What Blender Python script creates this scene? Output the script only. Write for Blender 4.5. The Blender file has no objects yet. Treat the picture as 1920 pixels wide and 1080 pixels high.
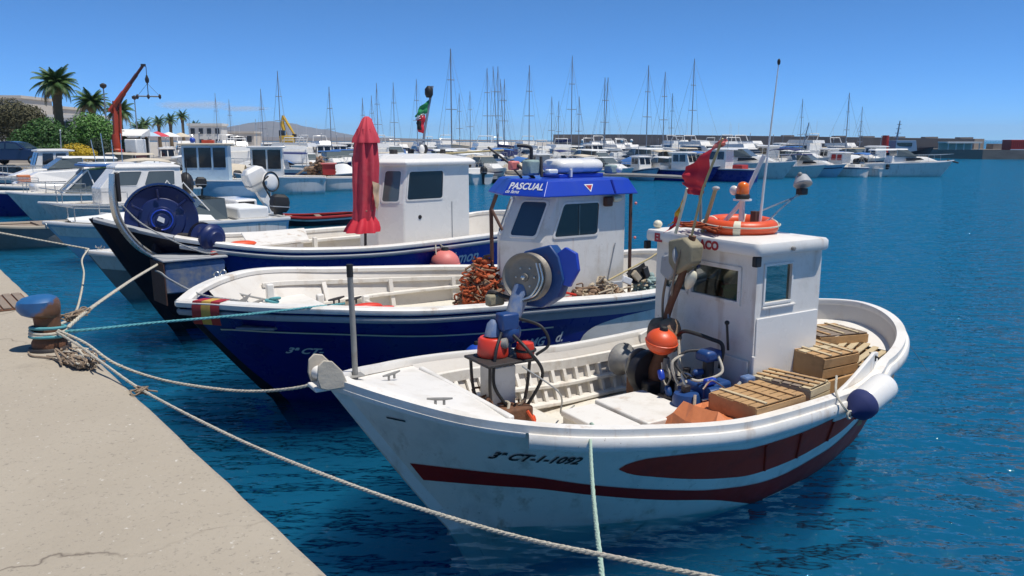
import bpy, math, random
import numpy as np
from mathutils import Vector, Matrix

sc = bpy.context.scene
col = sc.collection
R = math.radians
rnd = random.Random(7)

# ------------------------------------------------------------------ camera
cam_d = bpy.data.cameras.new("camera")
cam_d.lens = 28.125
cam_d.sensor_width = 36
cam_d.clip_start = 0.05
cam_d.clip_end = 30000
cam = bpy.data.objects.new("camera", cam_d)
col.objects.link(cam)
cam.location = (0, 0, 3.0)
cam.rotation_euler = (R(90) - math.atan(278 / 1500), 0, 0)
sc.camera = cam

# ------------------------------------------------------------------ sky and sun
SUN_EL, SUN_AZ = R(71), math.atan2(0.93, -0.36)      # azimuth measured from +Y towards +X
world = bpy.data.worlds.new("World")
sc.world = world
world.use_nodes = True
wn = world.node_tree
wn.nodes.clear()
sky = wn.nodes.new("ShaderNodeTexSky")
sky.sky_type = 'NISHITA'
sky.sun_disc = False
sky.sun_elevation = SUN_EL
sky.sun_rotation = SUN_AZ
sky.altitude = 10000
sky.air_density = 1.35
sky.dust_density = 0.0
sky.ozone_density = 10.0
bg = wn.nodes.new("ShaderNodeBackground")
bg.inputs[1].default_value = 0.114
wo = wn.nodes.new("ShaderNodeOutputWorld")
tint = wn.nodes.new("ShaderNodeMix")
tint.data_type = 'RGBA'
tint.blend_type = 'MULTIPLY'
tint.inputs[0].default_value = 1
tint.inputs[7].default_value = (.70, 1.03, 1.0, 1)      # one even tint over the whole sky: the clear cyan of that day
wn.links.new(sky.outputs[0], tint.inputs[6])
wn.links.new(tint.outputs[2], bg.inputs[0])
wn.links.new(bg.outputs[0], wo.inputs[0])

sun_d = bpy.data.lights.new("sun", 'SUN')
sun_d.energy = 3.1
sun_d.angle = R(0.5)
sun_d.color = (1.0, 0.955, 0.88)
sun = bpy.data.objects.new("sun", sun_d)
col.objects.link(sun)
SD = Vector((math.cos(SUN_EL) * math.sin(SUN_AZ), math.cos(SUN_EL) * math.cos(SUN_AZ), math.sin(SUN_EL)))
sun.rotation_euler = (-SD).to_track_quat('-Z', 'Y').to_euler()
sun.location = (20, 10, 40)

sc.view_settings.view_transform = 'Standard'
sc.view_settings.look = 'None'
sc.view_settings.exposure = 0.56
sc.view_settings.gamma = 1.0
sc.cycles.max_bounces = 7
sc.cycles.diffuse_bounces = 4
sc.cycles.glossy_bounces = 3
sc.cycles.transparent_max_bounces = 8
sc.cycles.caustics_reflective = False
sc.cycles.caustics_refractive = False
sc.cycles.volume_bounces = 3
sc.cycles.use_denoising = True

# ------------------------------------------------------------------ materials
M = {}


def mix(nt, fac, a, b, mode='MIX'):
    n = nt.nodes.new("ShaderNodeMix")
    n.data_type = 'RGBA'
    n.blend_type = mode
    for sock, v in ((n.inputs[0], fac), (n.inputs[6], a), (n.inputs[7], b)):
        if isinstance(v, bpy.types.NodeSocket):
            nt.links.new(v, sock)
        elif isinstance(v, (int, float)):
            sock.default_value = v
        else:
            sock.default_value = (*v, 1) if len(v) == 3 else v
    return n.outputs[2]


def noise(nt, scale, detail=4, rough=.55, stretch=None, coord='Object'):
    tc = nt.nodes.new("ShaderNodeTexCoord")
    vec = tc.outputs[coord]
    if stretch:
        mp = nt.nodes.new("ShaderNodeMapping")
        mp.inputs['Scale'].default_value = stretch
        nt.links.new(vec, mp.inputs[0])
        vec = mp.outputs[0]
    n = nt.nodes.new("ShaderNodeTexNoise")
    n.inputs['Scale'].default_value = scale
    n.inputs['Detail'].default_value = detail
    n.inputs['Roughness'].default_value = rough
    nt.links.new(vec, n.inputs['Vector'])
    return n.outputs['Fac']


def ramp(nt, src, p0, p1, c0=(0, 0, 0, 1), c1=(1, 1, 1, 1)):
    r = nt.nodes.new("ShaderNodeValToRGB")
    r.color_ramp.elements[0].position = p0
    r.color_ramp.elements[1].position = p1
    r.color_ramp.elements[0].color = c0
    r.color_ramp.elements[1].color = c1
    nt.links.new(src, r.inputs[0])
    return r.outputs[0]


def mat(key, colr, rough=.5, var=.08, scale=6, bump=0., bscale=60, metal=0., dirt=None, damt=.5, dscale=4,
        dpos=(.52, .72), dstretch=None, streak=None, samt=.4, coat=0., spec=None, trans=0., coord='Object', bstretch=None, sss=0):
    m = bpy.data.materials.new(key)
    m.use_nodes = True
    nt = m.node_tree
    b = nt.nodes['Principled BSDF']
    lo = tuple(max(0, c * (1 - var)) for c in colr)
    hi = tuple(min(1, c * (1 + var)) for c in colr)
    c = mix(nt, noise(nt, scale, 5, coord=coord), lo, hi)
    if dirt:
        fac = ramp(nt, noise(nt, dscale, 6, .65, dstretch, coord=coord), *dpos)
        sc_ = nt.nodes.new("ShaderNodeMath")
        sc_.operation = 'MULTIPLY'
        sc_.inputs[1].default_value = damt
        nt.links.new(fac, sc_.inputs[0])
        c = mix(nt, sc_.outputs[0], c, dirt)
    if streak:
        fac = ramp(nt, noise(nt, 7, 5, .6, (1, 1, .12), coord=coord), .55, .72)
        f2_ = ramp(nt, noise(nt, 1.3, 4, .6, coord=coord), .42, .62)
        mm_ = nt.nodes.new('ShaderNodeMath')
        mm_.operation = 'MULTIPLY'
        nt.links.new(fac, mm_.inputs[0])
        nt.links.new(f2_, mm_.inputs[1])
        m2_ = nt.nodes.new('ShaderNodeMath')
        m2_.operation = 'MULTIPLY'
        m2_.inputs[1].default_value = samt
        nt.links.new(mm_.outputs[0], m2_.inputs[0])
        c = mix(nt, m2_.outputs[0], c, streak)
        chips = ramp(nt, noise(nt, 34, 3, .7, coord=coord), .66, .71)
        m3_ = nt.nodes.new('ShaderNodeMath')
        m3_.operation = 'MULTIPLY'
        nt.links.new(chips, m3_.inputs[0])
        nt.links.new(f2_, m3_.inputs[1])
        c = mix(nt, m3_.outputs[0], c, (.36, .31, .25))
    nt.links.new(c, b.inputs['Base Color'])
    rr = nt.nodes.new("ShaderNodeMapRange")
    rr.inputs['To Min'].default_value = max(0, rough - .1)
    rr.inputs['To Max'].default_value = min(1, rough + .12)
    nt.links.new(noise(nt, scale * 1.7, 3, coord=coord), rr.inputs[0])
    nt.links.new(rr.outputs[0], b.inputs['Roughness'])
    b.inputs['Metallic'].default_value = metal
    b.inputs['Coat Weight'].default_value = coat
    b.inputs['Coat Roughness'].default_value = .08
    if spec is not None:
        b.inputs['Specular IOR Level'].default_value = spec
    b.inputs['Transmission Weight'].default_value = trans
    if bump:
        bn = nt.nodes.new("ShaderNodeBump")
        bn.inputs['Strength'].default_value = bump
        bn.inputs['Distance'].default_value = .01
        nt.links.new(noise(nt, bscale, 5, .6, bstretch, coord=coord), bn.inputs['Height'])
        nt.links.new(bn.outputs[0], b.inputs['Normal'])
    M[key] = m
    return m


RUST = (.17, .065, .025)
GRIME = (.33, .29, .22)
mat('white_paint', (.77, .735, .675), .42, .04, 3, .15, 18, dirt=(.52, .47, .38), damt=.5, dscale=3.5, streak=(.40, .25, .13), samt=.85)
mat('white_gel', (.80, .77, .715), .25, .03, 2, .03, 9, dirt=(.58, .57, .53), damt=.3, dscale=2.2, coat=.3)
mat('hull_white', (.85, .785, .70), .33, .05, 2.5, .12, 12, dirt=(.46, .43, .38), damt=.5, dscale=2.6, dstretch=(1, 1, .35), streak=(.36, .25, .15), samt=.85)
mat('old_white', (.74, .70, .63), .55, .06, 5, .3, 26, dirt=(.42, .34, .24), damt=.6, dscale=5, streak=(.35, .2, .1), samt=.6)
mat('deck_cream', (.70, .66, .57), .6, .08, 6, .3, 40, dirt=(.40, .30, .19), damt=.6, dscale=4)
mat('inner_cream', (.66, .62, .56), .5, .06, 4, .2, 24, dirt=(.48, .40, .31), damt=.45, dscale=3.5)
mat('red_stripe', (.27, .014, .010), .5, .16, 5, .1, 20, dirt=(.14, .012, .010), damt=.6, dscale=4, spec=.25)
mat('red_panel', (.42, .028, .012), .5, .2, 4, .15, 14, dirt=(.22, .02, .012), damt=.7, dscale=3, spec=.25)
mat('hull_blue', (.008, .034, .36), .25, .15, 2, .08, 8, dirt=(.008, .016, .12), damt=.5, dscale=2.0, spec=.4)
mat('navy', (.008, .016, .20), .28, .15, 2, .08, 8, dirt=(.02, .02, .05), damt=.4, dscale=2.4, coat=.1, spec=.3)
mat('navy_dark', (.006, .006, .016), .4, .2, 3, .1, 10, spec=.25, dirt=(.03, .027, .027), damt=.5, dscale=3)
mat('royal_blue', (.012, .05, .42), .32, .12, 3, .08, 12, dirt=(.02, .06, .30), damt=.5, dscale=3, coat=.2)
mat('machine_blue', (.013, .055, .19), .42, .2, 7, .2, 30, dirt=RUST, damt=.45, dscale=7, dpos=(.58, .74))
mat('drum_blue', (.010, .020, .095), .38, .18, 5, .2, 22, dirt=(.20, .17, .14), damt=.55, dscale=4.5, dpos=(.6, .72))
mat('faded_blue', (.10, .17, .33), .6, .25, 5, .3, 30, dirt=(.34, .33, .31), damt=.8, dscale=4, dpos=(.45, .62))
mat('box_grey', (.36, .37, .38), .6, .15, 5, .3, 30, dirt=RUST, damt=.5, dscale=6, dpos=(.6, .75))
mat('rusty_iron', (.16, .07, .035), .8, .35, 9, .6, 45, dirt=(.05, .03, .02), damt=.6, dscale=8)
mat('dark_iron', (.035, .03, .028), .6, .3, 8, .4, 40, dirt=RUST, damt=.5, dscale=6, dpos=(.55, .7))
mat('grey_metal', (.27, .26, .24), .6, .25, 8, .3, 40, metal=.15, dirt=RUST, damt=.4, dscale=7, dpos=(.6, .78))
mat('steel', (.58, .57, .54), .28, .1, 8, .05, 40, metal=.95)
mat('brushed_disc', (.24, .215, .18), .5, .25, 10, .3, 50, metal=.35, dirt=(.2, .15, .1), damt=.5, dscale=6)
mat('black_rubber', (.014, .014, .015), .6, .2, 10, .1, 40)
mat('tar_black', (.02, .018, .02), .5, .3, 6)
mat('dark_glass', (.012, .014, .017), .06, .1, 2, coat=.6)
mat('grey_glass', (.10, .12, .12), .08, .2, 2, coat=.5)
mat('blue_glass', (.03, .06, .10), .08, .2, 2, coat=.5)
mat('beige_canvas', (.50, .44, .35), .85, .12, 5, .5, 18, dirt=(.32, .27, .2), damt=.5, dscale=3)
mat('olive_canvas', (.30, .26, .17), .85, .2, 6, .6, 22, dirt=(.14, .11, .07), damt=.6, dscale=4)
mat('crate_wood', (.47, .28, .125), .75, .22, 9, .5, 50, dirt=(.25, .14, .06), damt=.6, dscale=6, bstretch=(1, 8, 8))
mat('crate_pale', (.55, .44, .27), .75, .18, 9, .5, 50, dirt=(.34, .23, .12), damt=.5, dscale=6, bstretch=(1, 8, 8))
mat('plank_grey', (.27, .21, .16), .85, .2, 9, .6, 40, dirt=(.16, .11, .08), damt=.6, dscale=5, bstretch=(1, 10, 10))
mat('orange_tarp', (.62, .20, .075), .5, .15, 5, .5, 14, dirt=(.40, .22, .12), damt=.5, dscale=4)
mat('orange_float', (.72, .085, .02), .42, .1, 6, .15, 30, dirt=(.45, .10, .05), damt=.5, dscale=5)
mat('red_float', (.66, .045, .022), .42, .1, 6, .1, 30)
mat('pink_float', (.72, .20, .17), .5, .12, 5, .1, 30)
mat('blue_float', (.01, .06, .40), .42, .1, 6)
mat('beacon_orange', (.80, .16, .01), .2, .08, 6, coat=.5)
mat('parasol_red', (.60, .05, .075), .75, .2, 5, .5, 9, dirt=(.60, .12, .12), damt=.5, dscale=4)
mat('parasol_tan', (.55, .38, .24), .8, .15, 6, .4, 10)
mat('flag_red', (.60, .02, .04), .7, .15, 5, .3, 14)
mat('flag_yellow', (.70, .42, .04), .7, .12, 5)
mat('flag_green', (.02, .25, .08), .7, .12, 5)
mat('flag_black', (.012, .012, .014), .8, .2, 8)
mat('sticker_red', (.38, .02, .02), .5, .15, 12)
mat('sticker_yellow', (.62, .38, .06), .5, .15, 12, dirt=(.40, .2, .05), damt=.5, dscale=9)
mat('text_black', (.012, .012, .012), .5, .1, 6)
mat('text_white', (.74, .74, .74), .5, .05, 6)
mat('text_red', (.42, .02, .03), .5, .1, 6)
mat('rope_cream', (.56, .51, .41), .9, .2, 20, .8, 160, dirt=(.32, .27, .2), damt=.5, dscale=7)
mat('rope_dirty', (.30, .22, .15), .95, .35, 16, .8, 120)
mat('rope_teal', (.10, .33, .36), .85, .2, 16, .6, 120)
mat('rope_green', (.38, .50, .40), .85, .2, 16, .6, 120)
mat('rope_grey', (.34, .34, .33), .85, .2, 16, .6, 120)
mat('net_orange', (.42, .085, .025), .85, .45, 22, .4, 60, dirt=(.16, .03, .02), damt=.7, dscale=12)
mat('net_brown', (.28, .18, .11), .9, .5, 14, .4, 50, dirt=(.10, .06, .04), damt=.7, dscale=9)
mat('net_pale', (.46, .38, .27), .9, .35, 14, .4, 50)
mat('net_teal', (.27, .36, .34), .9, .3, 14, .4, 50)
mat('timber', (.10, .045, .03), .7, .25, 8, .3, 30)
mat('bamboo', (.45, .36, .18), .6, .2, 12)
mat('green_plastic', (.03, .45, .08), .4, .1, 6)
mat('lamp_cream', (.75, .70, .52), .4, .06, 6)
mat('light_blue', (.46, .60, .70), .35, .06, 4, dirt=(.25, .35, .42), damt=.4, dscale=3)
mat('wl_blue', (.16, .26, .38), .4, .1, 4, dirt=(.12, .17, .22), damt=.4, dscale=3)
mat('hull_grey', (.22, .23, .23), .5, .15, 4, dirt=(.14, .13, .12), damt=.5, dscale=3)
mat('canvas_navy', (.015, .025, .11), .8, .15, 6)
mat('canvas_blue', (.05, .16, .42), .8, .12, 6)
mat('canvas_white', (.72, .72, .70), .8, .06, 6)
mat('canvas_beige', (.58, .50, .38), .8, .1, 6)
mat('red_paint', (.45, .03, .02), .45, .15, 6)
mat('crane_red', (.46, .055, .02), .45, .15, 4, dirt=(.2, .05, .02), damt=.5, dscale=3)
mat('crane_dark', (.10, .03, .03), .5, .2, 4)
mat('yellow_paint', (.62, .38, .03), .45, .15, 4)
mat('mast_alu', (.30, .31, .33), .4, .15, 2, metal=.5)
mat('car_paint', (.012, .022, .06), .2, .1, 3, coat=.8)
mat('chrome', (.6, .6, .6), .2, .05, 3, metal=1)
mat('palm_trunk', (.15, .105, .06), .9, .35, 5, .8, 12)
mat('palm_leaf', (.06, .12, .028), .55, .35, .9)
mat('palm_dry', (.21, .15, .06), .8, .3, 2)
mat('leaf_green', (.05, .13, .022), .55, .4, .8)
mat('leaf_bright', (.085, .21, .03), .55, .35, .8)
mat('leaf_dark', (.025, .05, .016), .6, .4, .7)
mat('leaf_brown', (.075, .07, .028), .7, .4, .7)
mat('flower_yellow', (.55, .38, .01), .6, .25, 2)
mat('bark', (.10, .07, .045), .9, .3, 6, .6, 14)
mat('plaster', (.62, .55, .46), .85, .1, .3, dirt=(.42, .36, .29), damt=.4, dscale=.25)
mat('plaster_white', (.72, .69, .63), .85, .08, .3)
mat('roof_tile', (.36, .15, .08), .8, .2, .6)
mat('window_dark', (.03, .035, .045), .25, .2, 2)
mat('rock', (.29, .27, .245), .9, .3, 1.2, .9, 6, dirt=(.13, .12, .11), damt=.5, dscale=2)
mat('breakwater', (.29, .245, .205), .9, .2, .12, .5, 1.5, dirt=(.11, .095, .09), damt=.6, dscale=.1, dstretch=(1, 1, 4))
mat('paving', (.40, .36, .31), .85, .12, .6, .2, 6)
mat('pontoon', (.36, .34, .31), .85, .15, 1.5)
mat('umbrella_white', (.75, .73, .70), .8, .05, 3)
mat('terracotta', (.30, .12, .06), .8, .2, 4)


def see_glass(key, tint, gl=.10):
    m = bpy.data.materials.new(key)
    m.use_nodes = True
    nt = m.node_tree
    nt.nodes.remove(nt.nodes['Principled BSDF'])
    t = nt.nodes.new("ShaderNodeBsdfTransparent")
    t.inputs[0].default_value = (*tint, 1)
    g = nt.nodes.new("ShaderNodeBsdfGlossy")
    g.inputs['Roughness'].default_value = .03
    g.inputs[0].default_value = (.9, .9, .9, 1)
    mx = nt.nodes.new("ShaderNodeMixShader")
    mx.inputs[0].default_value = gl
    nt.links.new(t.outputs[0], mx.inputs[1])
    nt.links.new(g.outputs[0], mx.inputs[2])
    nt.links.new(mx.outputs[0], nt.nodes['Material Output'].inputs[0])
    M[key] = m


see_glass('clear_glass', (.55, .58, .52), .16)
see_glass('clear_plastic', (.75, .76, .74), .12)


# ------------------------------------------------------------------ mesh builder
class MB:
    def __init__(s):
        s.v = []
        s.f = []

    def add(s, vs, fs):
        o = len(s.v)
        s.v.extend([tuple(p) for p in vs])
        s.f.extend([tuple(i + o for i in f) for f in fs])
        return s

    def box(s, c, d, rot=None):
        x, y, z = (k / 2 for k in d)
        vs = [Vector((sx * x, sy * y, sz * z)) for sz in (-1, 1) for sy in (-1, 1) for sx in (-1, 1)]
        if rot is not None:
            vs = [rot @ p for p in vs]
        c = Vector(c)
        return s.add([p + c for p in vs], [(0, 2, 3, 1), (4, 5, 7, 6), (0, 1, 5, 4), (2, 6, 7, 3), (0, 4, 6, 2), (1, 3, 7, 5)])

    def tube(s, pts, r, n=8, cap=True, closed=False):
        pts = [Vector(p) for p in pts]
        k = len(pts)
        rs = r if isinstance(r, (list, tuple)) else [r] * k
        vs = []
        up = None
        for i, p in enumerate(pts):
            if closed:
                t = pts[(i + 1) % k] - pts[i - 1]
            else:
                t = pts[min(i + 1, k - 1)] - pts[max(i - 1, 0)]
            if t.length < 1e-9:
                t = Vector((0, 0, 1))
            t.normalize()
            if up is None:
                a = Vector((0, 0, 1)) if abs(t.z) < .9 else Vector((1, 0, 0))
                up = (a - t * a.dot(t)).normalized()
            else:
                up = up - t * up.dot(t)
                up = up.normalized() if up.length > 1e-6 else t.orthogonal().normalized()
            sd = t.cross(up)
            for j in range(n):
                an = 2 * math.pi * j / n
                vs.append(p + (up * math.cos(an) + sd * math.sin(an)) * rs[i])
        fs = []
        for i in range(k if closed else k - 1):
            i2 = (i + 1) % k
            for j in range(n):
                j2 = (j + 1) % n
                fs.append((i * n + j, i * n + j2, i2 * n + j2, i2 * n + j))
        if cap and not closed:
            fs.append(tuple(range(n - 1, -1, -1)))
            fs.append(tuple((k - 1) * n + j for j in range(n)))
        return s.add(vs, fs)

    def cyl(s, p0, p1, r0, r1=None, n=14):
        return s.tube([p0, p1], [r0, r0 if r1 is None else r1], n)

    def lathe(s, prof, c=(0, 0, 0), axis=(0, 0, 1), n=20):
        q = Vector((0, 0, 1)).rotation_difference(Vector(axis).normalized())
        c = Vector(c)
        vs = []
        for r, z in prof:
            for j in range(n):
                a = 2 * math.pi * j / n
                vs.append(c + q @ Vector((r * math.cos(a), r * math.sin(a), z)))
        fs = []
        for i in range(len(prof) - 1):
            for j in range(n):
                j2 = (j + 1) % n
                fs.append((i * n + j, i * n + j2, (i + 1) * n + j2, (i + 1) * n + j))
        if prof[0][0] > 1e-4:
            fs.append(tuple(range(n - 1, -1, -1)))
        if prof[-1][0] > 1e-4:
            fs.append(tuple((len(prof) - 1) * n + j for j in range(n)))
        return s.add(vs, fs)

    def ell(s, c, r, n=12, m=8, rot=None):
        prof = []
        vs = []
        c = Vector(c)
        if not isinstance(r, (tuple, list)):
            r = (r, r, r)
        for i in range(m + 1):
            ph = -math.pi / 2 + math.pi * i / m
            cr = max(math.cos(ph), 1e-3)
            for j in range(n):
                a = 2 * math.pi * j / n
                p = Vector((r[0] * cr * math.cos(a), r[1] * cr * math.sin(a), r[2] * math.sin(ph)))
                if rot is not None:
                    p = rot @ p
                vs.append(c + p)
        fs = []
        for i in range(m):
            for j in range(n):
                j2 = (j + 1) % n
                fs.append((i * n + j, i * n + j2, (i + 1) * n + j2, (i + 1) * n + j))
        return s.add(vs, fs)

    def torus(s, c, R0, r, axis=(0, 0, 1), n=28, m=10, a0=0, a1=2 * math.pi):
        q = Vector((0, 0, 1)).rotation_difference(Vector(axis).normalized())
        c = Vector(c)
        full = abs(a1 - a0 - 2 * math.pi) < 1e-6
        k = n if full else n + 1
        pts = [c + q @ Vector((R0 * math.cos(a0 + (a1 - a0) * i / n), R0 * math.sin(a0 + (a1 - a0) * i / n), 0)) for i in range(k)]
        return s.tube(pts, r, m, True, full)

    def prism(s, poly, vec):
        vec = Vector(vec)
        k = len(poly)
        a = [Vector(p) for p in poly]
        b = [p + vec for p in a]
        fs = [tuple(range(k - 1, -1, -1)), tuple(range(k, 2 * k))]
        for i in range(k):
            j = (i + 1) % k
            fs.append((i, j, k + j, k + i))
        return s.add(a + b, fs)

    def grid(s, rows, flip=False):
        n = len(rows[0])
        vs = [p for r_ in rows for p in r_]
        fs = []
        for i in range(len(rows) - 1):
            for j in range(n - 1):
                q = (i * n + j, i * n + j + 1, (i + 1) * n + j + 1, (i + 1) * n + j)
                fs.append(q[::-1] if flip else q)
        return s.add(vs, fs)

    def strip(s, loops, closed=False, cap=False):
        """loft of closed profile loops"""
        n = len(loops[0])
        vs = [p for l in loops for p in l]
        fs = []
        k = len(loops)
        for i in range(k if closed else k - 1):
            i2 = (i + 1) % k
            for j in range(n):
                j2 = (j + 1) % n
                fs.append((i * n + j, i * n + j2, i2 * n + j2, i2 * n + j))
        if cap:
            fs.append(tuple(range(n - 1, -1, -1)))
            fs.append(tuple((k - 1) * n + j for j in range(n)))
        return s.add(vs, fs)

    def build(s, name, m=None, parent=None, smooth=True, bevel=0, solid=0, angle=40, fix=True):
        me = bpy.data.meshes.new(name)
        me.from_pydata(s.v, [], s.f)
        if fix:
            import bmesh
            bm = bmesh.new()
            bm.from_mesh(me)
            bmesh.ops.recalc_face_normals(bm, faces=bm.faces)
            bm.to_mesh(me)
            bm.free()
        if smooth:
            me.shade_smooth()
            me.set_sharp_from_angle(angle=R(angle))
        o = bpy.data.objects.new(name, me)
        col.objects.link(o)
        if m:
            me.materials.append(M[m] if isinstance(m, str) else m)
        if parent:
            o.parent = parent
        if solid:
            md = o.modifiers.new("solid", 'SOLIDIFY')
            md.thickness = solid
            md.offset = 0
        if bevel:
            md = o.modifiers.new("bevel", 'BEVEL')
            md.width = bevel
            md.segments = 2
            md.limit_method = 'ANGLE'
            md.angle_limit = R(35)
        return o


def empty(name, loc=(0, 0, 0), rz=0, rx=0, ry=0):
    o = bpy.data.objects.new(name, None)
    o.empty_display_size = .2
    col.objects.link(o)
    o.location = loc
    o.rotation_euler = (rx, ry, rz)
    return o


def tag(o, label=None, cat=None, group=None, kind=None):
    if label:
        o['label'] = label
    if cat:
        o['category'] = cat
    if group:
        o['group'] = group
    if kind:
        o['kind'] = kind
    return o


KIDS = {}


def copy_tree(o, parent=None):
    c = o.copy()
    col.objects.link(c)
    c.parent = parent
    for ch in list(o.children):
        copy_tree(ch, c)
    return c


def setmat(o, m):
    o.material_slots[0].link = 'OBJECT'
    o.material_slots[0].material = M[m]


def pchip(xs, ys):
    xs = np.array(xs, float)
    ys = np.array(ys, float)
    h = np.diff(xs)
    d = np.diff(ys) / h
    m = np.zeros(len(xs))
    m[0], m[-1] = d[0], d[-1]
    for i in range(1, len(xs) - 1):
        if d[i - 1] * d[i] <= 0:
            m[i] = 0
        else:
            w1, w2 = 2 * h[i] + h[i - 1], h[i] + 2 * h[i - 1]
            m[i] = (w1 + w2) / (w1 / d[i - 1] + w2 / d[i])

    def fn(x):
        x = min(max(x, xs[0]), xs[-1])
        i = min(max(int(np.searchsorted(xs, x)) - 1, 0), len(xs) - 2)
        t = (x - xs[i]) / h[i]
        return float((1 + 2 * t) * (1 - t) ** 2 * ys[i] + t * (1 - t) ** 2 * h[i] * m[i] + t * t * (3 - 2 * t) * ys[i + 1] + t * t * (t - 1) * h[i] * m[i + 1])
    return fn


# ------------------------------------------------------------------ hull
class Hull:
    """x runs aft from the stem head, y to starboard, z up, water at z = 0"""

    def __init__(s, L, bm, xm, pw, bs, c, nn, zn, zv, wx, wn, wb, keel=.45, flare=(1.2, .85)):
        s.L, s.bm, s.xm, s.pw, s.bs, s.c, s.nn = L, bm, xm, pw, bs, c, nn
        s.zf = pchip(zn, zv)
        s.wx0, s.wx1 = wx
        s.wb = pchip(wn, wb)
        s.keel = keel
        s.flare = flare

    def sheer(s, u):
        L, c = s.L, s.c
        if u < .75:
            x = (L - c) * (u / .75) ** 1.3
            if x < s.xm * L:
                b = s.bm * (1 - max(0, 1 - x / (s.xm * L)) ** s.pw)
            else:
                b = s.bm + (s.bs - s.bm) * ((x - s.xm * L) / max(L - c - s.xm * L, 1e-6)) ** 1.6
        else:
            a = (u - .75) / .25 * math.pi / 2
            x = (L - c) + c * math.sin(a) ** (2 / s.nn)
            b = s.bs * max(math.cos(a), 0) ** (2 / s.nn)
            if s.xm * L > L - c:
                pass
        return x, b, s.zf(x / L)

    def pt(s, u, z, sg=1, off=0.):
        xs, bs, zs = s.sheer(u)
        n = xs / s.L
        xw = s.wx0 + (s.wx1 - s.wx0) * n
        bw = min(s.wb(n), bs) if u < .999 else 0
        if z >= 0:
            t = z / zs
            k = s.flare[0] + (s.flare[1] - s.flare[0]) * min(1, n / .45)
            x = xw + (xs - xw) * t ** .95
            y = bw + (bs - bw) * t ** k if t <= 1 else bs * (1 + .12 * (t - 1))
        else:
            t = min(1, -z / s.keel)
            x = xw + (.25 * t if n < .3 else 0)
            y = bw * (1 - .75 * t)
        return Vector((x, sg * (y + off), z))

    def u_at(s, x):
        lo, hi = 0., 1.
        for _ in range(40):
            m = (lo + hi) / 2
            if s.sheer(m)[0] < x:
                lo = m
            else:
                hi = m
        return lo

    def nrm(s, u, z, sg):
        e = 1e-3
        a = s.pt(min(u + e, 1), z, sg) - s.pt(max(u - e, 0), z, sg)
        b = s.pt(u, z + .01, sg) - s.pt(u, z - .01, sg)
        n = a.cross(b)
        if n.length < 1e-9:
            return Vector((0, sg, 0))
        n.normalize()
        if n.y * sg < 0:
            n = -n
        return n

    def skin(s, nu=64, nt=12, inset=0.):
        mb = MB()
        us = [i / nu for i in range(nu + 1)]
        zr = [-s.keel, -s.keel * .5]
        rows = []
        for u in us:
            xs, bs, zs = s.sheer(u)
            zz = zr + [zs * k / nt for k in range(nt + 1)]
            rows.append([s.pt(u, z, 1) for z in zz][::-1] + [s.pt(u, z, -1) for z in zz])
        mb.grid(rows)
        return mb

    def band(s, n0, n1, zlo, zhi, off=.004, nu=48, nz=4, sides=(1, -1)):
        """a sheet lying proud of the skin; zlo, zhi are functions of x/L at the sheer"""
        mb = MB()
        u0, u1 = s.u_at(n0 * s.L), s.u_at(n1 * s.L)
        for sg in sides:
            rows = []
            for i in range(nu + 1):
                u = u0 + (u1 - u0) * i / nu
                n = s.sheer(u)[0] / s.L
                a, b = zlo(n), zhi(n)
                row = []
                for j in range(nz + 1):
                    z = a + (b - a) * j / nz
                    row.append(s.pt(u, z, sg) + s.nrm(min(max(u, .004), .996), z, sg) * off)
                rows.append(row)
            mb.grid(rows)
        return mb

    def rail(s, prof, u0=0., u1=1., nu=90, both=True, dz=0., sides=None):
        """sweep profile [(out, up)] along the sheer; both = all round the boat"""
        us = [u0 + (u1 - u0) * i / nu for i in range(nu + 1)]
        mb = MB()

        def loop(u, sg):
            uu = min(max(u, 1e-4), 1 - 1e-4)
            x, b, z = s.sheer(uu)
            e = 2e-3
            a1, a2 = s.sheer(max(uu - e, 0)), s.sheer(min(uu + e, 1))
            t = Vector((a2[0] - a1[0], sg * (a2[1] - a1[1]), 0))
            t.normalize()
            out = Vector((t.y, -t.x, 0)) if sg < 0 else Vector((-t.y, t.x, 0))
            p = Vector((x, sg * b, z + dz))
            return [p + out * o + Vector((0, 0, h)) for o, h in prof]
        if sides:
            for sg in sides:
                mb.strip([loop(u, sg) for u in us], cap=True)
        else:
            L1 = [loop(u, -1) for u in us]
            L2 = [loop(u, 1) for u in us[::-1]]
            mb.strip(L1 + L2, cap=True)
        return mb

    def deck(s, x0, x1, z, inset=.05, nu=24, camber=0., zfun=None):
        mb = MB()
        rows = []
        for i in range(nu + 1):
            x = x0 + (x1 - x0) * i / nu
            zz = zfun(x) if zfun else z
            # widest point of the hull at this x and z
            y = s.half(x, zz) - inset
            y = max(y, .01)
            rows.append([Vector((x, y * k / 4, zz + camber * (1 - (k / 4) ** 2))) for k in range(-4, 5)])
        mb.grid(rows)
        return mb

    def half(s, x, z):
        lo, hi = 0., 1.
        for _ in range(36):
            m = (lo + hi) / 2
            if s.pt(m, z, 1).x < x:
                lo = m
            else:
                hi = m
        return s.pt(lo, z, 1).y

    def liner(s, x0, x1, zf, th=.06, nu=60, nz=4, zfun=None, top=0.01):
        """inner planking from the floor to the sheer"""
        mb = MB()
        u0, u1 = s.u_at(x0), s.u_at(x1) if x1 < s.L else 1
        us = [u0 + (u1 - u0) * i / nu for i in range(nu + 1)]
        rows = []

        def pin(u, z, sg):
            uu = min(max(u, .004), .996)
            p = s.pt(u, z, sg)
            n = s.nrm(uu, z, sg)
            n.z = 0
            if n.length > 1e-6:
                n.normalize()
            q = p - n * th
            if q.y * sg < 0:
                q.y = 0
            return q
        seq = [(u, -1) for u in us] + ([(u, 1) for u in us[::-1]] if u1 == 1 else [])
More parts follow.
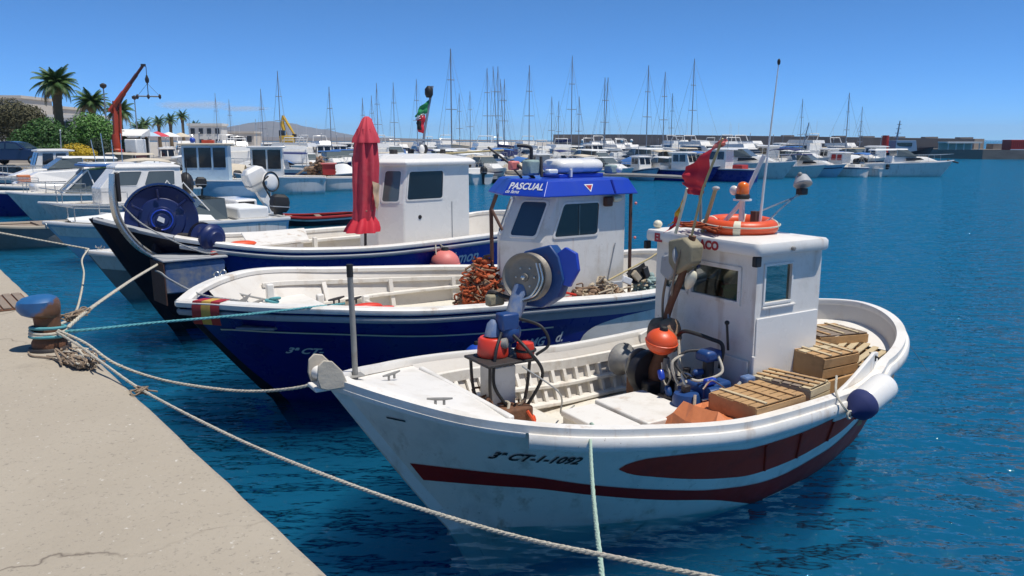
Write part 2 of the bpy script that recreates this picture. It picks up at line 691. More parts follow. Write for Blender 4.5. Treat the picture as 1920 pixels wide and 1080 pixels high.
        groups = [seq] if u1 == 1 else [[(u, -1) for u in us], [(u, 1) for u in us]]
        for g in groups:
            rows = []
            for u, sg in g:
                zs = s.sheer(u)[2] + top
                rows.append([pin(u, zf + (zs - zf) * j / nz, sg) for j in range(nz + 1)])
            mb.grid(rows)
        return mb


def text_mesh(txt, size, shear=0., bold=0.):
    cu = bpy.data.curves.new("t", 'FONT')
    cu.body = txt
    cu.size = size
    cu.shear = shear
    cu.offset = bold
    cu.resolution_u = 3
    o = bpy.data.objects.new("t", cu)
    col.objects.link(o)
    bpy.context.view_layer.update()
    me = bpy.data.meshes.new_from_object(o.evaluated_get(bpy.context.evaluated_depsgraph_get()))
    vs = [(v.co.x, v.co.y) for v in me.vertices]
    fs = [tuple(p.vertices) for p in me.polygons]
    bpy.data.objects.remove(o)
    bpy.data.curves.remove(cu)
    bpy.data.meshes.remove(me)
    w = max(v[0] for v in vs)
    x0 = min(v[0] for v in vs)
    return [(x - x0, y) for x, y in vs], fs, w - x0


def hull_text(h, txt, size, x, z, sg, parent, m, shear=0., bold=0., off=.007, name='lettering', slope=0.):
    """lettering laid on the skin of a hull; reads left to right seen from outside"""
    vs, fs, w = text_mesh(txt, size, shear, bold)
    out = []
    for a, b in vs:
        xx = x + a if sg < 0 else x + w - a
        zz = z + b + slope * a
        u0, u1 = 0., 1.
        for _ in range(30):
            mm = (u0 + u1) / 2
            if h.pt(mm, zz, sg).x < xx:
                u0 = mm
            else:
                u1 = mm
        out.append(h.pt(u0, zz, sg) + h.nrm(min(max(u0, .01), .99), zz, sg) * off)
    return MB().add(out, fs).build(name, m, parent, False, fix=False)


def flat_text(txt, size, org, ux, uy, parent, m, shear=0., bold=0., name='lettering', off=.003):
    vs, fs, w = text_mesh(txt, size, shear, bold)
    org, ux, uy = Vector(org), Vector(ux).normalized(), Vector(uy).normalized()
    n = ux.cross(uy)
    return MB().add([org + ux * a + uy * b + n * off for a, b in vs], fs).build(name, m, parent, False, fix=False), w


def wall_holes(org, ux, uy, w, h, holes, th=.04, edge=None):
    """a slab with rectangular holes [(x0, x1, y0, y1)]; its outer face is at org, thickness goes inwards"""
    org, ux, uy = Vector(org), Vector(ux).normalized(), Vector(uy).normalized()
    n = ux.cross(uy)
    xs = sorted({0, w, *[k for q in holes for k in q[:2]]})
    ys = sorted({0, h, *[k for q in holes for k in q[2:]]})
    mb = MB()

    def solid(i, j):
        if i < 0 or j < 0 or i >= len(xs) - 1 or j >= len(ys) - 1:
            return False
        cx, cy = (xs[i] + xs[i + 1]) / 2, (ys[j] + ys[j + 1]) / 2
        return not any(q[0] < cx < q[1] and q[2] < cy < q[3] for q in holes)

    def P(x, y, d):
        return org + ux * x + uy * y - n * d
    for i in range(len(xs) - 1):
        for j in range(len(ys) - 1):
            if not solid(i, j):
                continue
            a, b, c, d = (xs[i], ys[j]), (xs[i + 1], ys[j]), (xs[i + 1], ys[j + 1]), (xs[i], ys[j + 1])
            mb.add([P(*k, 0) for k in (a, b, c, d)], [(0, 1, 2, 3)])
            mb.add([P(*k, th) for k in (a, b, c, d)], [(3, 2, 1, 0)])
            for (di, dj, p, q) in ((-1, 0, d, a), (1, 0, b, c), (0, -1, a, b), (0, 1, c, d)):
                if not solid(i + di, j + dj):
                    mb.add([P(*p, 0), P(*q, 0), P(*q, th), P(*p, th)], [(3, 2, 1, 0)])
    return mb


def frame_rect(org, ux, uy, x0, x1, y0, y1, wd=.03, th=.02):
    """a rectangular moulding standing proud of a wall"""
    org, ux, uy = Vector(org), Vector(ux).normalized(), Vector(uy).normalized()
    n = ux.cross(uy)
    mb = MB()
    P = lambda x, y, d: org + ux * x + uy * y + n * d
    o = [(x0 - wd, y0 - wd), (x1 + wd, y0 - wd), (x1 + wd, y1 + wd), (x0 - wd, y1 + wd)]
    i_ = [(x0, y0), (x1, y0), (x1, y1), (x0, y1)]
    vs = [P(*k, 0.001) for k in o] + [P(*k, th) for k in o] + [P(*k, th) for k in i_] + [P(*k, 0.001) for k in i_]
    fs = []
    for k in range(4):
        k2 = (k + 1) % 4
        for a in (0, 4, 8):
            fs.append((a + k, a + k2, a + 4 + k2, a + 4 + k))
    return mb.add(vs, fs)


def spline(pts, n=8):
    """Catmull-Rom through points"""
    P = [Vector(p) for p in pts]
    P = [P[0] * 2 - P[1]] + P + [P[-1] * 2 - P[-2]]
    out = []
    for i in range(1, len(P) - 2):
        for k in range(n):
            t = k / n
            a, b, c, d = P[i - 1], P[i], P[i + 1], P[i + 2]
            out.append(.5 * ((2 * b) + (c - a) * t + (2 * a - 5 * b + 4 * c - d) * t * t + (3 * b - a - 3 * c + d) * t ** 3))
    out.append(P[-2])
    return out


# ------------------------------------------------------------------ water
def make_water():
    m = bpy.data.materials.new("water")
    m.use_nodes = True
    nt = m.node_tree
    nt.nodes.remove(nt.nodes['Principled BSDF'])
    h1 = noise(nt, 1.25, 2.5, .5, (1, 1.9, 1))
    h2 = noise(nt, 3.6, 2.5, .55, (1, 1.6, 1))
    h3 = noise(nt, .33, 2, .5, (1, 1.6, 1))
    ad = nt.nodes.new("ShaderNodeMath")
    ad.operation = 'MULTIPLY_ADD'
    nt.links.new(h2, ad.inputs[0])
    ad.inputs[1].default_value = .26
    nt.links.new(h1, ad.inputs[2])
    ad2 = nt.nodes.new("ShaderNodeMath")
    ad2.operation = 'MULTIPLY_ADD'
    nt.links.new(h3, ad2.inputs[0])
    ad2.inputs[1].default_value = 1.2
    nt.links.new(ad.outputs[0], ad2.inputs[2])
    bn = nt.nodes.new("ShaderNodeBump")
    bn.inputs['Strength'].default_value = 1.0
    bn.inputs['Distance'].default_value = .46
    nt.links.new(ad2.outputs[0], bn.inputs['Height'])
    fr = nt.nodes.new("ShaderNodeFresnel")
    fr.inputs['IOR'].default_value = 1.333
    nt.links.new(bn.outputs[0], fr.inputs['Normal'])
    gl = nt.nodes.new("ShaderNodeBsdfGlossy")
    gl.inputs['Color'].default_value = (1, 1, 1, 1)
    gl.inputs['Roughness'].default_value = .015
    nt.links.new(bn.outputs[0], gl.inputs['Normal'])
    tr = nt.nodes.new("ShaderNodeBsdfTransparent")
    mx = nt.nodes.new("ShaderNodeMixShader")
    nt.links.new(fr.outputs[0], mx.inputs[0])
    nt.links.new(tr.outputs[0], mx.inputs[1])
    nt.links.new(gl.outputs[0], mx.inputs[2])
    out = nt.nodes['Material Output']
    nt.links.new(mx.outputs[0], out.inputs['Surface'])
    pv = nt.nodes.new('ShaderNodeVolumePrincipled')
    pv.inputs['Color'].default_value = WATER_TINT
    pv.inputs['Density'].default_value = .75
    nt.links.new(pv.outputs[0], out.inputs['Volume'])
    M['water'] = m
    mb = MB()
    xs = [-9000, -2000, -400, -100, -30, 0, 30, 100, 400, 2000, 9000]
    ys = [-2000, -400, -60, 0, 30, 80, 200, 600, 2000, 5000, 14000]
    mb.grid([[(x, y, 0) for x in xs] for y in ys])
    o = mb.build('water', 'water', smooth=False, fix=False)
    tag(o, kind='structure')
    # the sea bed the light is lost on
    mat('seabed', (.05, .07, .06), .9, .2, .05)
    mb = MB()
    mb.grid([[(x, y, -7) for x in xs] for y in ys])
    tag(mb.build('seabed', 'seabed', smooth=False, fix=False), kind='structure')


WATER_TINT = (.027, .37, .63, 1)
make_water()

# ------------------------------------------------------------------ quay
QE = Vector((-.729, 2.995, 0))          # a point of the quay edge
QD = Vector((-.624, .781, 0)).normalized()   # along the quay, away from the camera
QN = Vector((QD.y, -QD.x, 0))           # towards the water


def Q(along, out, z=0.):
    p = QE + QD * along + QN * out
    return Vector((p.x, p.y, z))


def make_quay():
    m = bpy.data.materials.new("quay_concrete")
    m.use_nodes = True
    nt = m.node_tree
    b = nt.nodes['Principled BSDF']
    c = mix(nt, noise(nt, 1.1, 5), (.355, .303, .234), (.45, .394, .313))
    c = mix(nt, ramp(nt, noise(nt, 42, 3, .7), .58, .70), c, (.27, .235, .19))
    c = mix(nt, ramp(nt, noise(nt, 24, 3, .6), .66, .74), c, (.62, .58, .51))
    c = mix(nt, ramp(nt, noise(nt, .75, 7, .72), .62, .80), c, (.24, .205, .165))
    # hairline cracks: warped cell edges, kept only in places
    tc = nt.nodes.new('ShaderNodeTexCoord')
    wv = nt.nodes.new('ShaderNodeTexNoise')
    wv.inputs['Scale'].default_value = 2.2
    wv.inputs['Detail'].default_value = 6
    nt.links.new(tc.outputs['Object'], wv.inputs['Vector'])
    va = nt.nodes.new('ShaderNodeVectorMath')
    va.operation = 'MULTIPLY_ADD'
    va.inputs[1].default_value = (.55, .55, .55)
    nt.links.new(wv.outputs['Color'], va.inputs[0])
    nt.links.new(tc.outputs['Object'], va.inputs[2])
    vo = nt.nodes.new('ShaderNodeTexVoronoi')
    vo.feature = 'DISTANCE_TO_EDGE'
    vo.inputs['Scale'].default_value = .55
    nt.links.new(va.outputs[0], vo.inputs['Vector'])
    ck = ramp(nt, vo.outputs['Distance'], .0, .007, (1, 1, 1, 1), (0, 0, 0, 1))
    pm = ramp(nt, noise(nt, .9, 3), .46, .56)
    cm_ = nt.nodes.new('ShaderNodeMath')
    cm_.operation = 'MULTIPLY'
    nt.links.new(ck, cm_.inputs[0])
    nt.links.new(pm, cm_.inputs[1])
    c = mix(nt, cm_.outputs[0], c, (.17, .14, .11))
    # oil and rust blotches
    c = mix(nt, ramp(nt, noise(nt, .55, 6, .7), .66, .74), c, (.20, .17, .135))
    nt.links.new(c, b.inputs['Base Color'])
    b.inputs['Roughness'].default_value = .88
    b.inputs['Specular IOR Level'].default_value = .25
    bn = nt.nodes.new("ShaderNodeBump")
    bn.inputs['Strength'].default_value = .55
    bn.inputs['Distance'].default_value = .006
    nt.links.new(noise(nt, 70, 6, .75), bn.inputs['Height'])
    bn2 = nt.nodes.new("ShaderNodeBump")
    bn2.inputs['Strength'].default_value = .5
    bn2.inputs['Distance'].default_value = .03
    nt.links.new(noise(nt, 3.2, 5, .6), bn2.inputs['Height'])
    nt.links.new(bn.outputs[0], bn2.inputs['Normal'])
    nt.links.new(bn2.outputs[0], b.inputs['Normal'])
    M['quay'] = m
    mb = MB()
    # top with a slightly worn arris, face down to the bed
    rg = random.Random(3)
    rows = []
    k = 220
    for i in range(k + 1):
        a = -6 + 66 * (i / k) ** 1.6
        w = rg.uniform(-.006, .004)
        chip = rg.uniform(.012, .03)
        prof = [(-60, 1.25), (-3, 1.25), (-.6, 1.25), (-.04 - chip + w, 1.25), (-.012 + w, 1.25 - .012), (w, 1.25 - .035 - chip * .5), (0, 1.0), (0, -1.0)]
        rows.append([Q(a, o, z) for o, z in prof])
    mb.grid(rows)
    quay = tag(mb.build('quay', 'quay', angle=60), kind='structure')
    # kerb stone showing as a paler wet arris
    return quay


quay = make_quay()


def make_grating():
    # a sunk timber cover in the quay at the left edge of the frame
    o = empty('drain_cover', Q(7.32, -.50, 1.254), math.atan2(QD.y, QD.x))
    tag(o, 'brown slatted timber drain cover set into the concrete beside the blue bollard', 'drain cover')
    MB().box((0, 0, .004), (1.0, .86, .008)).build('frame', 'rusty_iron', o, bevel=.002)
    pb = None
    for i in range(9):
        y = -.37 + i * .0925
        if pb is None:
            pb = MB().box((0, 0, 0), (.94, .075, .014)).build('slat', 'plank_grey', o, bevel=.003)
        else:
            c = pb.copy()
            col.objects.link(c)
        (pb if i == 0 else c).location = (0, y, .017)
    return o


make_grating()


def make_bollard():
    x, y = -3.93, 6.60
    o = empty('mooring_bollard', (x, y, 1.25), R(20))
    o.scale = (.88, .88, .97)
    tag(o, 'rusty iron mooring bollard with a worn blue domed head on the quay edge', 'bollard')
    MB().lathe([(.0, .0), (.185, .0), (.185, .018), (.175, .03), (.0, .03)], n=28).build('base_plate', 'dark_iron', o)
    MB().lathe([(.150, .026), (.154, .07), (.146, .085), (.128, .11), (.116, .17), (.113, .23), (.118, .30)], n=32).build('post', 'rusty_iron', o)
    # the head overhangs on the landward side only
    mb = MB()
    loops = []
    prof = [(.29, .117, .117), (.305, .165, .118), (.325, .215, .122), (.36, .245, .126), (.40, .25, .126), (.435, .235, .118), (.462, .195, .098), (.478, .13, .06), (.484, .05, .02)]
    for z, lf, rt in prof:
        cx, hw = (rt - lf) / 2, (rt + lf) / 2
        wy = min(hw, .165) if z < .46 else hw * .85
        loops.append([(cx + hw * math.cos(2 * math.pi * j / 32), wy * math.sin(2 * math.pi * j / 32), z) for j in range(32)])
    mb.strip(loops, cap=True)
    m = bpy.data.materials.new("bollard_paint")
    m.use_nodes = True
    nt = m.node_tree
    bs = nt.nodes['Principled BSDF']
    c = mix(nt, noise(nt, 7, 4), (.012, .075, .22), (.03, .15, .34))
    tc = nt.nodes.new("ShaderNodeTexCoord")
    sp = nt.nodes.new("ShaderNodeSeparateXYZ")
    nt.links.new(tc.outputs['Object'], sp.inputs[0])
    # paint survives on the crown and the landward side, worn to rust where ropes rub
    ma = nt.nodes.new("ShaderNodeMath")
    ma.operation = 'MULTIPLY_ADD'
    ma.inputs[1].default_value = 1.35
    nt.links.new(sp.outputs[0], ma.inputs[0])
    nm = nt.nodes.new("ShaderNodeMath")
    nm.operation = 'MULTIPLY_ADD'
    nm.inputs[1].default_value = .35
    nt.links.new(noise(nt, 14, 6, .7), nm.inputs[0])
    nt.links.new(ma.outputs[0], nm.inputs[2])
    mz = nt.nodes.new("ShaderNodeMath")
    mz.operation = 'MULTIPLY'
    mz.inputs[1].default_value = -2.0
    nt.links.new(sp.outputs[2], mz.inputs[0])
    nt.links.new(mz.outputs[0], ma.inputs[2])
    c = mix(nt, ramp(nt, nm.outputs[0], .0, .07), c, (.15, .075, .04))
    # ramp input is shifted so that rust begins below the crown
    sh = nt.nodes.new("ShaderNodeMath")
    sh.operation = 'ADD'
    sh.inputs[1].default_value = .63
    nt.links.new(nm.outputs[0], sh.inputs[0])
    for l in list(nt.links):
        if l.to_node.type == 'VALTORGB':
            nt.links.remove(l)
    for n_ in nt.nodes:
        if n_.type == 'VALTORGB':
            nt.links.new(sh.outputs[0], n_.inputs[0])
    nt.links.new(c, bs.inputs['Base Color'])
    bs.inputs['Roughness'].default_value = .38
    M['bollard_paint'] = m
    mb.build('head', 'bollard_paint', o)


make_bollard()

# a small iron ring on the quay that the pale green line is made fast to (behind the camera's foot of the frame)
# ------------------------------------------------------------------ land, breakwater, hills


def land_sheet(name, poly, top, m, label=None, cat=None, bottom=-1.0):
    mb = MB()
    k = len(poly)
    vs = [(x, y, top) for x, y in poly] + [(x, y, bottom) for x, y in poly]
    fs = [tuple(range(k))] + [(i, (i + 1) % k, k + (i + 1) % k, k + i) for i in range(k)]
    mb.add(vs, fs)
    return mb.build(name, m, smooth=False)


tag(land_sheet('promenade', [(-33.5, 50.5), (-28.5, 66), (-25, 110), (-12, 175), (20, 232), (60, 260), (60, 600), (-600, 600), (-600, 46), (-60, 46), (-40.5, 50.2)], 1.4, 'paving'), kind='structure')

bw = empty('breakwater', (0, 0, 0))
tag(bw, 'long grey brown harbour breakwater wall along the horizon on the right', 'breakwater')


def wall_run(pts, zt, th, zb=-1):
    mb = MB()
    P = [Vector((x, y, 0)) for x, y in pts]
    loops = []
    for i, p in enumerate(P):
        t = (P[min(i + 1, len(P) - 1)] - P[max(i - 1, 0)]).normalized()
        n = Vector((-t.y, t.x, 0)) * th / 2
        zz = zt[i] if isinstance(zt, (list, tuple)) else zt
        loops.append([p - n + Vector((0, 0, zb)), p + n + Vector((0, 0, zb)), p + n + Vector((0, 0, zz)), p - n + Vector((0, 0, zz))])
    return mb.strip(loops, cap=True)


wall_run([(14, 250), (30, 215), (54, 170), (77, 134)], [4.6, 4.4, 3.75, 3.15], 3).build('wall', 'breakwater', bw, False)
wall_run([(14, 247), (29, 212), (52, 167), (76, 131), (120, 128), (300, 120)], [1.7, 1.7, 1.6, 1.5, 1.5, 1.5], 8).build('apron', 'breakwater', bw, False)
wall_run([(78.2, 133), (120, 133), (300, 125)], [2.35, 2.35, 2.35], 2).build('low_wall', 'breakwater', bw, False)
# blocks of stepped crest towards the end of the wall
for i in range(7):
    t = .1 + i * .14
    p = Vector((54, 170, 0)).lerp(Vector((77, 134, 0)), t)
    MB().box((p.x, p.y, 3.75 - .6 * t + .08), (2.2, 1.6, .3)).build('crest_block', 'breakwater', bw, False)


def make_hills():
    m = mat('hill', (.15, .12, .10), .95, .3, .004, dirt=(.07, .075, .05), damt=.6, dscale=.006)
    mb = MB()
    rows = []
    nx, ny = 120, 14
    prof = pchip([-3300, -2500, -2050, -1850, -1700, -1560, -1430, -1300, -1150, -900, -500, 200], [12, 16, 26, 62, 102, 118, 110, 80, 46, 18, 8, 3])
    rg = random.Random(5)
    ph = [rg.uniform(0, 6) for _ in range(12)]
    for j in range(ny):
        t = j / (ny - 1)
        row = []
        for i in range(nx):
            x = -3300 + 3500 * i / (nx - 1)
            h = prof(x)
            e = math.sin(t * math.pi * .5) ** 1.1
            z = h * e
            z += h * .07 * e * (math.sin(x * .011 + ph[0] + t * 4) + .6 * math.sin(x * .027 + ph[1] - t * 7) + .4 * math.sin(x * .06 + ph[2] + t * 9))
            row.append((x, 4200 + 1300 * t + 90 * math.sin(x * .004 + ph[3]), z - 3))
        rows.append(row)
    mb.grid(rows)
    tag(mb.build('hills', 'hill', angle=80), kind='structure')
    # low coastal land in front of the hills
    mb = MB()
    rows = []
    for j in range(5):
        t = j / 4
        rows.append([(-4200 + 4300 * i / 60, 1500 + 900 * t, (2 + 14 * t + 3 * math.sin(i * .9 + j) * t) * min(1, max(0, (60 - i) / 14))) for i in range(61)])
    mb.grid(rows)
    tag(mb.build('terrain', 'hill', angle=80), kind='structure')


make_hills()


# ------------------------------------------------------------------ helpers for boats
def inner_strip(h, x0, x1, z, hh, dd, sg, th=.06, n=20, zf=None):
    mb = MB()
    loops = []
    for i in range(n + 1):
        x = x0 + (x1 - x0) * i / n
        zz = zf(x) if zf else z
        y = h.half(x, zz) - th + .004
        loops.append([(x, sg * y, zz), (x, sg * (y - dd), zz), (x, sg * (y - dd), zz + hh), (x, sg * y, zz + hh)])
    return mb.strip(loops, cap=True)


def rib(h, x, z0, z1, sg, th=.06, w=.035, dd=.06):
    mb = MB()
    a, b = h.half(x, z0) - th + .004, h.half(x, z1) - th + .004
    mb.prism([(x - w / 2, sg * a, z0), (x - w / 2, sg * (a - dd), z0), (x - w / 2, sg * (b - dd), z1), (x - w / 2, sg * b, z1)], (w, 0, 0))
    return mb


def bulkhead(h, x, z0, z1f, m, parent, th=.03, name='bulkhead'):
    k = 10
    lo = [(x, (h.half(x, z0) - .05) * (-1 + 2 * i / k), z0) for i in range(k + 1)]
    zt = z1f(x)
    hi = [(x, (h.half(x, zt) - .05) * (1 - 2 * i / k), zt) for i in range(k + 1)]
    return MB().prism(lo + hi, (th, 0, 0)).build(name, m, parent, False)


def cleat(parent, p, ang=0, m='grey_metal', s=1.):
    mb = MB()
    q = Matrix.Rotation(ang, 3, 'Z')
    p = Vector(p)
    V = lambda x, y, z: p + q @ (Vector((x, y, z)) * s)
    mb.cyl(V(-.03, 0, 0), V(-.03, 0, .04), .01, n=8)
    mb.cyl(V(.03, 0, 0), V(.03, 0, .04), .01, n=8)
    mb.tube([V(-.09, 0, .045), V(-.03, 0, .042), V(.03, 0, .042), V(.09, 0, .045)], [.007 * s, .012 * s, .012 * s, .007 * s], 8)
    return mb.build('cleat', m, parent)


def hose(parent, pts, r, m='black_rubber', n=8, name='hose'):
    return MB().tube(spline(pts, n), r, 8).build(name, m, parent)


CAP = [(.045, -.012), (.05, .0), (.05, .028), (.035, .042), (-.06, .045), (-.085, .03), (-.085, -.005), (-.07, -.012)]

# ================================================================== BOAT 1: white boat with red stripe
b1 = empty('fishing_boat', (-1.251, 5.358, 0), R(31.85))
tag(b1, 'nearest white wooden fishing boat with a dark red stripe and small white wheelhouse', 'fishing boat', 'fishing boats moored to the quay')
h1 = Hull(5.90, 1.302, .67, 4.6, 1.061, 1.111, 1.75,
          [0, .05, .12, .3, .5, .75, .88, 1], [1.34, 1.25, 1.145, 1.0, .885, .94, 1.10, 1.24],
          (.93, 5.75), [0, .03, .064, .164, .236, .315, .408, .497, .636, .805, .977, 1],
          [.015, .10, .19, .44, .62, .76, .88, .94, .86, .64, .26, .1], .5, (1.25, .8))
h1.skin(80, 12).build('hull', 'hull_white', b1, angle=70)
zt = pchip([0, .02, .135, .215, .315, .41, .53, .65, .76, .9, 1], [.66, .66, .62, .51, .38, .285, .245, .32, .47, .62, .68])
zb = pchip([0, .02, .135, .215, .315, .40, .46, .52, 1], [.50, .50, .475, .385, .255, .165, .05, -.08, -.12])
h1.band(.016, .995, zb, zt, .005, 70, 5).build('stripe', 'red_stripe', b1)
ot = pchip([.262, .275, .308, .36, .42, .473, .57, .652, .724, .8, .9], [.665, .71, .745, .735, .70, .66, .67, .72, .78, .84, .90])
ob_ = pchip([.262, .275, .308, .36, .42, .473, .57, .652, .724, .8, .9], [.655, .60, .54, .465, .405, .375, .395, .47, .58, .70, .78])
h1.band(.262, .90, ob_, ot, .005, 60, 4).build('side_panel', 'red_panel', b1)
# battens across the red panel
for i, n_ in enumerate((.50, .575, .65, .725)):
    for sg in (-1, 1):
        u = h1.u_at(n_ * h1.L)
        za, zb_ = ob_(n_) + .01, ot(n_) - .01
        MB().tube([h1.pt(u, za + (zb_ - za) * k / 4, sg) + h1.nrm(u, za + (zb_ - za) * k / 4, sg) * .008 for k in range(5)], .012, 6).build('batten', 'red_panel', b1)
MB().add([], [])
h1.rail([(.0, -.125), (.04, -.118), (.058, -.095), (.058, -.035), (.045, -.012), (-.01, -.012)], h1.u_at(.17 * h1.L), .9995, 80).build('rubbing_strake', 'white_paint', b1)
h1.rail([(.0, -.052), (.018, -.05), (.024, -.04), (.024, -.015), (.014, -.008), (-.01, -.008)], .002, h1.u_at(.17 * h1.L) - .003, 40, sides=(-1, 1)).build('rubbing_band', 'white_paint', b1)
h1.rail([(max(min(x, .022), -.065), z) for x, z in CAP], .001, .9995, 110).build('gunwale', 'white_paint', b1, angle=30)
# stem post
st = [h1.pt(0, z, 1) for z in (-.4, 0, .2, .4, .6, .8, 1.0, 1.15, 1.25, 1.33)]
mb = MB()
loops = []
for i, p in enumerate(st):
    loops.append([(p.x - .05, -.022, p.z), (p.x - .05, .022, p.z), (p.x + .10, .06 + .02 * i / 9, p.z), (p.x + .10, -.06 - .02 * i / 9, p.z)])
mb.strip(loops, cap=True).build('stem', 'white_paint', b1, bevel=.01)
# fore deck, bulkhead, floors, inner planking
fd = lambda x: h1.zf(x / h1.L) - .012
h1.deck(.09, 1.02, 1, .03, 24, .035, fd).build('foredeck', 'white_paint', b1)
bulkhead(h1, 1.0, .55, lambda x: fd(x) - .01, 'white_paint', b1)
MB().box((1.02, 0, fd(1.0) + .012), (.05, 1.45, .05)).build('deck_beam', 'white_paint', b1, bevel=.012)
h1.deck(1.0, 2.05, .60, .05).build('forward_sole', 'deck_cream', b1)
h1.deck(1.95, 5.62, .40, .05).build('sole', 'deck_cream', b1)
bulkhead(h1, 2.05, .38, lambda x: .60, 'deck_cream', b1, name='step')
h1.liner(.98, 9, .36, .06).build('inner_planking', 'inner_cream', b1, angle=70)
for sg in (-1, 1):
    inner_strip(h1, 1.05, 4.2, 0, .10, .05, sg, zf=lambda x: h1.zf(x / h1.L) - .17).build('clamp', 'old_white', b1, False, .006)
    inner_strip(h1, 1.05, 3.5, 0, .035, .085, sg, zf=lambda x: h1.zf(x / h1.L) - .315).build('stringer', 'old_white', b1, False, .006)
    inner_strip(h1, 2.0, 3.5, 0, .035, .10, sg, zf=lambda x: h1.zf(x / h1.L) - .47).build('stringer', 'old_white', b1, False, .006)
    for i in range(17):
        x = 1.14 + i * .15
        z1_ = h1.zf(x / h1.L) - .165
        z0_ = z1_ - (.32 if x > 2.0 else .24)
        rib(h1, x, z0_, z1_, sg).build('rib', 'old_white', b1, False)
# raised washboards on the quarters
for sg in (-1, 1):
    mb = MB()
    lo, hi = [], []
    for i in range(13):
        t = i / 12
        x = 3.86 + .86 * t
        u = h1.u_at(x)
        xs, bb, zz = h1.sheer(u)
        hgt = .02 + .17 * math.sin(min(1, t * 1.25) * math.pi / 2) * (1 if t < .85 else 1 - (t - .85) * 2.2)
        lo.append(((xs, sg * (bb - .10), zz - .22), (xs, sg * (bb - .065), zz - .22)))
        hi.append(((xs, sg * (bb - .10), zz + hgt), (xs, sg * (bb - .065), zz + hgt)))
    mb.strip([[l[0], l[1], q_[1], q_[0]] for l, q_ in zip(lo, hi)], cap=True)
    mb.build('washboard', 'white_paint', b1, bevel=.008)
# after deck shelf round the stern
h1.deck(5.35, 5.88, 1.0, .06, 14, 0, lambda x: h1.zf(x / h1.L) - .16).build('stern_shelf', 'white_paint', b1)
# hold hatches: two coamings with lids
for (xa, xb, ya, yb, zl) in ((2.02, 2.38, -.52, .10, .735), (2.40, 2.95, -.58, .12, .755)):
    c = MB().box(((xa + xb) / 2, (ya + yb) / 2, (.40 + zl - .05) / 2), (xb - xa - .03, yb - ya - .03, zl - .05 - .40)).build('hatch_coaming', 'deck_cream', b1, bevel=.006)
    MB().box(((xa + xb) / 2, (ya + yb) / 2, zl - .025), (xb - xa, yb - ya, .055)).build('hatch_cover', 'white_paint', b1, bevel=.012)
# registration
hull_text(h1, '3ª CT-1-1092', .10, .90, .80, -1, b1, 'text_black', .3, .003, slope=-.10)
hull_text(h1, '3ª CT-1-1092', .115, .86, .80, 1, b1, 'text_black', .35, .006)
MB().add([h1.pt(.06, z, -1) + h1.nrm(.06, z, -1) * .006 for z in (1.09, 1.105)] + [h1.pt(.085, z, -1) + h1.nrm(.085, z, -1) * .006 for z in (1.095, 1.08)], [(0, 1, 2, 3)]).build('name_mark', 'text_black', b1, fix=False)
# bow fairlead: two worn cheek plates with a white roller
fl = MB()
for y in (-.10, .10):
    fl = MB()
    prof = [(-.12, 1.34), (-.14, 1.41), (-.13, 1.50), (-.09, 1.535), (-.03, 1.52), (.04, 1.44), (.07, 1.36), (.05, 1.32), (-.07, 1.32)]
    fl.prism([(x, y - .008, z) for x, z in prof], (0, .016, 0)).build('fairlead_cheek', 'beige_canvas', b1, bevel=.006)
MB().lathe([(.05, -.09), (.036, -.05), (.036, .05), (.05, .09)], (-.07, 0, 1.40), (0, 1, 0), 18).build('fairlead_roller', 'white_paint', b1)
MB().box((.0, 0, 1.325), (.30, .18, .03)).build('fairlead_base', 'white_paint', b1, bevel=.008)
# bow pole
p = MB().tube([(.24, .19, 1.20), (.235, .185, 1.6), (.22, .17, 2.05)], .021, 12).build('bow_pole', 'grey_metal', b1)
MB().cyl((.22, .17, 2.04), (.2185, .1685, 2.13), .0235, n=12).build('pole_cap', 'black_rubber', p)
MB().box((.24, .19, fd(.24) + .05), (.12, .10, .012)).build('pole_foot', 'grey_metal', p, bevel=.004)
cleat(b1, (.55, .25, fd(.55) + .04), .4)
cleat(b1, (.62, -.42, fd(.62) + .035), -.5)
# wooden thole and bitts on the far gunwale
MB().tube([(.62, .58, 1.14), (.82, .45, 1.02)], .009, 6).build('lashing', 'dark_iron', b1)

# ---- forward line hauler
fh = MB().box((1.52, .30, .86), (.23, .20, .62)).build('hauler_post', 'old_white', b1, bevel=.01)
MB().box((1.57, .12, .70), (.28, .16, .30)).build('gear_casing', 'rusty_iron', fh, bevel=.02)
MB().box((1.40, .36, .74), (.16, .22, .26)).build('gear_casing', 'beige_canvas', fh, bevel=.02)
pl = MB().box((1.53, .28, 1.225), (.46, .40, .022)).build('hauler_table', 'dark_iron', b1, bevel=.004)
for (x, y) in ((1.34, .12), (1.72, .12), (1.34, .44), (1.72, .44)):
    MB().tube(spline([(x, y, 1.215), (x * .93 + .105, y * .9 + .03, .98), (x * .75 + .38, y * .7 + .07, .78)], 6), .014, 8).build('table_leg', 'dark_iron', pl)
nl = Vector((-.83, -.49, .10)).normalized()
ux = Vector((.8495, -.5276, 0))
ux = (ux - nl * ux.dot(nl)).normalized()
uy = nl.cross(ux)
if uy.z < 0:
    uy = -uy
dc = Vector((1.80, .30, 1.875))
col_ = MB().tube([(1.58, .30, 1.23), (1.60, .30, 1.40), (1.70, .32, 1.60), (1.80, .36, 1.78)], [.05, .055, .07, .08], 12).build('hauler_column', 'faded_blue', b1)
MB().ell((1.63, .29, 1.43), (.10, .085, .10), 12, 8).build('motor', 'machine_blue', col_)
MB().box((1.60, .28, 1.53), (.16, .13, .14)).build('valve_block', 'machine_blue', col_, bevel=.015)
MB().lathe([(.03, -.09), (.045, -.08), (.045, .0), (.03, .01)], (1.56, .22, 1.36), (.8, -.6, .1), 12).build('valve', 'grey_metal', col_)


def dp(a, b, d=0):
    return dc + ux * a + uy * b + nl * d


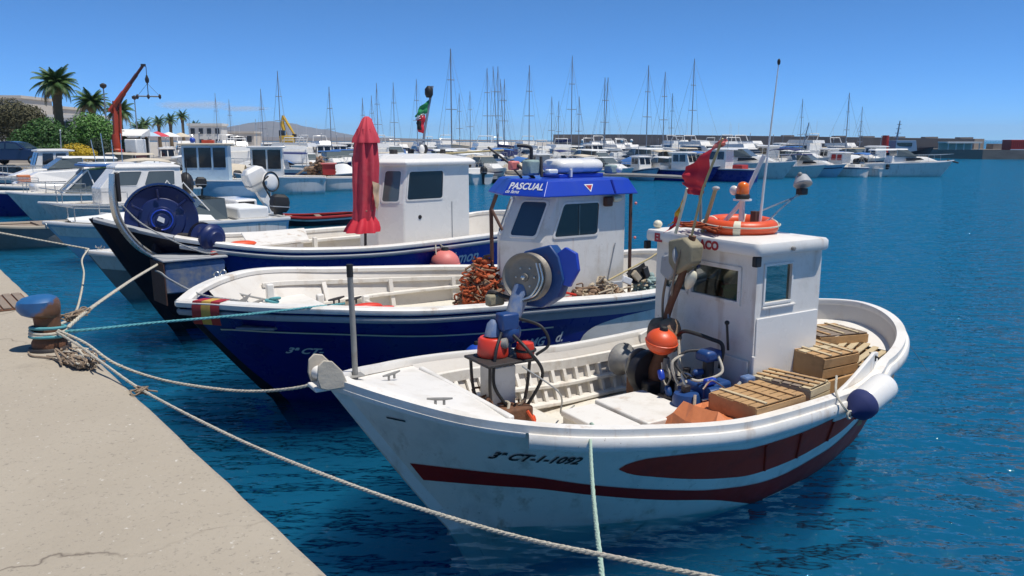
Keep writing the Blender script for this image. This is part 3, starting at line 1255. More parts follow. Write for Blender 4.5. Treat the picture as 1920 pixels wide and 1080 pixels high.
disc = MB()
disc.lathe([(.0, .045), (.03, .045), (.035, .028), (.15, .012), (.17, .02), (.195, .045), (.205, .045), (.205, .035), (.18, 0), (.18, -.02), (.205, -.06), (.20, -.07), (.0, -.07)], dc, nl, 40)
disc = disc.build('hauler_sheave', 'brushed_disc', b1)
MB().lathe([(.0, .075), (.018, .07), (.024, .05), (.024, .03)], dc, nl, 12).build('hub_nut', 'steel', disc)
for k in range(6):
    a = k * math.pi / 3
    MB().lathe([(.0, .03), (.008, .028), (.01, .012)], dc + (ux * math.cos(a) + uy * math.sin(a)) * .085, nl, 8).build('bolt', 'steel', disc)
hood = MB().prism([dp(a, b, -.26) for a, b in ((-.21, .02), (-.17, .13), (-.06, .215), (.17, .27), (.25, .17), (.30, -.02), (.24, -.17), (.10, -.26), (-.06, -.25), (-.17, -.14))], nl * .17).build('hauler_hood', 'machine_blue', b1, bevel=.012)
MB().prism([dp(a, b, -.16) for a, b in ((.23, .20), (.30, .25), (.40, .20), (.42, .06), (.34, -.08), (.27, -.06))], nl * .05).build('guard_plate', 'royal_blue', hood, bevel=.006)
for o_ in (.135, .165):
    MB().tube(spline([dp(o_ - .02, .12, .05), dp(o_ + .01, -.02, .055), dp(o_ - .06, -.14, .05), dp(-.02, -.19, .045)], 6), .009, 8).build('guide_bar', 'steel', hood)
MB().tube(spline([dp(-.10, -.20, -.05), dp(-.22, -.17, -.02), dp(-.32, -.13, .02), dp(-.36, -.17, .02)], 6), .02, 8).build('guide_arm', 'dark_iron', b1)
MB().box(dp(-.30, -.20, .0), (.16, .08, .10)).build('tool_tray', 'olive_canvas', b1, bevel=.02)
hose(b1, [(1.62, .22, 1.42), (1.66, .05, 1.32), (1.78, .02, 1.12), (1.70, .10, .86), (1.60, .16, .72)], .014)
hose(b1, [(1.52, .24, 1.45), (1.43, .18, 1.30), (1.40, .16, 1.05), (1.50, .14, .86), (1.55, .14, .74)], .014)
hose(b1, [(1.68, .26, 1.55), (1.80, .08, 1.50), (1.84, .02, 1.36), (1.74, .06, 1.27)], .013)
hose(b1, [(1.60, .05, 1.2), (1.9, -.05, .95), (2.1, .2, .66), (2.5, .55, .56)], .007, 'rope_grey', name='line')

# ---- wheelhouse
WX0, WX1, WY0, WY1, WZ0, WZ1 = 3.56, 4.40, -.60, .66, .40, 2.03
wh = wall_holes((WX0, WY1, WZ0), (0, -1, 0), (0, 0, 1), WY1 - WY0, WZ1 - WZ0, [(.14, .42, 1.20, 1.48), (.50, 1.06, 1.20, 1.47)], .035).build('wheelhouse', 'white_paint', b1, False, .006)
for (a, b) in ((.14, .42), (.50, 1.06)):
    w = MB().prism([(WX0 + .015, WY1 - k[0], WZ0 + k[1]) for k in ((a, 1.2), (b, 1.2), (b, 1.475), (a, 1.475))], (.006, 0, 0)).build('window', 'clear_glass', wh, False)
    frame_rect((WX0, WY1, WZ0), (0, -1, 0), (0, 0, 1), a, b, 1.2, 1.475, .035, .014).build('window_frame', 'white_paint', wh, False, .003)
sw = wall_holes((WX0 + .036, WY0, WZ0), (1, 0, 0), (0, 0, 1), WX1 - WX0 - .036, WZ1 - WZ0, [(.07, .40, 1.21, 1.53)], .035).build('side_wall', 'white_paint', b1, False, .006)
MB().box((WX0 + .036 + .235, WY0 + .018, WZ0 + 1.37), (.33, .006, .32)).build('window', 'clear_glass', sw, False)
frame_rect((WX0 + .036, WY0, WZ0), (1, 0, 0), (0, 0, 1), .07, .40, 1.21, 1.53, .022, .012).build('window_frame', 'white_gel', sw, False, .003)
MB().box((WX0 + .29, WY0 - .010, WZ0 + 1.165), (.42, .02, .018)).build('window_drip', 'white_paint', sw, bevel=.004)
MB().box((WX0 + .42, WY0 - .006, 1.02), (.80, .014, .92)).build('lower_panel', 'white_gel', sw, bevel=.006)
fw = wall_holes((WX1, WY1, WZ0), (-1, 0, 0), (0, 0, 1), WX1 - WX0 - .036, WZ1 - WZ0, [(.30, .62, 1.21, 1.53)], .035).build('side_wall', 'white_paint', b1, False, .006)
MB().box((WX1 - .46, WY1 - .018, WZ0 + 1.37), (.32, .006, .32)).build('window', 'clear_glass', fw, False)
wall_holes((WX1 - .001, WY0 + .036, WZ0), (0, 1, 0), (0, 0, 1), WY1 - WY0 - .072, WZ1 - WZ0, [(.30, .86, .12, 1.55)], .035).build('rear_wall', 'white_paint', b1, False, .006)
# things inside the wheelhouse
MB().box((4.0, .03, 1.38), (.7, 1.1, .03)).build('dash_shelf', 'deck_cream', b1)
MB().ell((3.74, -.22, 1.62), (.10, .13, .07), 12, 8).build('basin', 'green_plastic', b1)
MB().box((3.80, .14, 1.55), (.14, .30, .28)).build('instrument_box', 'dark_iron', b1, bevel=.02)
MB().ell((3.72, -.42, 1.46), (.09, .10, .06), 10, 6).build('cushion', 'canvas_white', b1)
# roof slab with rounded lip
rf = MB()
prof = [(0, 0), (.03, -.004), (.045, .02), (.045, .085), (.025, .115), (0, .12)]
rx0, rx1, ry0, ry1 = 3.50, 4.36, -.645, .72
rr_ = []
for z_, o_ in ((2.03, 0.0), (2.034, .02), (2.05, .028), (2.115, .028), (2.138, .018), (2.148, -.02), (2.165, -.20)):
    x0, x1, y0, y1 = rx0 - o_, rx1 + o_ * 2, ry0 - o_, ry1 + o_
    cr = .05
    lp = []
    for (cx, cy, a0) in ((x1 - cr, y1 - cr, 0), (x0 + cr, y1 - cr, 90), (x0 + cr, y0 + cr, 180), (x1 - cr, y0 + cr, 270)):
        for k in range(5):
            a = R(a0 + 22.5 * k)
            lp.append((cx + cr * math.cos(a), cy + cr * math.sin(a), z_))
    rr_.append(lp)
roof = rf.strip(rr_, cap=True).build('roof', 'white_paint', b1, angle=35)
flat_text('EL', .105, (rx0 - .028, .60, 2.04), (0, -1, 0), (0, 0, 1), roof, 'text_red', .0, .006)
flat_text('ACO', .105, (rx0 - .028, .01, 2.04), (0, -1, 0), (0, 0, 1), roof, 'text_red', .0, .006)
MB().lathe([(.018, 0), (.018, .03), (.012, .035)], (3.9, ry0 - .024, 2.08), (0, -1, 0), 10).build('drain', 'grey_metal', roof)
MB().box((3.52, -.625, 1.985), (.07, .05, .09)).build('corner_lamp', 'black_rubber', roof, bevel=.01)
MB().box((3.50, .735, 1.985), (.06, .05, .08)).build('corner_lamp', 'black_rubber', roof, bevel=.01)
MB().cyl((3.55, -.62, .9), (3.55, -.62, 1.15), .016).build('vent_pipe', 'white_gel', b1)
MB().box((3.545, -.36, .88), (.02, .42, .44)).build('locker_door', 'white_paint', b1, bevel=.006)
# beacon mast
bm_ = MB().cyl((3.93, -.06, 2.17), (3.93, -.06, 2.45), .028, .026, 14).build('beacon_mast', 'white_gel', b1)
MB().lathe([(.085, 0), (.085, .015)], (3.93, -.06, 2.45), n=18).build('beacon_plate', 'white_gel', bm_)
MB().lathe([(.06, 0), (.066, .01), (.066, .035), (.058, .045)], (3.93, -.06, 2.465), n=20).build('beacon_base', 'black_rubber', bm_)
MB().lathe([(.056, 0), (.058, .03), (.054, .075), (.042, .10), (.02, .113), (.0, .116)], (3.93, -.06, 2.508), n=22).build('beacon_dome', 'beacon_orange', bm_)
MB().tube([(3.83, .12, 2.18), (3.95, -.04, 2.44), (4.05, -.18, 2.86)], .02, 10).build('brace_tube', 'white_gel', bm_)
MB().ell((3.9, .02, 2.54), (.03, .05, .045), 10, 6).build('horn', 'white_gel', bm_)
# whip aerial
ar = MB().tube([(3.92, -.28, 2.17), (3.93, -.30, 2.6), (3.96, -.36, 3.66)], [.013, .011, .004], 8).build('aerial', 'white_gel', b1)
MB().ell((3.96, -.36, 3.66), (.014, .014, .028), 8, 6).build('aerial_tip', 'black_rubber', ar)
# search light on its bracket
sl = MB().tube([(3.95, -.26, 2.20), (4.14, -.32, 2.38), (4.34, -.36, 2.52)], .009, 8).build('lamp_bracket', 'steel', b1)
MB().tube([(3.98, -.22, 2.36), (4.34, -.36, 2.50)], .008, 8).build('bracket_stay', 'steel', sl)
MB().lathe([(.0, -.07), (.05, -.06), (.075, -.01), (.085, .02), (.08, .03), (.0, .022)], (4.36, -.37, 2.62), (-.2, -.4, -.8), 18).build('search_light', 'box_grey', sl)
MB().box((4.36, -.37, 2.535), (.09, .07, .06)).build('lamp_motor', 'black_rubber', sl, bevel=.01)
MB().ell((4.33, -.36, 2.69), .022, 10, 8).build('lamp_knob', 'grey_metal', sl)
MB().box((3.97, -.18, 2.28), (.05, .06, .16)).build('junction_box', 'timber', sl)
# nav lamp on the far roof corner
MB().ell((3.56, .66, 2.19), (.045, .045, .04), 10, 6).build('deck_light', 'lamp_cream', roof)

# ---- main winch and engine in front of the wheelhouse
wn_ = MB().lathe([(.0, -.02), (.16, -.02), (.165, .0), (.12, .03), (.085, .09), (.082, .15), (.11, .20), (.165, .235), (.165, .25), (.0, .25)], (3.12, .62, .90), (0, -1, 0), 28).build('winch_drum', 'grey_metal', b1)
MB().lathe([(.0, 0), (.19, 0), (.20, .02), (.20, .09), (.19, .11), (.0, .11)], (3.14, .34, .86), (0, -1, 0), 28).build('brake_drum', 'tar_black', wn_)
MB().cyl((3.13, .62, .89), (3.2, -.1, .88), .03).build('winch_shaft', 'grey_metal', wn_)
MB().box((3.20, .24, .60), (.34, .22, .40)).build('winch_bed', 'dark_iron', b1, bevel=.02)
MB().box((3.22, .48, .58), (.20, .16, .36)).build('winch_bed', 'rusty_iron', b1, bevel=.02)
MB().tube([(3.22, .12, .42), (3.22, .12, .95), (3.22, .11, 1.02)], [.045, .042, .03], 14).build('ram', 'grey_metal', b1)
MB().tube([(3.17, .22, .44), (3.18, .20, .90), (3.24, .14, 1.18)], [.07, .075, .05], 12).build('lever_post', 'rusty_iron', b1)
nh = MB().lathe([(.0, -.13), (.10, -.13), (.155, -.10), (.165, -.04), (.145, .0), (.165, .05), (.155, .10), (.10, .13), (.0, .13)], (3.24, .17, 1.22), (.35, -.9, .1), 26).build('net_roller', 'net_brown', b1)
MB().tube(spline([(3.26, .20, 1.28), (3.27, .14, 1.50), (3.30, .05, 1.75), (3.32, -.02, 2.0), (3.33, -.05, 2.16)], 6), [.034] * 25, 10).build('hauler_arm', 'rusty_iron', b1)
pw_ = MB().lathe([(.0, -.09), (.09, -.09), (.115, -.06), (.06, -.02), (.06, .02), (.115, .06), (.09, .09), (.0, .09)], (3.33, .02, 1.98), (.3, -.9, .2), 20).build('power_block', 'box_grey', b1)
MB().prism([(3.24, .17, 2.10), (3.24, -.02, 2.15), (3.24, -.13, 2.08), (3.24, -.11, 1.92), (3.24, .05, 1.80), (3.24, .16, 1.90)], (.16, 0, 0)).build('block_cheek', 'olive_canvas', pw_, bevel=.02)
MB().prism([(3.28, .30, 1.94), (3.28, .16, 1.98), (3.28, .12, 1.80), (3.28, .20, 1.72), (3.28, .31, 1.78)], (.08, 0, 0)).build('block_bracket', 'box_grey', pw_, bevel=.02)
MB().ell((3.33, -.05, 1.76), (.045, .05, .10), 10, 8, Matrix.Rotation(.5, 3, 'X')).build('grip', 'lamp_cream', pw_)
hose(pw_, [(3.30, .22, 1.80), (3.30, .27, 1.55), (3.28, .24, 1.35), (3.26, .2, 1.24)], .012, 'rope_dirty')
hose(pw_, [(3.30, .12, 1.78), (3.28, .17, 1.60), (3.25, .14, 1.42), (3.25, .10, 1.30)], .009, 'rope_grey')
hose(pw_, [(3.28, -.02, 2.14), (3.22, .02, 1.92), (3.24, .08, 1.72), (3.27, .12, 1.5)], .009, 'rope_dirty')
# engine
en = MB().box((3.26, -.34, .72), (.34, .34, .42)).build('engine', 'machine_blue', b1, bevel=.03)
MB().box((3.30, -.34, 1.14), (.20, .16, .10)).build('air_filter', 'machine_blue', en, bevel=.03)
MB().cyl((3.30, -.34, .92), (3.30, -.34, 1.10), .05).build('manifold', 'dark_iron', en)
MB().lathe([(.115, .40), (.12, .42), (.12, .82), (.105, .86), (.0, .875)], (2.99, -.40, 0), n=20).build('oil_tank', 'machine_blue', en)
MB().box((2.98, -.40, .90), (.07, .05, .06)).build('tank_valve', 'dark_iron', en, bevel=.008)
MB().tube(spline([(2.98, -.40, .92), (3.02, -.30, 1.0), (3.12, -.28, .98), (3.2, -.32, .9)], 5), .011, 6).build('pipe', 'steel', en)
MB().cyl((2.99, -.40, .41), (2.99, -.40, .74), .126, n=20).build('tank_skirt', 'tar_black', en)
MB().lathe([(.0, -.06), (.07, -.06), (.08, 0), (.07, .06), (.0, .06)], (3.14, -.58, .86), (1, -.3, 0), 16).build('alternator', 'machine_blue', en)
MB().box((3.42, -.68, .94), (.12, .09, .16)).build('jerrycan', 'faded_blue', b1, bevel=.02)
for k in range(5):
    MB().lathe([(.0, 0), (.022, 0), (.022, .05), (.0, .05)], (3.12 + .06 * k, -.52, .80 + .02 * (k % 2)), (0, -1, .3), 10).build('injector', 'royal_blue' if k % 2 else 'steel', en)
MB().box((3.16, -.50, .96), (.12, .06, .06)).build('rocker_cover', 'royal_blue', en, bevel=.015)
MB().cyl((3.45, -.42, 1.18), (3.42, -.42, 1.42), .011, n=8).build('throttle_lever', 'black_rubber', en)
MB().ell((3.42, -.42, 1.43), .022, 8, 6).build('throttle_knob', 'black_rubber', en)
hose(en, [(3.25, .0, 1.25), (3.25, -.10, 1.31), (3.35, -.30, 1.27), (3.40, -.40, 1.22), (3.38, -.40, 1.02)], .018)
hose(en, [(3.28, .02, 1.20), (3.22, -.06, 1.00), (3.12, -.16, .80), (3.05, -.22, .60)], .015, 'rope_cream')
hose(en, [(3.05, -.33, .96), (3.02, -.22, 1.08), (3.12, -.24, 1.17), (3.28, -.32, 1.18)], .012)
hose(en, [(3.04, -.34, .94), (3.03, -.25, .90), (2.98, -.22, 1.08), (3.10, -.23, 1.15)], .013, 'rope_cream')
hose(en, [(3.34, -.40, 1.16), (3.30, -.50, 1.02), (3.12, -.44, .96), (3.02, -.42, .98)], .013, 'rope_cream')
hose(en, [(2.97, -.52, .88), (2.93, -.56, .72), (2.95, -.56, .5), (2.96, -.55, .42)], .013, 'rope_cream')
hose(en, [(3.20, -.60, .88), (3.28, -.68, .94), (3.36, -.66, .96)], .016, 'rope_grey')
hose(b1, [(3.12, .06, 1.0), (3.13, .05, .86), (3.13, .00, .80), (3.13, -.04, .88), (3.12, -.01, 1.0)], .008, 'rope_cream', name='line')
MB().tube([(3.24, -.12, .42), (3.24, -.14, .98)], .035, 10).build('exhaust', 'dark_iron', en)
MB().box((3.10, -.08, .56), (.30, .34, .30)).build('gearbox', 'tar_black', en, bevel=.03)
rgh = random.Random(45)
for k in range(22):
    x_, y_ = 1.5 + rgh.gauss(0, .13), .22 + rgh.gauss(0, .11)
    mm = rgh.choice(['rusty_iron', 'rusty_iron', 'rope_dirty', 'dark_iron', 'orange_float', 'beige_canvas'])
    if k % 2:
        MB().ell((x_, y_, .64 + rgh.random() * .16), (rgh.uniform(.03, .08), rgh.uniform(.03, .07), rgh.uniform(.02, .05)), 8, 6, Matrix.Rotation(rgh.uniform(0, 3), 3, 'Z')).build('fitting', mm, fh)
    else:
        P = [Vector((x_, y_, .70)) + Vector((rgh.uniform(-.16, .16), rgh.uniform(-.16, .16), rgh.uniform(-.06, .25))) for _ in range(4)]
        MB().tube(spline(P, 5), rgh.uniform(.008, .016), 6).build('pipe', mm, fh)
rge = random.Random(44)
for k in range(26):
    x_, y_, z_ = rge.uniform(2.98, 3.42), rge.uniform(-.62, .02), rge.uniform(.48, 1.0)
    mm = rge.choice(['tar_black', 'dark_iron', 'machine_blue', 'machine_blue', 'grey_metal', 'royal_blue'])
    if k % 3 == 0:
        MB().box((x_, y_, z_), (rge.uniform(.04, .12), rge.uniform(.04, .12), rge.uniform(.03, .10)), Matrix.Rotation(rge.uniform(0, 3), 3, 'Z')).build('fitting', mm, en, bevel=.008)
    elif k % 3 == 1:
        d_ = Vector((rge.gauss(0, 1), rge.gauss(0, 1), rge.gauss(0, 1))).normalized()
        MB().lathe([(.0, 0), (.025, 0), (.03, .02), (.03, .07), (.018, .09), (.0, .09)], (x_, y_, z_), d_, 10).build('fitting', mm, en)
    else:
        P = [Vector((x_, y_, z_)) + Vector((rge.uniform(-.16, .16), rge.uniform(-.16, .16), rge.uniform(-.12, .12))) for _ in range(4)]
        MB().tube(spline(P, 5), .009, 6).build('pipe', rge.choice(['black_rubber', 'steel', 'dark_iron', 'rope_cream']), en)
# stern gear belonging to the boat
MB().tube(spline([(4.45, .55, .98), (4.7, .42, 1.0), (4.85, .55, 1.10), (5.0, .9, 1.18)], 6), .011, 6).build('stern_line', 'rope_grey', b1)
cleat(b1, (4.62, -1.05, h1.zf(4.62 / h1.L) + .10), 1.0, 'black_rubber')
cleat(b1, (4.75, .95, h1.zf(4.75 / h1.L) + .04), .6)
MB().box((4.85, .62, .70), (.5, .4, .55)).build('stern_locker', 'dark_iron', b1, bevel=.02)
MB().box((4.9, -.25, .62), (1.25, .9, .42)).build('after_bench', 'plank_grey', b1, bevel=.01)


# ================================================================== BOAT 2: navy boat with blue roofed wheelhouse
b2 = empty('fishing_boat', (-3.6, 8.5, 0), R(32.3))
tag(b2, 'navy hulled fishing boat with cream insides and a white wheelhouse under a bright blue roof', 'fishing boat', 'fishing boats moored to the quay')
h2 = Hull(7.6, 1.64, .31, 3.0, 1.24, 1.05, 2.1,
          [0, .04, .12, .3, .5, .75, 1], [1.24, 1.28, 1.295, 1.19, 1.10, 1.0, 1.2],
          (.98, 7.2), [0, .03, .08, .16, .26, .38, .55, .75, .92, 1], [.02, .12, .33, .68, 1.0, 1.25, 1.36, 1.22, .85, .3], .5, (1.5, .75))
h2.skin(80, 12).build('hull', 'navy', b2, angle=70)
zc = lambda n: h2.zf(n)
h2.band(.02, .5, lambda n: zc(n) - .30, lambda n: zc(n) - .282, .012, 50, 1).build('pinstripe', 'lamp_cream', b2)
h2.band(.44, .97, lambda n: zc(n) - .20, lambda n: zc(n) - .055, .006, 40, 2).build('sheer_band', 'box_grey', b2)
tp = pchip([.555, .565, .60, .66, .75, .86, .97], [.56, .64, .735, .78, .80, .84, .9])
h2.band(.555, .97, lambda n: max(-.05, .5 - (n - .555) * 9), tp, .006, 50, 5).build('quarter_panel', 'white_paint', b2)
lo_ = pchip([.30, .36, .45, .56], [.44, .40, .37, .36])
h2.band(.295, .57, lambda n: lo_(n) - .028 * min(1, (n - .295) * 16), lambda n: lo_(n) + .028 * min(1, (n - .295) * 16), .008, 30, 1).build('chine_flash', 'box_grey', b2)
h2.rail([(x * 1.15, z * 1.25) for x, z in CAP], .001, .9995, 110).build('gunwale', 'white_paint', b2, angle=30)
h2.rail([(.0, -.11), (.03, -.105), (.045, -.085), (.045, -.06), (.03, -.045), (-.01, -.045)], .003, .9995, 100).build('rubbing_strake', 'box_grey', b2)
st = [h2.pt(0, z, 1) for z in (-.4, 0, .2, .4, .6, .8, 1.0, 1.15, 1.24)]
mb = MB()
mb.strip([[(p.x - .04, -.025, p.z), (p.x - .04, .025, p.z), (p.x + .10, .08, p.z), (p.x + .10, -.08, p.z)] for p in st], cap=True).build('stem', 'navy_dark', b2, bevel=.01)
h2.liner(.35, 9, .55, .07).build('inner_planking', 'inner_cream', b2, angle=70)
f2 = lambda x: .98 + .03 * (1.2 - x)
h2.deck(.22, 1.75, 1, .06, 20, .02, f2).build('foredeck', 'white_paint', b2)
bulkhead(h2, 1.75, .58, lambda x: .955, 'white_paint', b2)
h2.deck(1.70, 7.2, .62, .06).build('sole', 'deck_cream', b2)
for sg in (-1, 1):
    inner_strip(h2, 1.2, 6.6, 0, .06, .05, sg, .07, 28, lambda x: h2.zf(x / h2.L) - .16).build('clamp', 'old_white', b2, False, .006)
    inner_strip(h2, 1.8, 5.6, .80, .04, .10, sg, .07, 24).build('stringer', 'old_white', b2, False, .006)
    for i in range(4):
        rib(h2, 2.1 + i * 1.0, .64, h2.zf((2.1 + i) / h2.L) - .12, sg, .07, .06, .07).build('rib', 'inner_cream', b2, False)
# mooring bitts and the bow gear
for (x, y, hh) in ((1.21, .88, .26), (1.86, .90, .40), (2.52, .98, .30), (1.21, -.80, .22)):
    MB().box((x, y, (.96 if x < 1.75 else .62) + hh / 2), (.09, .09, hh)).build('mooring_bitt', 'white_paint', b2, bevel=.015)
MB().cyl((2.52, .80, .84), (2.52, 1.16, .84), .028).build('bitt_bar', 'deck_cream', b2)
# anchor with its stock on the foredeck
an = MB().tube([(.62, .30, 1.04), (1.02, .52, 1.10)], .018, 8).build('anchor_shank', 'grey_metal', b2)
MB().prism([(.62, .10, 1.02), (.60, .55, 1.03), (.86, .42, 1.20)], (.01, .005, .012)).build('anchor_fluke', 'grey_metal', an)
MB().tube([(.50, .05, 1.03), (.56, .60, 1.03)], .014, 8).build('anchor_stock', 'dark_iron', an)
MB().torus((1.16, .62, 1.05), .07, .018, (0.2, 0, 1)).build('rope_coil', 'rope_teal', b2)
MB().torus((1.19, .60, 1.08), .06, .016, (0, .3, 1)).build('rope_coil', 'rope_teal', b2)
MB().tube(spline([(.55, 1.18, 1.28), (.80, .95, 1.14), (1.12, .66, 1.06)], 6), .013, 8).build('bow_line', 'rope_grey', b2)
MB().tube(spline([(.30, -.10, 1.12), (.60, -.20, 1.05), (.95, -.25, 1.03), (1.3, -.45, 1.02)], 6), .011, 8).build('bow_line', 'rope_grey', b2)
MB().tube(spline([(.45, .15, 1.06), (.85, .05, 1.04), (1.15, .25, 1.04), (1.05, .5, 1.05)], 6), .011, 8).build('bow_line', 'rope_grey', b2)
MB().tube([(.40, -.12, 1.05), (.66, .02, 1.08)], .03, 8).build('chock', 'tar_black', b2)
MB().prism([(.42, -.62, 1.03), (.75, -.88, 1.03), (.95, -.72, 1.03), (.62, -.45, 1.03)], (0, 0, .03)).build('mat', 'faded_blue', b2, bevel=.01)
for x, y in ((.62, 1.06), (.72, 1.16)):
    MB().torus((x, y, h2.zf(x / h2.L) + .07), .035, .012, (.5, .8, 0)).build('shackle', 'steel', b2)
cleat(b2, (1.28, -1.34, h2.zf(1.28 / h2.L) + .06), .5, 'dark_iron', 1.3)
cleat(b2, (1.45, -1.38, h2.zf(1.45 / h2.L) + .06), .5, 'dark_iron', 1.3)
# the flag coloured wrap on the bow rail
for k, mm in enumerate(('sticker_red', 'sticker_yellow', 'sticker_red')):
    xs_ = [.12 + k * .068, .12 + (k + 1) * .068]
    mb = MB()
    rows = []
    for x in (xs_[0], (xs_[0] + xs_[1]) / 2, xs_[1]):
        u = h2.u_at(x)
        xx, bb, zz = h2.sheer(u)
        nv = h2.nrm(u, zz - .05, -1)
        nv.z = 0
        nv.normalize()
        P0 = Vector((xx, -bb, zz))
        rows.append([P0 - nv * .11 + Vector((0, 0, .064)), P0 + nv * .045 + Vector((0, 0, .062)), P0 + nv * .066 + Vector((0, 0, .0)), P0 + nv * .062 + Vector((0, 0, -.12)), P0 + nv * .045 + Vector((0, 0, -.19))])
    mb.grid(rows)
    mb.build('flag_wrap', mm, b2)
hull_text(h2, '3ª CT-', .12, .95, .70, -1, b2, 'text_white', .25, .004)
hull_text(h2, 'AMG', .15, 3.42, .60, -1, b2, 'text_white', .35, .004)
hull_text(h2, 'd.', .17, 3.93, .61, -1, b2, 'text_white', .35, .004)
MB().add([h2.pt(h2.u_at(x), z, -1) + h2.nrm(h2.u_at(x), z, -1) * .008 for x, z in ((3.33, .565), (4.05, .575), (4.05, .585), (3.33, .575))], [(0, 1, 2, 3)]).build('underline', 'text_white', b2, fix=False)
# wheelhouse with a raked pointed front
ZS, ZT, ZD = 1.70, 2.30, .62
lowp = [(4.27, -.70), (3.94, -.20), (4.28, .42), (5.65, .42), (5.65, -.70)]
topp = [(4.53, -.70), (4.22, -.20), (4.54, .42), (5.65, .42), (5.65, -.70)]
mb = MB()
mb.strip([[(x, y, ZD) for x, y in lowp], [(x, y, ZS) for x, y in lowp], [(x, y, ZT) for x, y in topp]])
w2 = mb.build('wheelhouse', 'white_paint', b2, False, .02)


def quad_window(parent, A, B_, C_, D_, a0, a1, c0, c1, gm='dark_glass', rim='white_gel', proud=.004, skew=0.):
    """a pane with rounded corners and a gasket on the quad A B C D (A-B bottom, D-C top)"""
    A, B_, C_, D_ = map(Vector, (A, B_, C_, D_))
    n = (B_ - A).cross(D_ - A).normalized()

    def P(s_, t_):
        return (A.lerp(B_, s_)).lerp(D_.lerp(C_, s_), t_)

    def loop(g, off):
        w, h_ = (B_ - A).length, (D_ - A).length
        gs, gt = g / w, g / h_
        r = .045 + g * .5
        rs, rt = r / w, r / h_
        pts = []
        s0, s1, t0, t1 = a0 - gs, a1 + gs, c0 - gt, c1 + gt
        for (cs, ct, a) in ((s1 - rs, t0 + rt, -90), (s1 - rs, t1 - rt, 0), (s0 + rs, t1 - rt, 90), (s0 + rs, t0 + rt, 180)):
            for k in range(5):
                an = R(a + 22.5 * k)
                pts.append(P(cs + rs * math.cos(an), ct + rt * math.sin(an)) + n * off)
        return pts
    mb = MB()
    l = loop(0, proud)
    mb.add(l, [tuple(range(len(l)))])
    w = mb.build('window', gm, parent, False, fix=False)
    mb = MB()
    mb.strip([loop(0.0, .001), loop(0, .014), loop(.026, .012), loop(.03, .001)])
    mb.build('window_frame', rim, w)
    return w


L3 = lambda p, z: (p[0], p[1], z)
quad_window(w2, L3(lowp[1], ZS), L3(lowp[0], ZS), L3(topp[0], ZT), L3(topp[1], ZT), .20, .80, .12, .84, 'blue_glass')
quad_window(w2, L3(lowp[2], ZS), L3(lowp[1], ZS), L3(topp[1], ZT), L3(topp[2], ZT), .18, .82, .12, .84, 'dark_glass')
qw = quad_window(w2, (4.27, -.70, ZS), (5.30, -.70, ZS), (5.30, -.70, ZT), (4.53, -.70, ZT), .16, .86, .10, .80)
quad_window(w2, (5.65, .42, ZS), (4.28, .42, ZS), (4.54, .42, ZT), (5.65, .42, ZT), .25, .85, .12, .80)
MB().box((4.86, -.707, 1.96), (.02, .008, .40)).build('window_bar', 'grey_glass', qw)
MB().tube([(5.47, -.715, 1.62), (5.28, -.715, .80)], .008, 6).build('door_seam', 'box_grey', w2)
MB().box((5.31, -.74, 2.19), (.12, .08, .13)).build('side_lamp', 'timber', w2, bevel=.02)
MB().lathe([(.04, 0), (.045, .08), (.03, .14)], (5.38, -.75, 2.22), (1, 0, .05), 12).build('side_lamp_glass', 'lamp_cream', w2)
# roof visor
rlo = [(4.20, -.84), (4.00, -.18), (4.22, .56), (5.74, .56), (5.74, -.84)]
rhi = [(4.32, -.74), (4.13, -.18), (4.33, .46), (5.66, .46), (5.66, -.74)]
mb = MB()
mb.strip([[(x + .05 if x < 5 else x - .05, y * .94, 2.285) for x, y in rlo], [(x, y, 2.285) for x, y in rlo], [(x, y, 2.30) for x, y in rlo], [(x, y, 2.48) for x, y in rhi], [(x * .96 + .2, y * .9, 2.50) for x, y in rhi]], cap=True)
r2 = mb.build('roof', 'royal_blue', b2, False, .012)
MB().box((5.35, -.79, 2.39), (.028, .02, .19), Matrix.Rotation(-.5, 3, 'X')).build('roof_strap', 'navy', r2)
# lettering on the front of the visor
A_, B_, C_, D_ = Vector((4.00, -.18, 2.30)), Vector((4.20, -.84, 2.30)), Vector((4.32, -.74, 2.48)), Vector((4.13, -.18, 2.48))
uxv = (B_ - A_).normalized()
uyv = ((D_ - A_) - uxv * (D_ - A_).dot(uxv)).normalized()
flat_text('PASCUAL', .135, A_ + uxv * .06 + uyv * .09, uxv, uyv, r2, 'text_white', .1, .004)
flat_text('de fama', .075, A_ + uxv * .03 + uyv * .025, uxv, uyv, r2, 'text_white', .3, .001)
# triangle mark on the side of the visor
A2, B2 = Vector((4.10, -.88, 2.30)), Vector((5.78, -.88, 2.30))
n2 = Vector((0, -.18, .10)).normalized()
for sz, of, mm in ((.075, .004, 'text_white'), (.05, .007, 'text_red')):
    c = Vector((4.95, -.79, 2.39)) + n2 * of
    up2 = Vector((0, .1, .18)).normalized()
    MB().add([c + Vector((-sz, 0, 0)) + up2 * sz * .6, c - up2 * sz * .9, c + Vector((sz, 0, 0)) + up2 * sz * .6], [(0, 1, 2)]).build('warning_triangle', mm, r2, fix=False)
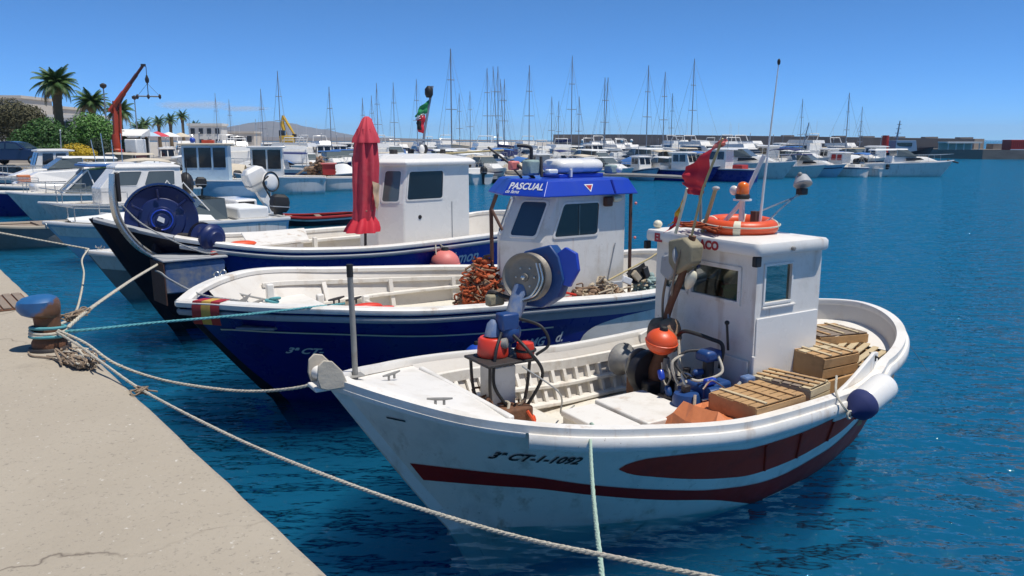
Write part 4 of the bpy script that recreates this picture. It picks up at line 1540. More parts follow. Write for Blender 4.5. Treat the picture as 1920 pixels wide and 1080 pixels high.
# raft canister on its cradle
cd = MB().box((5.15, -.15, 2.525), (.75, .42, .05)).build('raft_cradle', 'royal_blue', r2, bevel=.01)
mb = MB()
lp = []
for (x, k) in ((4.68, .1), (4.70, .72), (4.76, .94), (4.9, 1), (5.14, 1.0), (5.16, 1.03), (5.18, 1.0), (5.4, 1), (5.55, .94), (5.61, .72), (5.63, .1)):
    lp.append([(5.15 + (x - 5.15) * .86, -.15 + .24 * k * math.copysign(abs(math.cos(a)) ** .75, math.cos(a)), 2.645 + .105 * k * math.copysign(abs(math.sin(a)) ** .75, math.sin(a))) for a in [2 * math.pi * j / 24 for j in range(24)]])
mb.strip(lp, cap=True).build('raft_canister', 'white_gel', r2, angle=50)
MB().box((4.95, -.15, 2.56), (.03, .50, .10)).build('raft_strap', 'white_paint', cd)
# exhaust stack with bent top, aerials and small gear on the roof
ex = MB().tube(spline([(4.80, .35, 2.5), (4.80, .35, 2.80), (4.78, .36, 2.90), (4.62, .44, 2.925)], 6), .026, 10).build('exhaust_stack', 'tar_black', r2)
MB().tube([(4.35, -.1, 2.5), (4.25, .08, 2.70), (4.08, .32, 2.90)], .016, 8).build('rod', 'tar_black', r2)
MB().tube([(4.45, -.25, 2.5), (4.30, .05, 2.72)], .022, 8).build('rod', 'dark_iron', r2)
MB().tube([(4.50, -.35, 2.52), (4.52, -.30, 2.78)], .02, 8).build('rod', 'dark_iron', r2)
MB().box((4.42, -.22, 2.64), (.20, .18, .20)).build('radar_box', 'net_teal', r2, bevel=.03)
MB().box((4.62, -.40, 2.585), (.16, .10, .07)).build('nav_lamp', 'white_gel', r2, bevel=.02)
MB().box((4.30, .02, 2.66), (.14, .10, .12)).build('nav_lamp', 'pink_float', r2, bevel=.02)
MB().box((5.62, -.40, 2.60), (.12, .16, .12)).build('vent', 'net_teal', r2, bevel=.02)
MB().ell((5.62, -.58, 2.60), .045, 10, 6).build('lamp', 'white_gel', r2)
# dark red posts either side
MB().tube([(3.92, -.16, 2.30), (3.86, -.12, 2.1), (3.88, -.12, 1.0), (3.90, -.12, .62)], .026, 8).build('post', 'timber', b2)
MB().tube([(3.86, -.12, 2.12), (3.92, -.3, 1.85)], .02, 8).build('post_brace', 'timber', b2)
MB().tube([(5.72, -.72, 2.28), (5.72, -.74, .65)], .024, 8).build('post', 'timber', b2)
MB().ell((5.76, -.78, 2.15), .02, 8, 6).build('bead', 'pink_float', b2)
MB().ell((5.76, -.78, 1.68), .02, 8, 6).build('bead', 'pink_float', b2)
# stern gantry beam going aft
MB().tube(spline([(5.6, .1, 2.52), (6.6, -.2, 2.48), (7.2, -.35, 2.42), (7.35, -.4, 2.2), (7.4, -.4, 1.4)], 6), .025, 8).build('gantry', 'grey_metal', b2)

# ================================================================== BOAT 3: blue boat with the tall dark bow
b3 = empty('fishing_boat', (-6.167, 11.81, 0), R(41.74))
tag(b3, 'blue fishing boat with a tall black raked bow and a big blue net drum', 'fishing boat', 'fishing boats moored to the quay')
h3 = Hull(8.706, 1.586, .527, 2.679, 1.216, .972, 2.3,
          [0, .04, .12, .3, .5, .75, 1], [1.82, 1.70, 1.50, 1.265, 1.2, 1.2, 1.40],
          (1.05, 8.2), [0, .03, .08, .16, .26, .38, .55, .75, .92, 1], [.02, .08, .24, .50, .82, 1.08, 1.24, 1.12, .8, .3], .5, (1.7, .8))
h3.skin(80, 12).build('hull', 'hull_blue', b3, angle=70)
h3.band(.001, .16, lambda n: .0, lambda n: h3.zf(n) - .02, .004, 40, 8).build('bow_plating', 'navy_dark', b3)
h3.rail([(x * 1.1, z * 1.4) for x, z in CAP], h3.u_at(.9), .9995, 100, sides=(-1, 1)).build('gunwale', 'white_paint', b3, angle=30)
h3.rail([(x * 1.1, z * 1.2) for x, z in CAP], .001, h3.u_at(.885), 40, sides=(-1, 1)).build('bow_rail', 'box_grey', b3, angle=30)
h3.rail([(.0, -.13), (.04, -.12), (.05, -.1), (.05, -.07), (.03, -.05), (-.01, -.05)], h3.u_at(.95), .9995, 100).build('rubbing_strake', 'box_grey', b3)
st = [h3.pt(0, z, 1) for z in (-.4, 0, .3, .6, .9, 1.2, 1.5, 1.7, 1.86)]
MB().strip([[(p.x - .06, -.03, p.z), (p.x - .06, .03, p.z), (p.x + .12, .07, p.z), (p.x + .12, -.07, p.z)] for p in st], cap=True).build('stem', 'navy_dark', b3, bevel=.012)
h3.liner(.5, 9.5, .7, .07).build('inner_planking', 'inner_cream', b3, angle=70)
h3.deck(.12, 1.9, 1, .05, 24, .03, lambda x: h3.zf(x / h3.L) - .05 - .11 * min(1, x / 1.2)).build('foredeck', 'box_grey', b3)
h3.deck(1.7, 8.3, .78, .06).build('sole', 'white_paint', b3)
bulkhead(h3, 1.88, .75, lambda x: h3.zf(x / h3.L) - .17, 'white_paint', b3)
inner_strip(h3, 2.0, 7.6, 1.02, .05, .16, 1, .07, 24).build('side_bench', 'white_paint', b3, False, .006)
inner_strip(h3, 2.0, 7.6, 1.02, .05, .16, -1, .07, 24).build('side_bench', 'white_paint', b3, False, .006)
for x in (3.1, 4.2):
    MB().box((x, 1.22, .95), (.08, .08, .36)).build('bench_post', 'white_paint', b3, bevel=.01)
# big net drum at the bow: curved steel guide, hood, drum
gd = MB()
GP = [(.155, 2.52), (.128, 2.19), (.16, 1.88), (.295, 1.60), (.495, 1.37), (.755, 1.22), (1.0, 1.16)]
for off in (-.045, .045):
    gd.tube(spline([(x, off - .50, z) for x, z in GP], 7), .03, 10)
gd = gd.build('guide_rail', 'steel', b3)
MB().tube(spline([(x + .05, -.50, z + .02) for x, z in GP], 7), .022, 8).build('guide_liner', 'grey_metal', gd)
MB().box((.215, -.50, 2.33), (.06, .10, .42)).build('guide_roller', 'tar_black', gd, bevel=.02)
for x, z in ((.30, 1.60), (.76, 1.22)):
    MB().tube([(x, -.46, z), (x + .16, -.16, z - .06)], .025, 8).build('guide_bracket', 'dark_iron', gd)
nd = Vector((-.30, -.95, .08)).normalized()
d3 = Vector((.86, -.30, 1.80))
dr = MB().lathe([(.0, .10), (.09, .10), (.10, .085), (.19, .08), (.20, .06), (.32, .05), (.34, .03), (.50, .07), (.52, .06), (.52, .04), (.36, -.02), (.36, -.26), (.50, -.30), (.50, -.32), (.0, -.32)], d3, nd, 44).build('net_drum', 'drum_blue', b3)
MB().box(d3 + nd * .105 + Vector((0, 0, 0)), (.13, .012, .07), Matrix.Rotation(.5, 3, 'Y')).build('maker_plate', 'text_white', dr)
MB().torus(d3 + nd * .092, .15, .012, nd, 30, 8).build('drum_ring', 'royal_blue', dr)
# hood over the drum
mb = MB()
lp = []
side = nd
u3 = Vector((-nd.y, nd.x, 0)).normalized() * -1
if u3.x < 0:
    u3 = -u3
v3 = Vector((0, 0, 1))
for a in range(28, 172, 8):
    an = R(a)
    o_ = d3 + (u3 * math.cos(an) + v3 * math.sin(an)) * .56
    i_ = d3 + (u3 * math.cos(an) + v3 * math.sin(an)) * .53
    lp.append([o_ + nd * .06, o_ - nd * .36, i_ - nd * .36, i_ + nd * .06])
mb.strip(lp, cap=True).build('drum_hood', 'machine_blue', b3)
for a in (150, 95, 40):
    an = R(a)
    q0 = d3 + (u3 * math.cos(an) + v3 * math.sin(an)) * .30 + nd * .065
    q1 = d3 + (u3 * math.cos(an) + v3 * math.sin(an)) * .46 + nd * .085
    MB().tube([q0, q1], .018, 6).build('drum_rib', 'drum_blue', dr)
sm = MB().lathe([(.0, .16), (.10, .16), (.12, .14), (.16, .13), (.17, .10), (.19, .08), (.22, .06), (.22, .0), (.13, -.02), (.13, -.16), (.21, -.19), (.21, -.21), (.0, -.21)], (1.37, -.86, 1.53), (.25, -.95, .0), 30).build('warping_drum', 'drum_blue', b3)
MB().lathe([(.20, -.20), (.235, -.21), (.235, -.235), (.0, -.24)], (1.37, -.86, 1.53), (.25, -.95, .0), 30).build('drum_flange', 'navy_dark', sm)
MB().tube([(1.05, -.40, 1.55), (1.38, -.72, 1.53)], .05, 10).build('drum_axle', 'dark_iron', b3)
MB().prism([(.62, -.50, 1.25), (1.0, -.40, 1.25), (.98, -.36, 1.62), (.72, -.42, 1.72)], (-.02, .10, 0)).build('drum_stand', 'navy_dark', b3, bevel=.02)
MB().prism([(.62, -.2, 1.25), (1.0, -.1, 1.25), (.98, -.06, 1.62), (.72, -.12, 1.72)], (-.02, .10, 0)).build('drum_stand', 'navy_dark', b3, bevel=.02)
# the weathered power box beneath the drums
bx = MB()
bx.strip([[(.60, -1.02, .78), (1.42, -1.12, .78), (1.46, -.62, .78), (.62, -.52, .78)], [(.60, -1.04, 1.20), (1.46, -1.14, 1.20), (1.50, -.62, 1.24), (.60, -.50, 1.24)], [(.66, -.98, 1.27), (1.42, -1.08, 1.27), (1.46, -.66, 1.30), (.66, -.54, 1.30)]], cap=True)
pb_ = bx.build('power_box', 'faded_blue', b3, False, .02)
MB().strip([[(.57, -1.07, 1.255), (1.49, -1.17, 1.255), (1.53, -.60, 1.285), (.57, -.48, 1.285)], [(.57, -1.07, 1.285), (1.49, -1.17, 1.285), (1.53, -.60, 1.315), (.57, -.48, 1.315)]], cap=True).build('box_lid', 'box_grey', pb_, bevel=.008)
MB().prism([(.585, -1.06, .62), (.585, -.5, .62), (.575, -.5, 1.25), (.575, -1.06, 1.25)], (.015, -.004, 0)).build('box_end', 'timber', pb_)
MB().box((1.36, -.98, 1.32), (.12, .10, .06)).build('box_catch', 'red_paint', pb_, bevel=.01)
MB().tube([(.98, -.9, 1.05), (.70, -.72, 1.22), (.60, -.30, 1.30)], .02, 8).build('bow_strop', 'rope_grey', b3)
# hatch board and orange cloth beside the drums
MB().prism([(2.5, .35, 1.15), (3.7, .50, 1.16), (3.95, 1.15, 1.30), (2.7, 1.15, 1.30)], (0, 0, .04)).build('hatch_board', 'white_paint', b3, bevel=.008)
MB().box((3.1, .8, .97), (1.0, .55, .34)).build('hatch_coaming', 'white_paint', b3, bevel=.01)
# wheelhouse
W3b = [(4.93, -.80), (4.55, -.48), (4.55, .12), (4.93, .50), (6.45, .50), (6.45, -.80)]
W3t = [(5.02, -.80), (4.68, -.48), (4.68, .12), (5.02, .50), (6.45, .50), (6.45, -.80)]
w3 = MB().strip([[(x, y, .78) for x, y in W3b], [(x, y, 1.86) for x, y in W3b], [(x, y, 2.54) for x, y in W3t]]).build('wheelhouse', 'white_gel', b3, False, .025)
r3 = MB().strip([[(x + (.1 if x < 5 else -.1), y * .9, 2.535) for x, y in W3t], [(x - .06 if x < 6 else x + .10, y * 1.08, 2.535) for x, y in W3t], [(x - .08 if x < 6 else x + .12, y * 1.09, 2.60) for x, y in W3t], [(x - .02 if x < 6 else x + .05, y * .98, 2.66) for x, y in W3t], [(x * .7 + 1.6, y * .55, 2.74) for x, y in W3t]], cap=True).build('roof', 'white_gel', b3, False, .02)
quad_window(w3, (4.93, -.80, 1.86), (6.45, -.80, 1.86), (6.45, -.80, 2.54), (5.02, -.80, 2.54), .04, .565, .10, .84)
quad_window(w3, (4.55, -.48, 1.86), (4.93, -.80, 1.86), (5.02, -.80, 2.54), (4.68, -.48, 2.54), .20, .80, .06, .86, 'grey_glass')
for y0, y1 in ((-.44, .08),):
    quad_window(w3, (4.55, y1, 1.86), (4.55, y0, 1.86), (4.68, y0, 2.54), (4.68, y1, 2.54), .08, .92, .08, .84)
quad_window(w3, (6.45, .50, 1.86), (4.93, .50, 1.86), (5.02, .50, 2.54), (6.45, .50, 2.54), .3, .9, .1, .84)
MB().lathe([(.0, .012), (.035, .01), (.04, 0)], (5.28, -.80, 1.60), (0, -1, 0), 14).build('port_vent', 'black_rubber', w3)
MB().box((6.02, -.805, 1.35), (.012, .012, 1.0)).build('door_seam', 'box_grey', w3)
# roof gear
for (x, y, s_) in ((5.2, -.1, .10), (5.8, .2, .08), (6.2, -.3, .07)):
    MB().box((x, y, 2.76), (s_, s_ * 1.4, .12)).build('roof_fitting', 'dark_iron', r3, bevel=.01)
MB().tube([(5.9, .0, 2.66), (5.92, .0, 2.95)], .05, 10).build('mast_step', 'box_grey', r3)
for k in range(3):
    MB().ell((5.85 + .11 * k, -.1 + .1 * k, 2.82), (.06, .05, .09), 8, 6).build('roof_lamp', 'black_rubber' if k else 'white_gel', r3)
mt = MB().tube([(5.92, .0, 2.7), (6.0, .0, 3.2), (6.2, .0, 4.02)], .025, 8).build('mast', 'mast_alu', b3)
MB().lathe([(.05, 0), (.08, .06), (.08, .16), (.03, .22)], (6.10, -.02, 3.80), n=10).build('mast_lamp', 'black_rubber', mt)
MB().tube([(5.7, -.15, 2.98), (6.2, .1, 3.0)], .018, 6).build('spreader', 'mast_alu', mt)
MB().tube([(6.35, .5, 2.7), (8.2, .2, 2.78)], .02, 8).build('boom', 'bamboo', b3)
hull_text(h3, 'Amon', .30, 5.40, .78, -1, b3, 'text_white', .3, .006)
for k in range(3):
    MB().ell(h3.pt(h3.u_at(2.55), 1.0 - k * .1, -1) + Vector((0, -.01, 0)), .022, 8, 6).build('drain', 'text_white', b3)
# pole-side railing knobs
MB().ell((6.75, 1.02, 1.05), (.06, .06, .05), 10, 6).build('float_knob', 'white_gel', b3)


# ================================================================== generic moored boats
def gh(L, B, zb, zm, zs, rake=.12, pw=2.3, wl=.96, keel=.4, square=True):
    return Hull(L, B / 2, .55, pw, B / 2 * .86, L * (.03 if square else .12), 7 if square else 2,
                [0, .12, .5, 1], [zb, zb * .93, zm, zs], (L * rake, L * .985),
                [0, .05, .2, .4, .6, .85, 1], [.01, B * .06, B * .25 * wl, B * .42 * wl, B * .47 * wl, B * .44 * wl, B * .36 * wl], keel, (1.3, .7))


def outboard(parent, x, y, z, m='black_rubber', tilt=0., s=1.):
    q = Matrix.Rotation(tilt, 3, 'Y')
    p = Vector((x, y, z))
    V = lambda a, b, c: p + q @ (Vector((a, b, c)) * s)
    mb = MB()
    loops = []
    for (zz, w, l0, l1) in ((.12, .13, -.10, .26), (.22, .17, -.16, .32), (.42, .17, -.18, .34), (.56, .15, -.15, .30), (.64, .09, -.06, .20)):
        loops.append([V(cx, cy, zz) for cx, cy in ((l0, -w * .8), (l0 * .7, -w), (l1 * .85, -w), (l1, -w * .8), (l1, w * .8), (l1 * .85, w), (l0 * .7, w), (l0, w * .8))])
    mb.strip(loops, cap=True)
    e = mb.build('outboard_motor', m, parent, angle=22, bevel=.01 * s)
    mb = MB()
    mb.strip([[V(cx * 1.02, cy * 1.03, zz) for cx, cy in ((-.18, -.136), (-.126, -.172), (.29, -.172), (.345, -.136), (.345, .136), (.29, .172), (-.126, .172), (-.18, .136))] for zz in (.27, .30)])
    mb.build('cowl_band', 'box_grey', e, angle=22)
    mb = MB()
    mb.strip([[V(cx, cy, zz) for cx, cy in ((l0, -w), (l1, -w * .4), (l1, w * .4), (l0, w))] for zz, w, l0, l1 in ((.13, .09, -.06, .18), (-.2, .07, -.02, .16), (-.5, .05, .0, .16), (-.72, .035, .02, .14))], cap=True)
    mb.build('outboard_leg', m, e)
    mb = MB()
    mb.lathe([(.0, -.14), (.05, -.08), (.06, .05), (.03, .16)], V(.08, 0, -.62), q @ Vector((1, 0, 0)), 12)
    for k in range(3):
        a = k * 2.09
        mb.ell(V(.27, .09 * math.cos(a), -.62 + .09 * math.sin(a)), (.012 * s, .06 * s, .07 * s), 8, 5)
    mb.build('propeller', m, e)
    return e


def basic(name, h, hm, dm='white_gel', nu=26, nt=5, deckz=-.03, x0=.08, rail_m=None):
    root = empty(name)
    h.skin(nu, nt).build('hull', hm, root, angle=60)
    h.rail([(.03, -.05), (.04, 0), (.03, .03), (-.05, .03), (-.05, -.02)], .002, .9995, nu).build('gunwale', rail_m or 'white_gel', root)
    h.deck(x0, h.L * .985, 1, .02, 14, .03, lambda x: h.zf(x / h.L) + deckz).build('deck', dm, root)
    return root


def side_quad(x0, x1, xa, xb, y, z0, z1, sg):
    return [(x0, sg * y, z0), (x1, sg * y, z0), (xb, sg * y, z1), (xa, sg * y, z1)]


def arch_cruiser():
    h = gh(7.2, 2.6, 1.25, 1.05, .95)
    r = basic('motor_cruiser', h, 'hull_white')
    h.band(.02, .97, lambda n: h.zf(n) - .36, lambda n: h.zf(n) - .26, .01, 20, 1).build('hull_stripe', 'canvas_navy', r)
    c = MB().strip([[(1.3, -.5, 1.18), (1.3, .5, 1.18), (5.0, 1.0, 1.0), (5.0, -1.0, 1.0)], [(2.2, -.45, 1.52), (2.2, .45, 1.52), (4.9, .85, 1.60), (4.9, -.85, 1.60)]], cap=True).build('cabin', 'white_gel', r, False, .05)
    for sg in (-1, 1):
        MB().prism([(2.5, sg * .80, 1.30), (3.9, sg * .985, 1.22), (3.9, sg * .90, 1.46), (2.8, sg * .73, 1.46)], (0, sg * .02, 0)).build('window', 'dark_glass', c)
    ws = MB().strip([[(3.0, -.75, 1.55), (3.0, .75, 1.55), (4.6, .98, 1.58), (4.6, -.98, 1.58)], [(3.7, -.62, 2.05), (3.7, .62, 2.05), (4.6, .85, 2.08), (4.6, -.85, 2.08)]]).build('windscreen', 'grey_glass', r, False)
    cn = MB().strip([[(3.7, -.7, 2.06), (3.7, .7, 2.06), (6.3, 1.0, 2.0), (6.3, -1.0, 2.0)], [(3.75, -.6, 2.16), (3.75, .6, 2.16), (6.2, .85, 2.12), (6.2, -.85, 2.12)]], cap=True).build('canopy', 'canvas_navy', r, False, .03)
    for sg in (-1, 1):
        MB().tube([(6.2, sg * .95, 1.0), (6.2, sg * .92, 2.02)], .02, 6).build('canopy_post', 'steel', cn)
        MB().tube([(4.6, sg * .95, 1.5), (4.6, sg * .9, 2.04)], .02, 6).build('canopy_post', 'steel', cn)
    MB().tube([h.pt(.42, 1.15, -1) * 1 + Vector((0, .1, .5)), h.pt(.2, 1.15, -1) + Vector((0, .1, .55)), (0.05, 0, 1.75), h.pt(.2, 1.15, 1) + Vector((0, -.1, .55)), h.pt(.42, 1.15, 1) + Vector((0, -.1, .5))], .014, 6).build('bow_rail', 'steel', r)
    for u in (.2, .32):
        for sg in (-1, 1):
            p = h.pt(u, 1.15, sg)
            MB().tube([p + Vector((0, -.08 * sg, 0)), p + Vector((0, -.1 * sg, .53))], .012, 6).build('stanchion', 'steel', r)
    outboard(r, 7.25, 0, .75, 'black_rubber', .1)
    return r


def arch_open():
    h = gh(5.4, 2.1, .95, .75, .7)
    r = basic('open_motorboat', h, 'hull_white', deckz=-.12)
    co = MB().strip([[(2.3, -.32, .68), (2.3, .32, .68), (3.0, .32, .66), (3.0, -.32, .66)], [(2.45, -.30, 1.25), (2.45, .30, 1.25), (2.95, .30, 1.25), (2.95, -.30, 1.25)]], cap=True).build('console', 'white_gel', r, False, .04)
    MB().prism([(2.42, -.32, 1.25), (2.42, .32, 1.25), (2.62, .26, 1.62), (2.62, -.26, 1.62)], (.02, 0, 0)).build('windscreen', 'grey_glass', co)
    cn = MB().grid([[(1.9 + .55 * i, y * 1.0, 2.02 + .12 * math.sin(i / 4 * math.pi) - .10 * abs(y)) for y in (-.95, -.5, 0, .5, .95)] for i in range(5)]).build('canopy', 'canvas_white', r, True, 0, .03)
    for x in (2.1, 3.6):
        for sg in (-1, 1):
            MB().tube([(2.9, sg * .98, .75), (x, sg * .93, 1.98)], .016, 6).build('canopy_post', 'steel', cn)
    MB().box((3.9, 0, .85), (.5, 1.4, .4)).build('bench', 'canvas_white', r, bevel=.05)
    outboard(r, 5.42, 0, .55, 'black_rubber', .05)
    return r


def arch_wheel():
    h = gh(6.6, 2.5, 1.35, .95, .95, .13, 2.8, square=False)
    r = basic('wheelhouse_boat', h, 'hull_white', deckz=-.22)
    h.rail([(.0, -.14), (.05, -.13), (.05, -.07), (.0, -.06)], .003, .9995, 26).build('rubbing_strake', 'canvas_navy', r)
    P = [(2.6, -.72), (2.6, .72), (4.3, .80), (4.3, -.80)]
    T = [(2.85, -.68), (2.85, .68), (4.3, .76), (4.3, -.76)]
    w = MB().strip([[(x, y, .7) for x, y in P], [(x, y, 1.55) for x, y in P], [(x, y, 2.35) for x, y in T]]).build('wheelhouse', 'white_gel', r, False, .02)
    MB().strip([[(x + (-.12 if x < 3 else .3), y * 1.12, 2.352) for x, y in T], [(x + (-.12 if x < 3 else .3), y * 1.12, 2.43) for x, y in T], [(x * .8 + .75, y * .6, 2.50) for x, y in T]], cap=True).build('roof', 'white_gel', w, False, .02)
    for y0, y1 in ((-.62, -.06), (.06, .62)):
        MB().prism([(2.62, y0, 1.62), (2.62, y1, 1.62), (2.825, y1 * .95, 2.27), (2.825, y0 * .95, 2.27)], (-.03, 0, .01)).build('window', 'dark_glass', w)
    for sg in (-1, 1):
        for x0, x1 in ((2.95, 3.5), (3.6, 4.15)):
            MB().prism([(x0, sg * .735, 1.65), (x1, sg * .77, 1.65), (x1, sg * .745, 2.25), (x0 + .06, sg * .705, 2.25)], (0, sg * .035, 0)).build('window', 'dark_glass', w)
    m_ = MB().tube([(4.1, 0, 2.45), (4.15, 0, 3.5)], .03, 8).build('mast', 'mast_alu', r)
    MB().ell((4.15, 0, 3.52), .05, 8, 6).build('mast_light', 'white_gel', m_)
    MB().box((5.2, 0, 1.0), (.8, 1.2, .5)).build('engine_box', 'white_gel', r, bevel=.03)
    return r


def arch_sail():
    h = gh(8.6, 2.7, 1.25, 1.0, 1.0, .16, 2.0)
    r = basic('sailing_yacht', h, 'hull_white')
    h.band(.02, .97, lambda n: h.zf(n) - .20, lambda n: h.zf(n) - .13, .01, 20, 1).build('hull_stripe', 'canvas_navy', r)
    c = MB().strip([[(2.2, -.35, 1.12), (2.2, .35, 1.12), (5.6, .85, 1.0), (5.6, -.85, 1.0)], [(2.8, -.3, 1.42), (2.8, .3, 1.42), (5.5, .72, 1.50), (5.5, -.72, 1.50)]], cap=True).build('coachroof', 'white_gel', r, False, .04)
    for sg in (-1, 1):
        for x0 in (3.2, 4.2):
            MB().prism([(x0, sg * (.50 + (x0 - 3.2) * .14), 1.20), (x0 + .7, sg * (.60 + (x0 - 3.2) * .14), 1.20), (x0 + .7, sg * (.545 + (x0 - 3.2) * .14), 1.38), (x0, sg * (.45 + (x0 - 3.2) * .14), 1.38)], (0, sg * .05, 0)).build('window', 'dark_glass', c)
    b = MB().tube([(3.5, 0, 2.1), (7.0, 0, 2.15)], .05, 8).build('boom', 'mast_alu', r)
    MB().strip([[(3.5, .09 * math.cos(a), 2.28 + .2 * math.sin(a)) for a in [k * math.pi / 4 for k in range(8)]], [(5.2, .12 * math.cos(a), 2.26 + .16 * math.sin(a)) for a in [k * math.pi / 4 for k in range(8)]], [(6.9, .07 * math.cos(a), 2.22 + .09 * math.sin(a)) for a in [k * math.pi / 4 for k in range(8)]]], cap=True).build('sail_cover', 'canvas_navy', b)
    s_ = MB().strip([[(5.5, -.8, 1.5), (5.5, .8, 1.5), (6.5, .8, 1.15), (6.5, -.8, 1.15)], [(5.7, -.7, 1.95), (5.7, .7, 1.95), (6.4, .75, 1.9), (6.4, -.75, 1.9)]], cap=True).build('sprayhood', 'canvas_navy', r, False, .05)
    return r


def arch_cover():
    h = gh(5.6, 2.2, 1.0, .8, .75)
    r = basic('covered_motorboat', h, 'hull_white')
    rows = []
    for i in range(9):
        t = i / 8
        x = 1.1 + 4.3 * t
        b = h.half(min(x, 5.4), .75) * .96
        rz_ = .78 + .75 * math.sin(min(1, t * 1.6) * math.pi / 2) * (1 - .35 * max(0, t - .6))
        rows.append([(x, b * k, h.zf(x / h.L) + .02 + (rz_ - .78) * (1 - abs(k) ** 1.7) + .02 * math.sin(i * 2.1 + k * 5)) for k in (-1, -.8, -.5, -.2, 0, .2, .5, .8, 1)])
    MB().grid(rows).build('boat_cover', 'canvas_blue', r, angle=60)
    outboard(r, 5.62, 0, .6, 'black_rubber', .2)
    return r


def arch_fly():
    h = gh(9.0, 3.0, 1.5, 1.2, 1.05)
    r = basic('motor_yacht', h, 'hull_white')
    c = MB().strip([[(1.8, -.6, 1.4), (1.8, .6, 1.4), (7.0, 1.2, 1.15), (7.0, -1.2, 1.15)], [(3.2, -.6, 2.3), (3.2, .6, 2.3), (7.0, 1.05, 2.35), (7.0, -1.05, 2.35)]], cap=True).build('cabin', 'white_gel', r, False, .06)
    for sg in (-1, 1):
        MB().prism([(3.3, sg * .84, 1.72), (6.6, sg * 1.13, 1.68), (6.6, sg * 1.065, 2.14), (3.7, sg * .73, 2.14)], (0, sg * .045, 0)).build('window', 'dark_glass', c)
    MB().prism([(2.35, -.56, 1.78), (2.35, .56, 1.78), (2.98, .56, 2.18), (2.98, -.56, 2.18)], (-.03, 0, .03)).build('window', 'dark_glass', c)
    f = MB().strip([[(3.6, -.7, 2.352), (3.6, .7, 2.352), (7.4, 1.05, 2.37), (7.4, -1.05, 2.37)], [(3.9, -.65, 2.75), (3.9, .65, 2.75), (7.3, 1.0, 2.70), (7.3, -1.0, 2.70)]]).build('flybridge', 'white_gel', r, False, .03)
    MB().tube([(6.4, -.9, 2.7), (6.7, -.8, 3.4), (6.7, .8, 3.4), (6.4, .9, 2.7)], .05, 8).build('radar_arch', 'white_gel', f)
    MB().tube([(6.7, .3, 3.4), (6.75, .3, 4.8)], .012, 6).build('aerial', 'white_gel', f)
    MB().tube([h.pt(.42, 1.3, -1) + Vector((0, .1, .6)), h.pt(.2, 1.3, -1) + Vector((0, .1, .7)), (0.05, 0, 2.1), h.pt(.2, 1.3, 1) + Vector((0, -.1, .7)), h.pt(.42, 1.3, 1) + Vector((0, -.1, .6))], .014, 6).build('bow_rail', 'steel', r)
    return r


PROTO = {}
USED = {}
BUILD = dict(cruiser=arch_cruiser, open=arch_open, wheel=arch_wheel, sail=arch_sail, cover=arch_cover, fly=arch_fly)
LEN = dict(cruiser=7.2, open=5.4, wheel=6.6, sail=8.6, cover=5.6, fly=9.0)


def place(kind, loc, rz, label, cat, group=None, s=1., mats=None):
    """first use takes the prototype itself, later ones are copies with their parts"""
    if kind not in PROTO:
        PROTO[kind] = BUILD[kind]()
        USED[kind] = False
    r = copy_tree(PROTO[kind]) if USED[kind] else PROTO[kind]
    USED[kind] = True
    r.location = loc
    r.rotation_euler = (0, 0, rz)
    r.scale = (s, s, s)
    for k in ('label', 'category', 'group'):
        if k in r.keys():
            del r[k]
    tag(r, label, cat, group)

    def walk(o):
        base = o.name.split('.')[0]
        if o.type == 'MESH' and o.material_slots:
            o.material_slots[0].link = 'OBJECT'
            o.material_slots[0].material = M[mats[base]] if mats and base in mats else o.data.materials[0]
        for ch in o.children:
            walk(ch)
    walk(r)
    return r


ORD = ['first', 'second', 'third', 'fourth', 'fifth', 'sixth', 'seventh', 'eighth', 'ninth', 'tenth', 'eleventh', 'twelfth', 'thirteenth', 'fourteenth', 'fifteenth', 'sixteenth', 'seventeenth', 'eighteenth', 'nineteenth', 'twentieth', 'twenty-first', 'twenty-second', 'twenty-third', 'twenty-fourth', 'twenty-fifth', 'twenty-sixth', 'twenty-seventh', 'twenty-eighth', 'twenty-ninth', 'thirtieth', 'thirty-first', 'thirty-second', 'thirty-third', 'thirty-fourth', 'thirty-fifth', 'thirty-sixth']


def colr_of(m):
    return {'canvas_navy': 'navy', 'canvas_blue': 'blue', 'canvas_white': 'white', 'canvas_beige': 'beige', 'hull_white': 'white', 'navy': 'navy', 'light_blue': 'light blue', 'red_paint': 'red', 'wl_blue': 'slate blue', 'hull_grey': 'grey', 'white_gel': 'white', 'net_teal': 'pale green', 'black_rubber': 'black', 'olive_canvas': 'olive'}[m]


def at(px, d):
    """plan position of a thing seen d metres away (forward distance) at a column of the photograph"""
    return ((px - 960) / 1500 * d * .9838, d)


NOUN = dict(cruiser='motor cruiser', open='open motorboat', wheel='wheelhouse boat', sail='sailing yacht', cover='covered motorboat', fly='motor yacht')
rgm = random.Random(21)


def describe(kind, mats):
    hc = colr_of(mats.get('hull', 'hull_white'))
    if kind == 'cover':
        return f"{hc} motorboat under a {colr_of(mats.get('boat_cover', 'canvas_blue'))} cover"
    if kind in ('cruiser', 'open'):
        return f"{hc} {NOUN[kind]} with {colr_of(mats.get('canopy', 'canvas_navy' if kind == 'cruiser' else 'canvas_white'))} canopy"
    return f"{hc} {NOUN[kind]}"


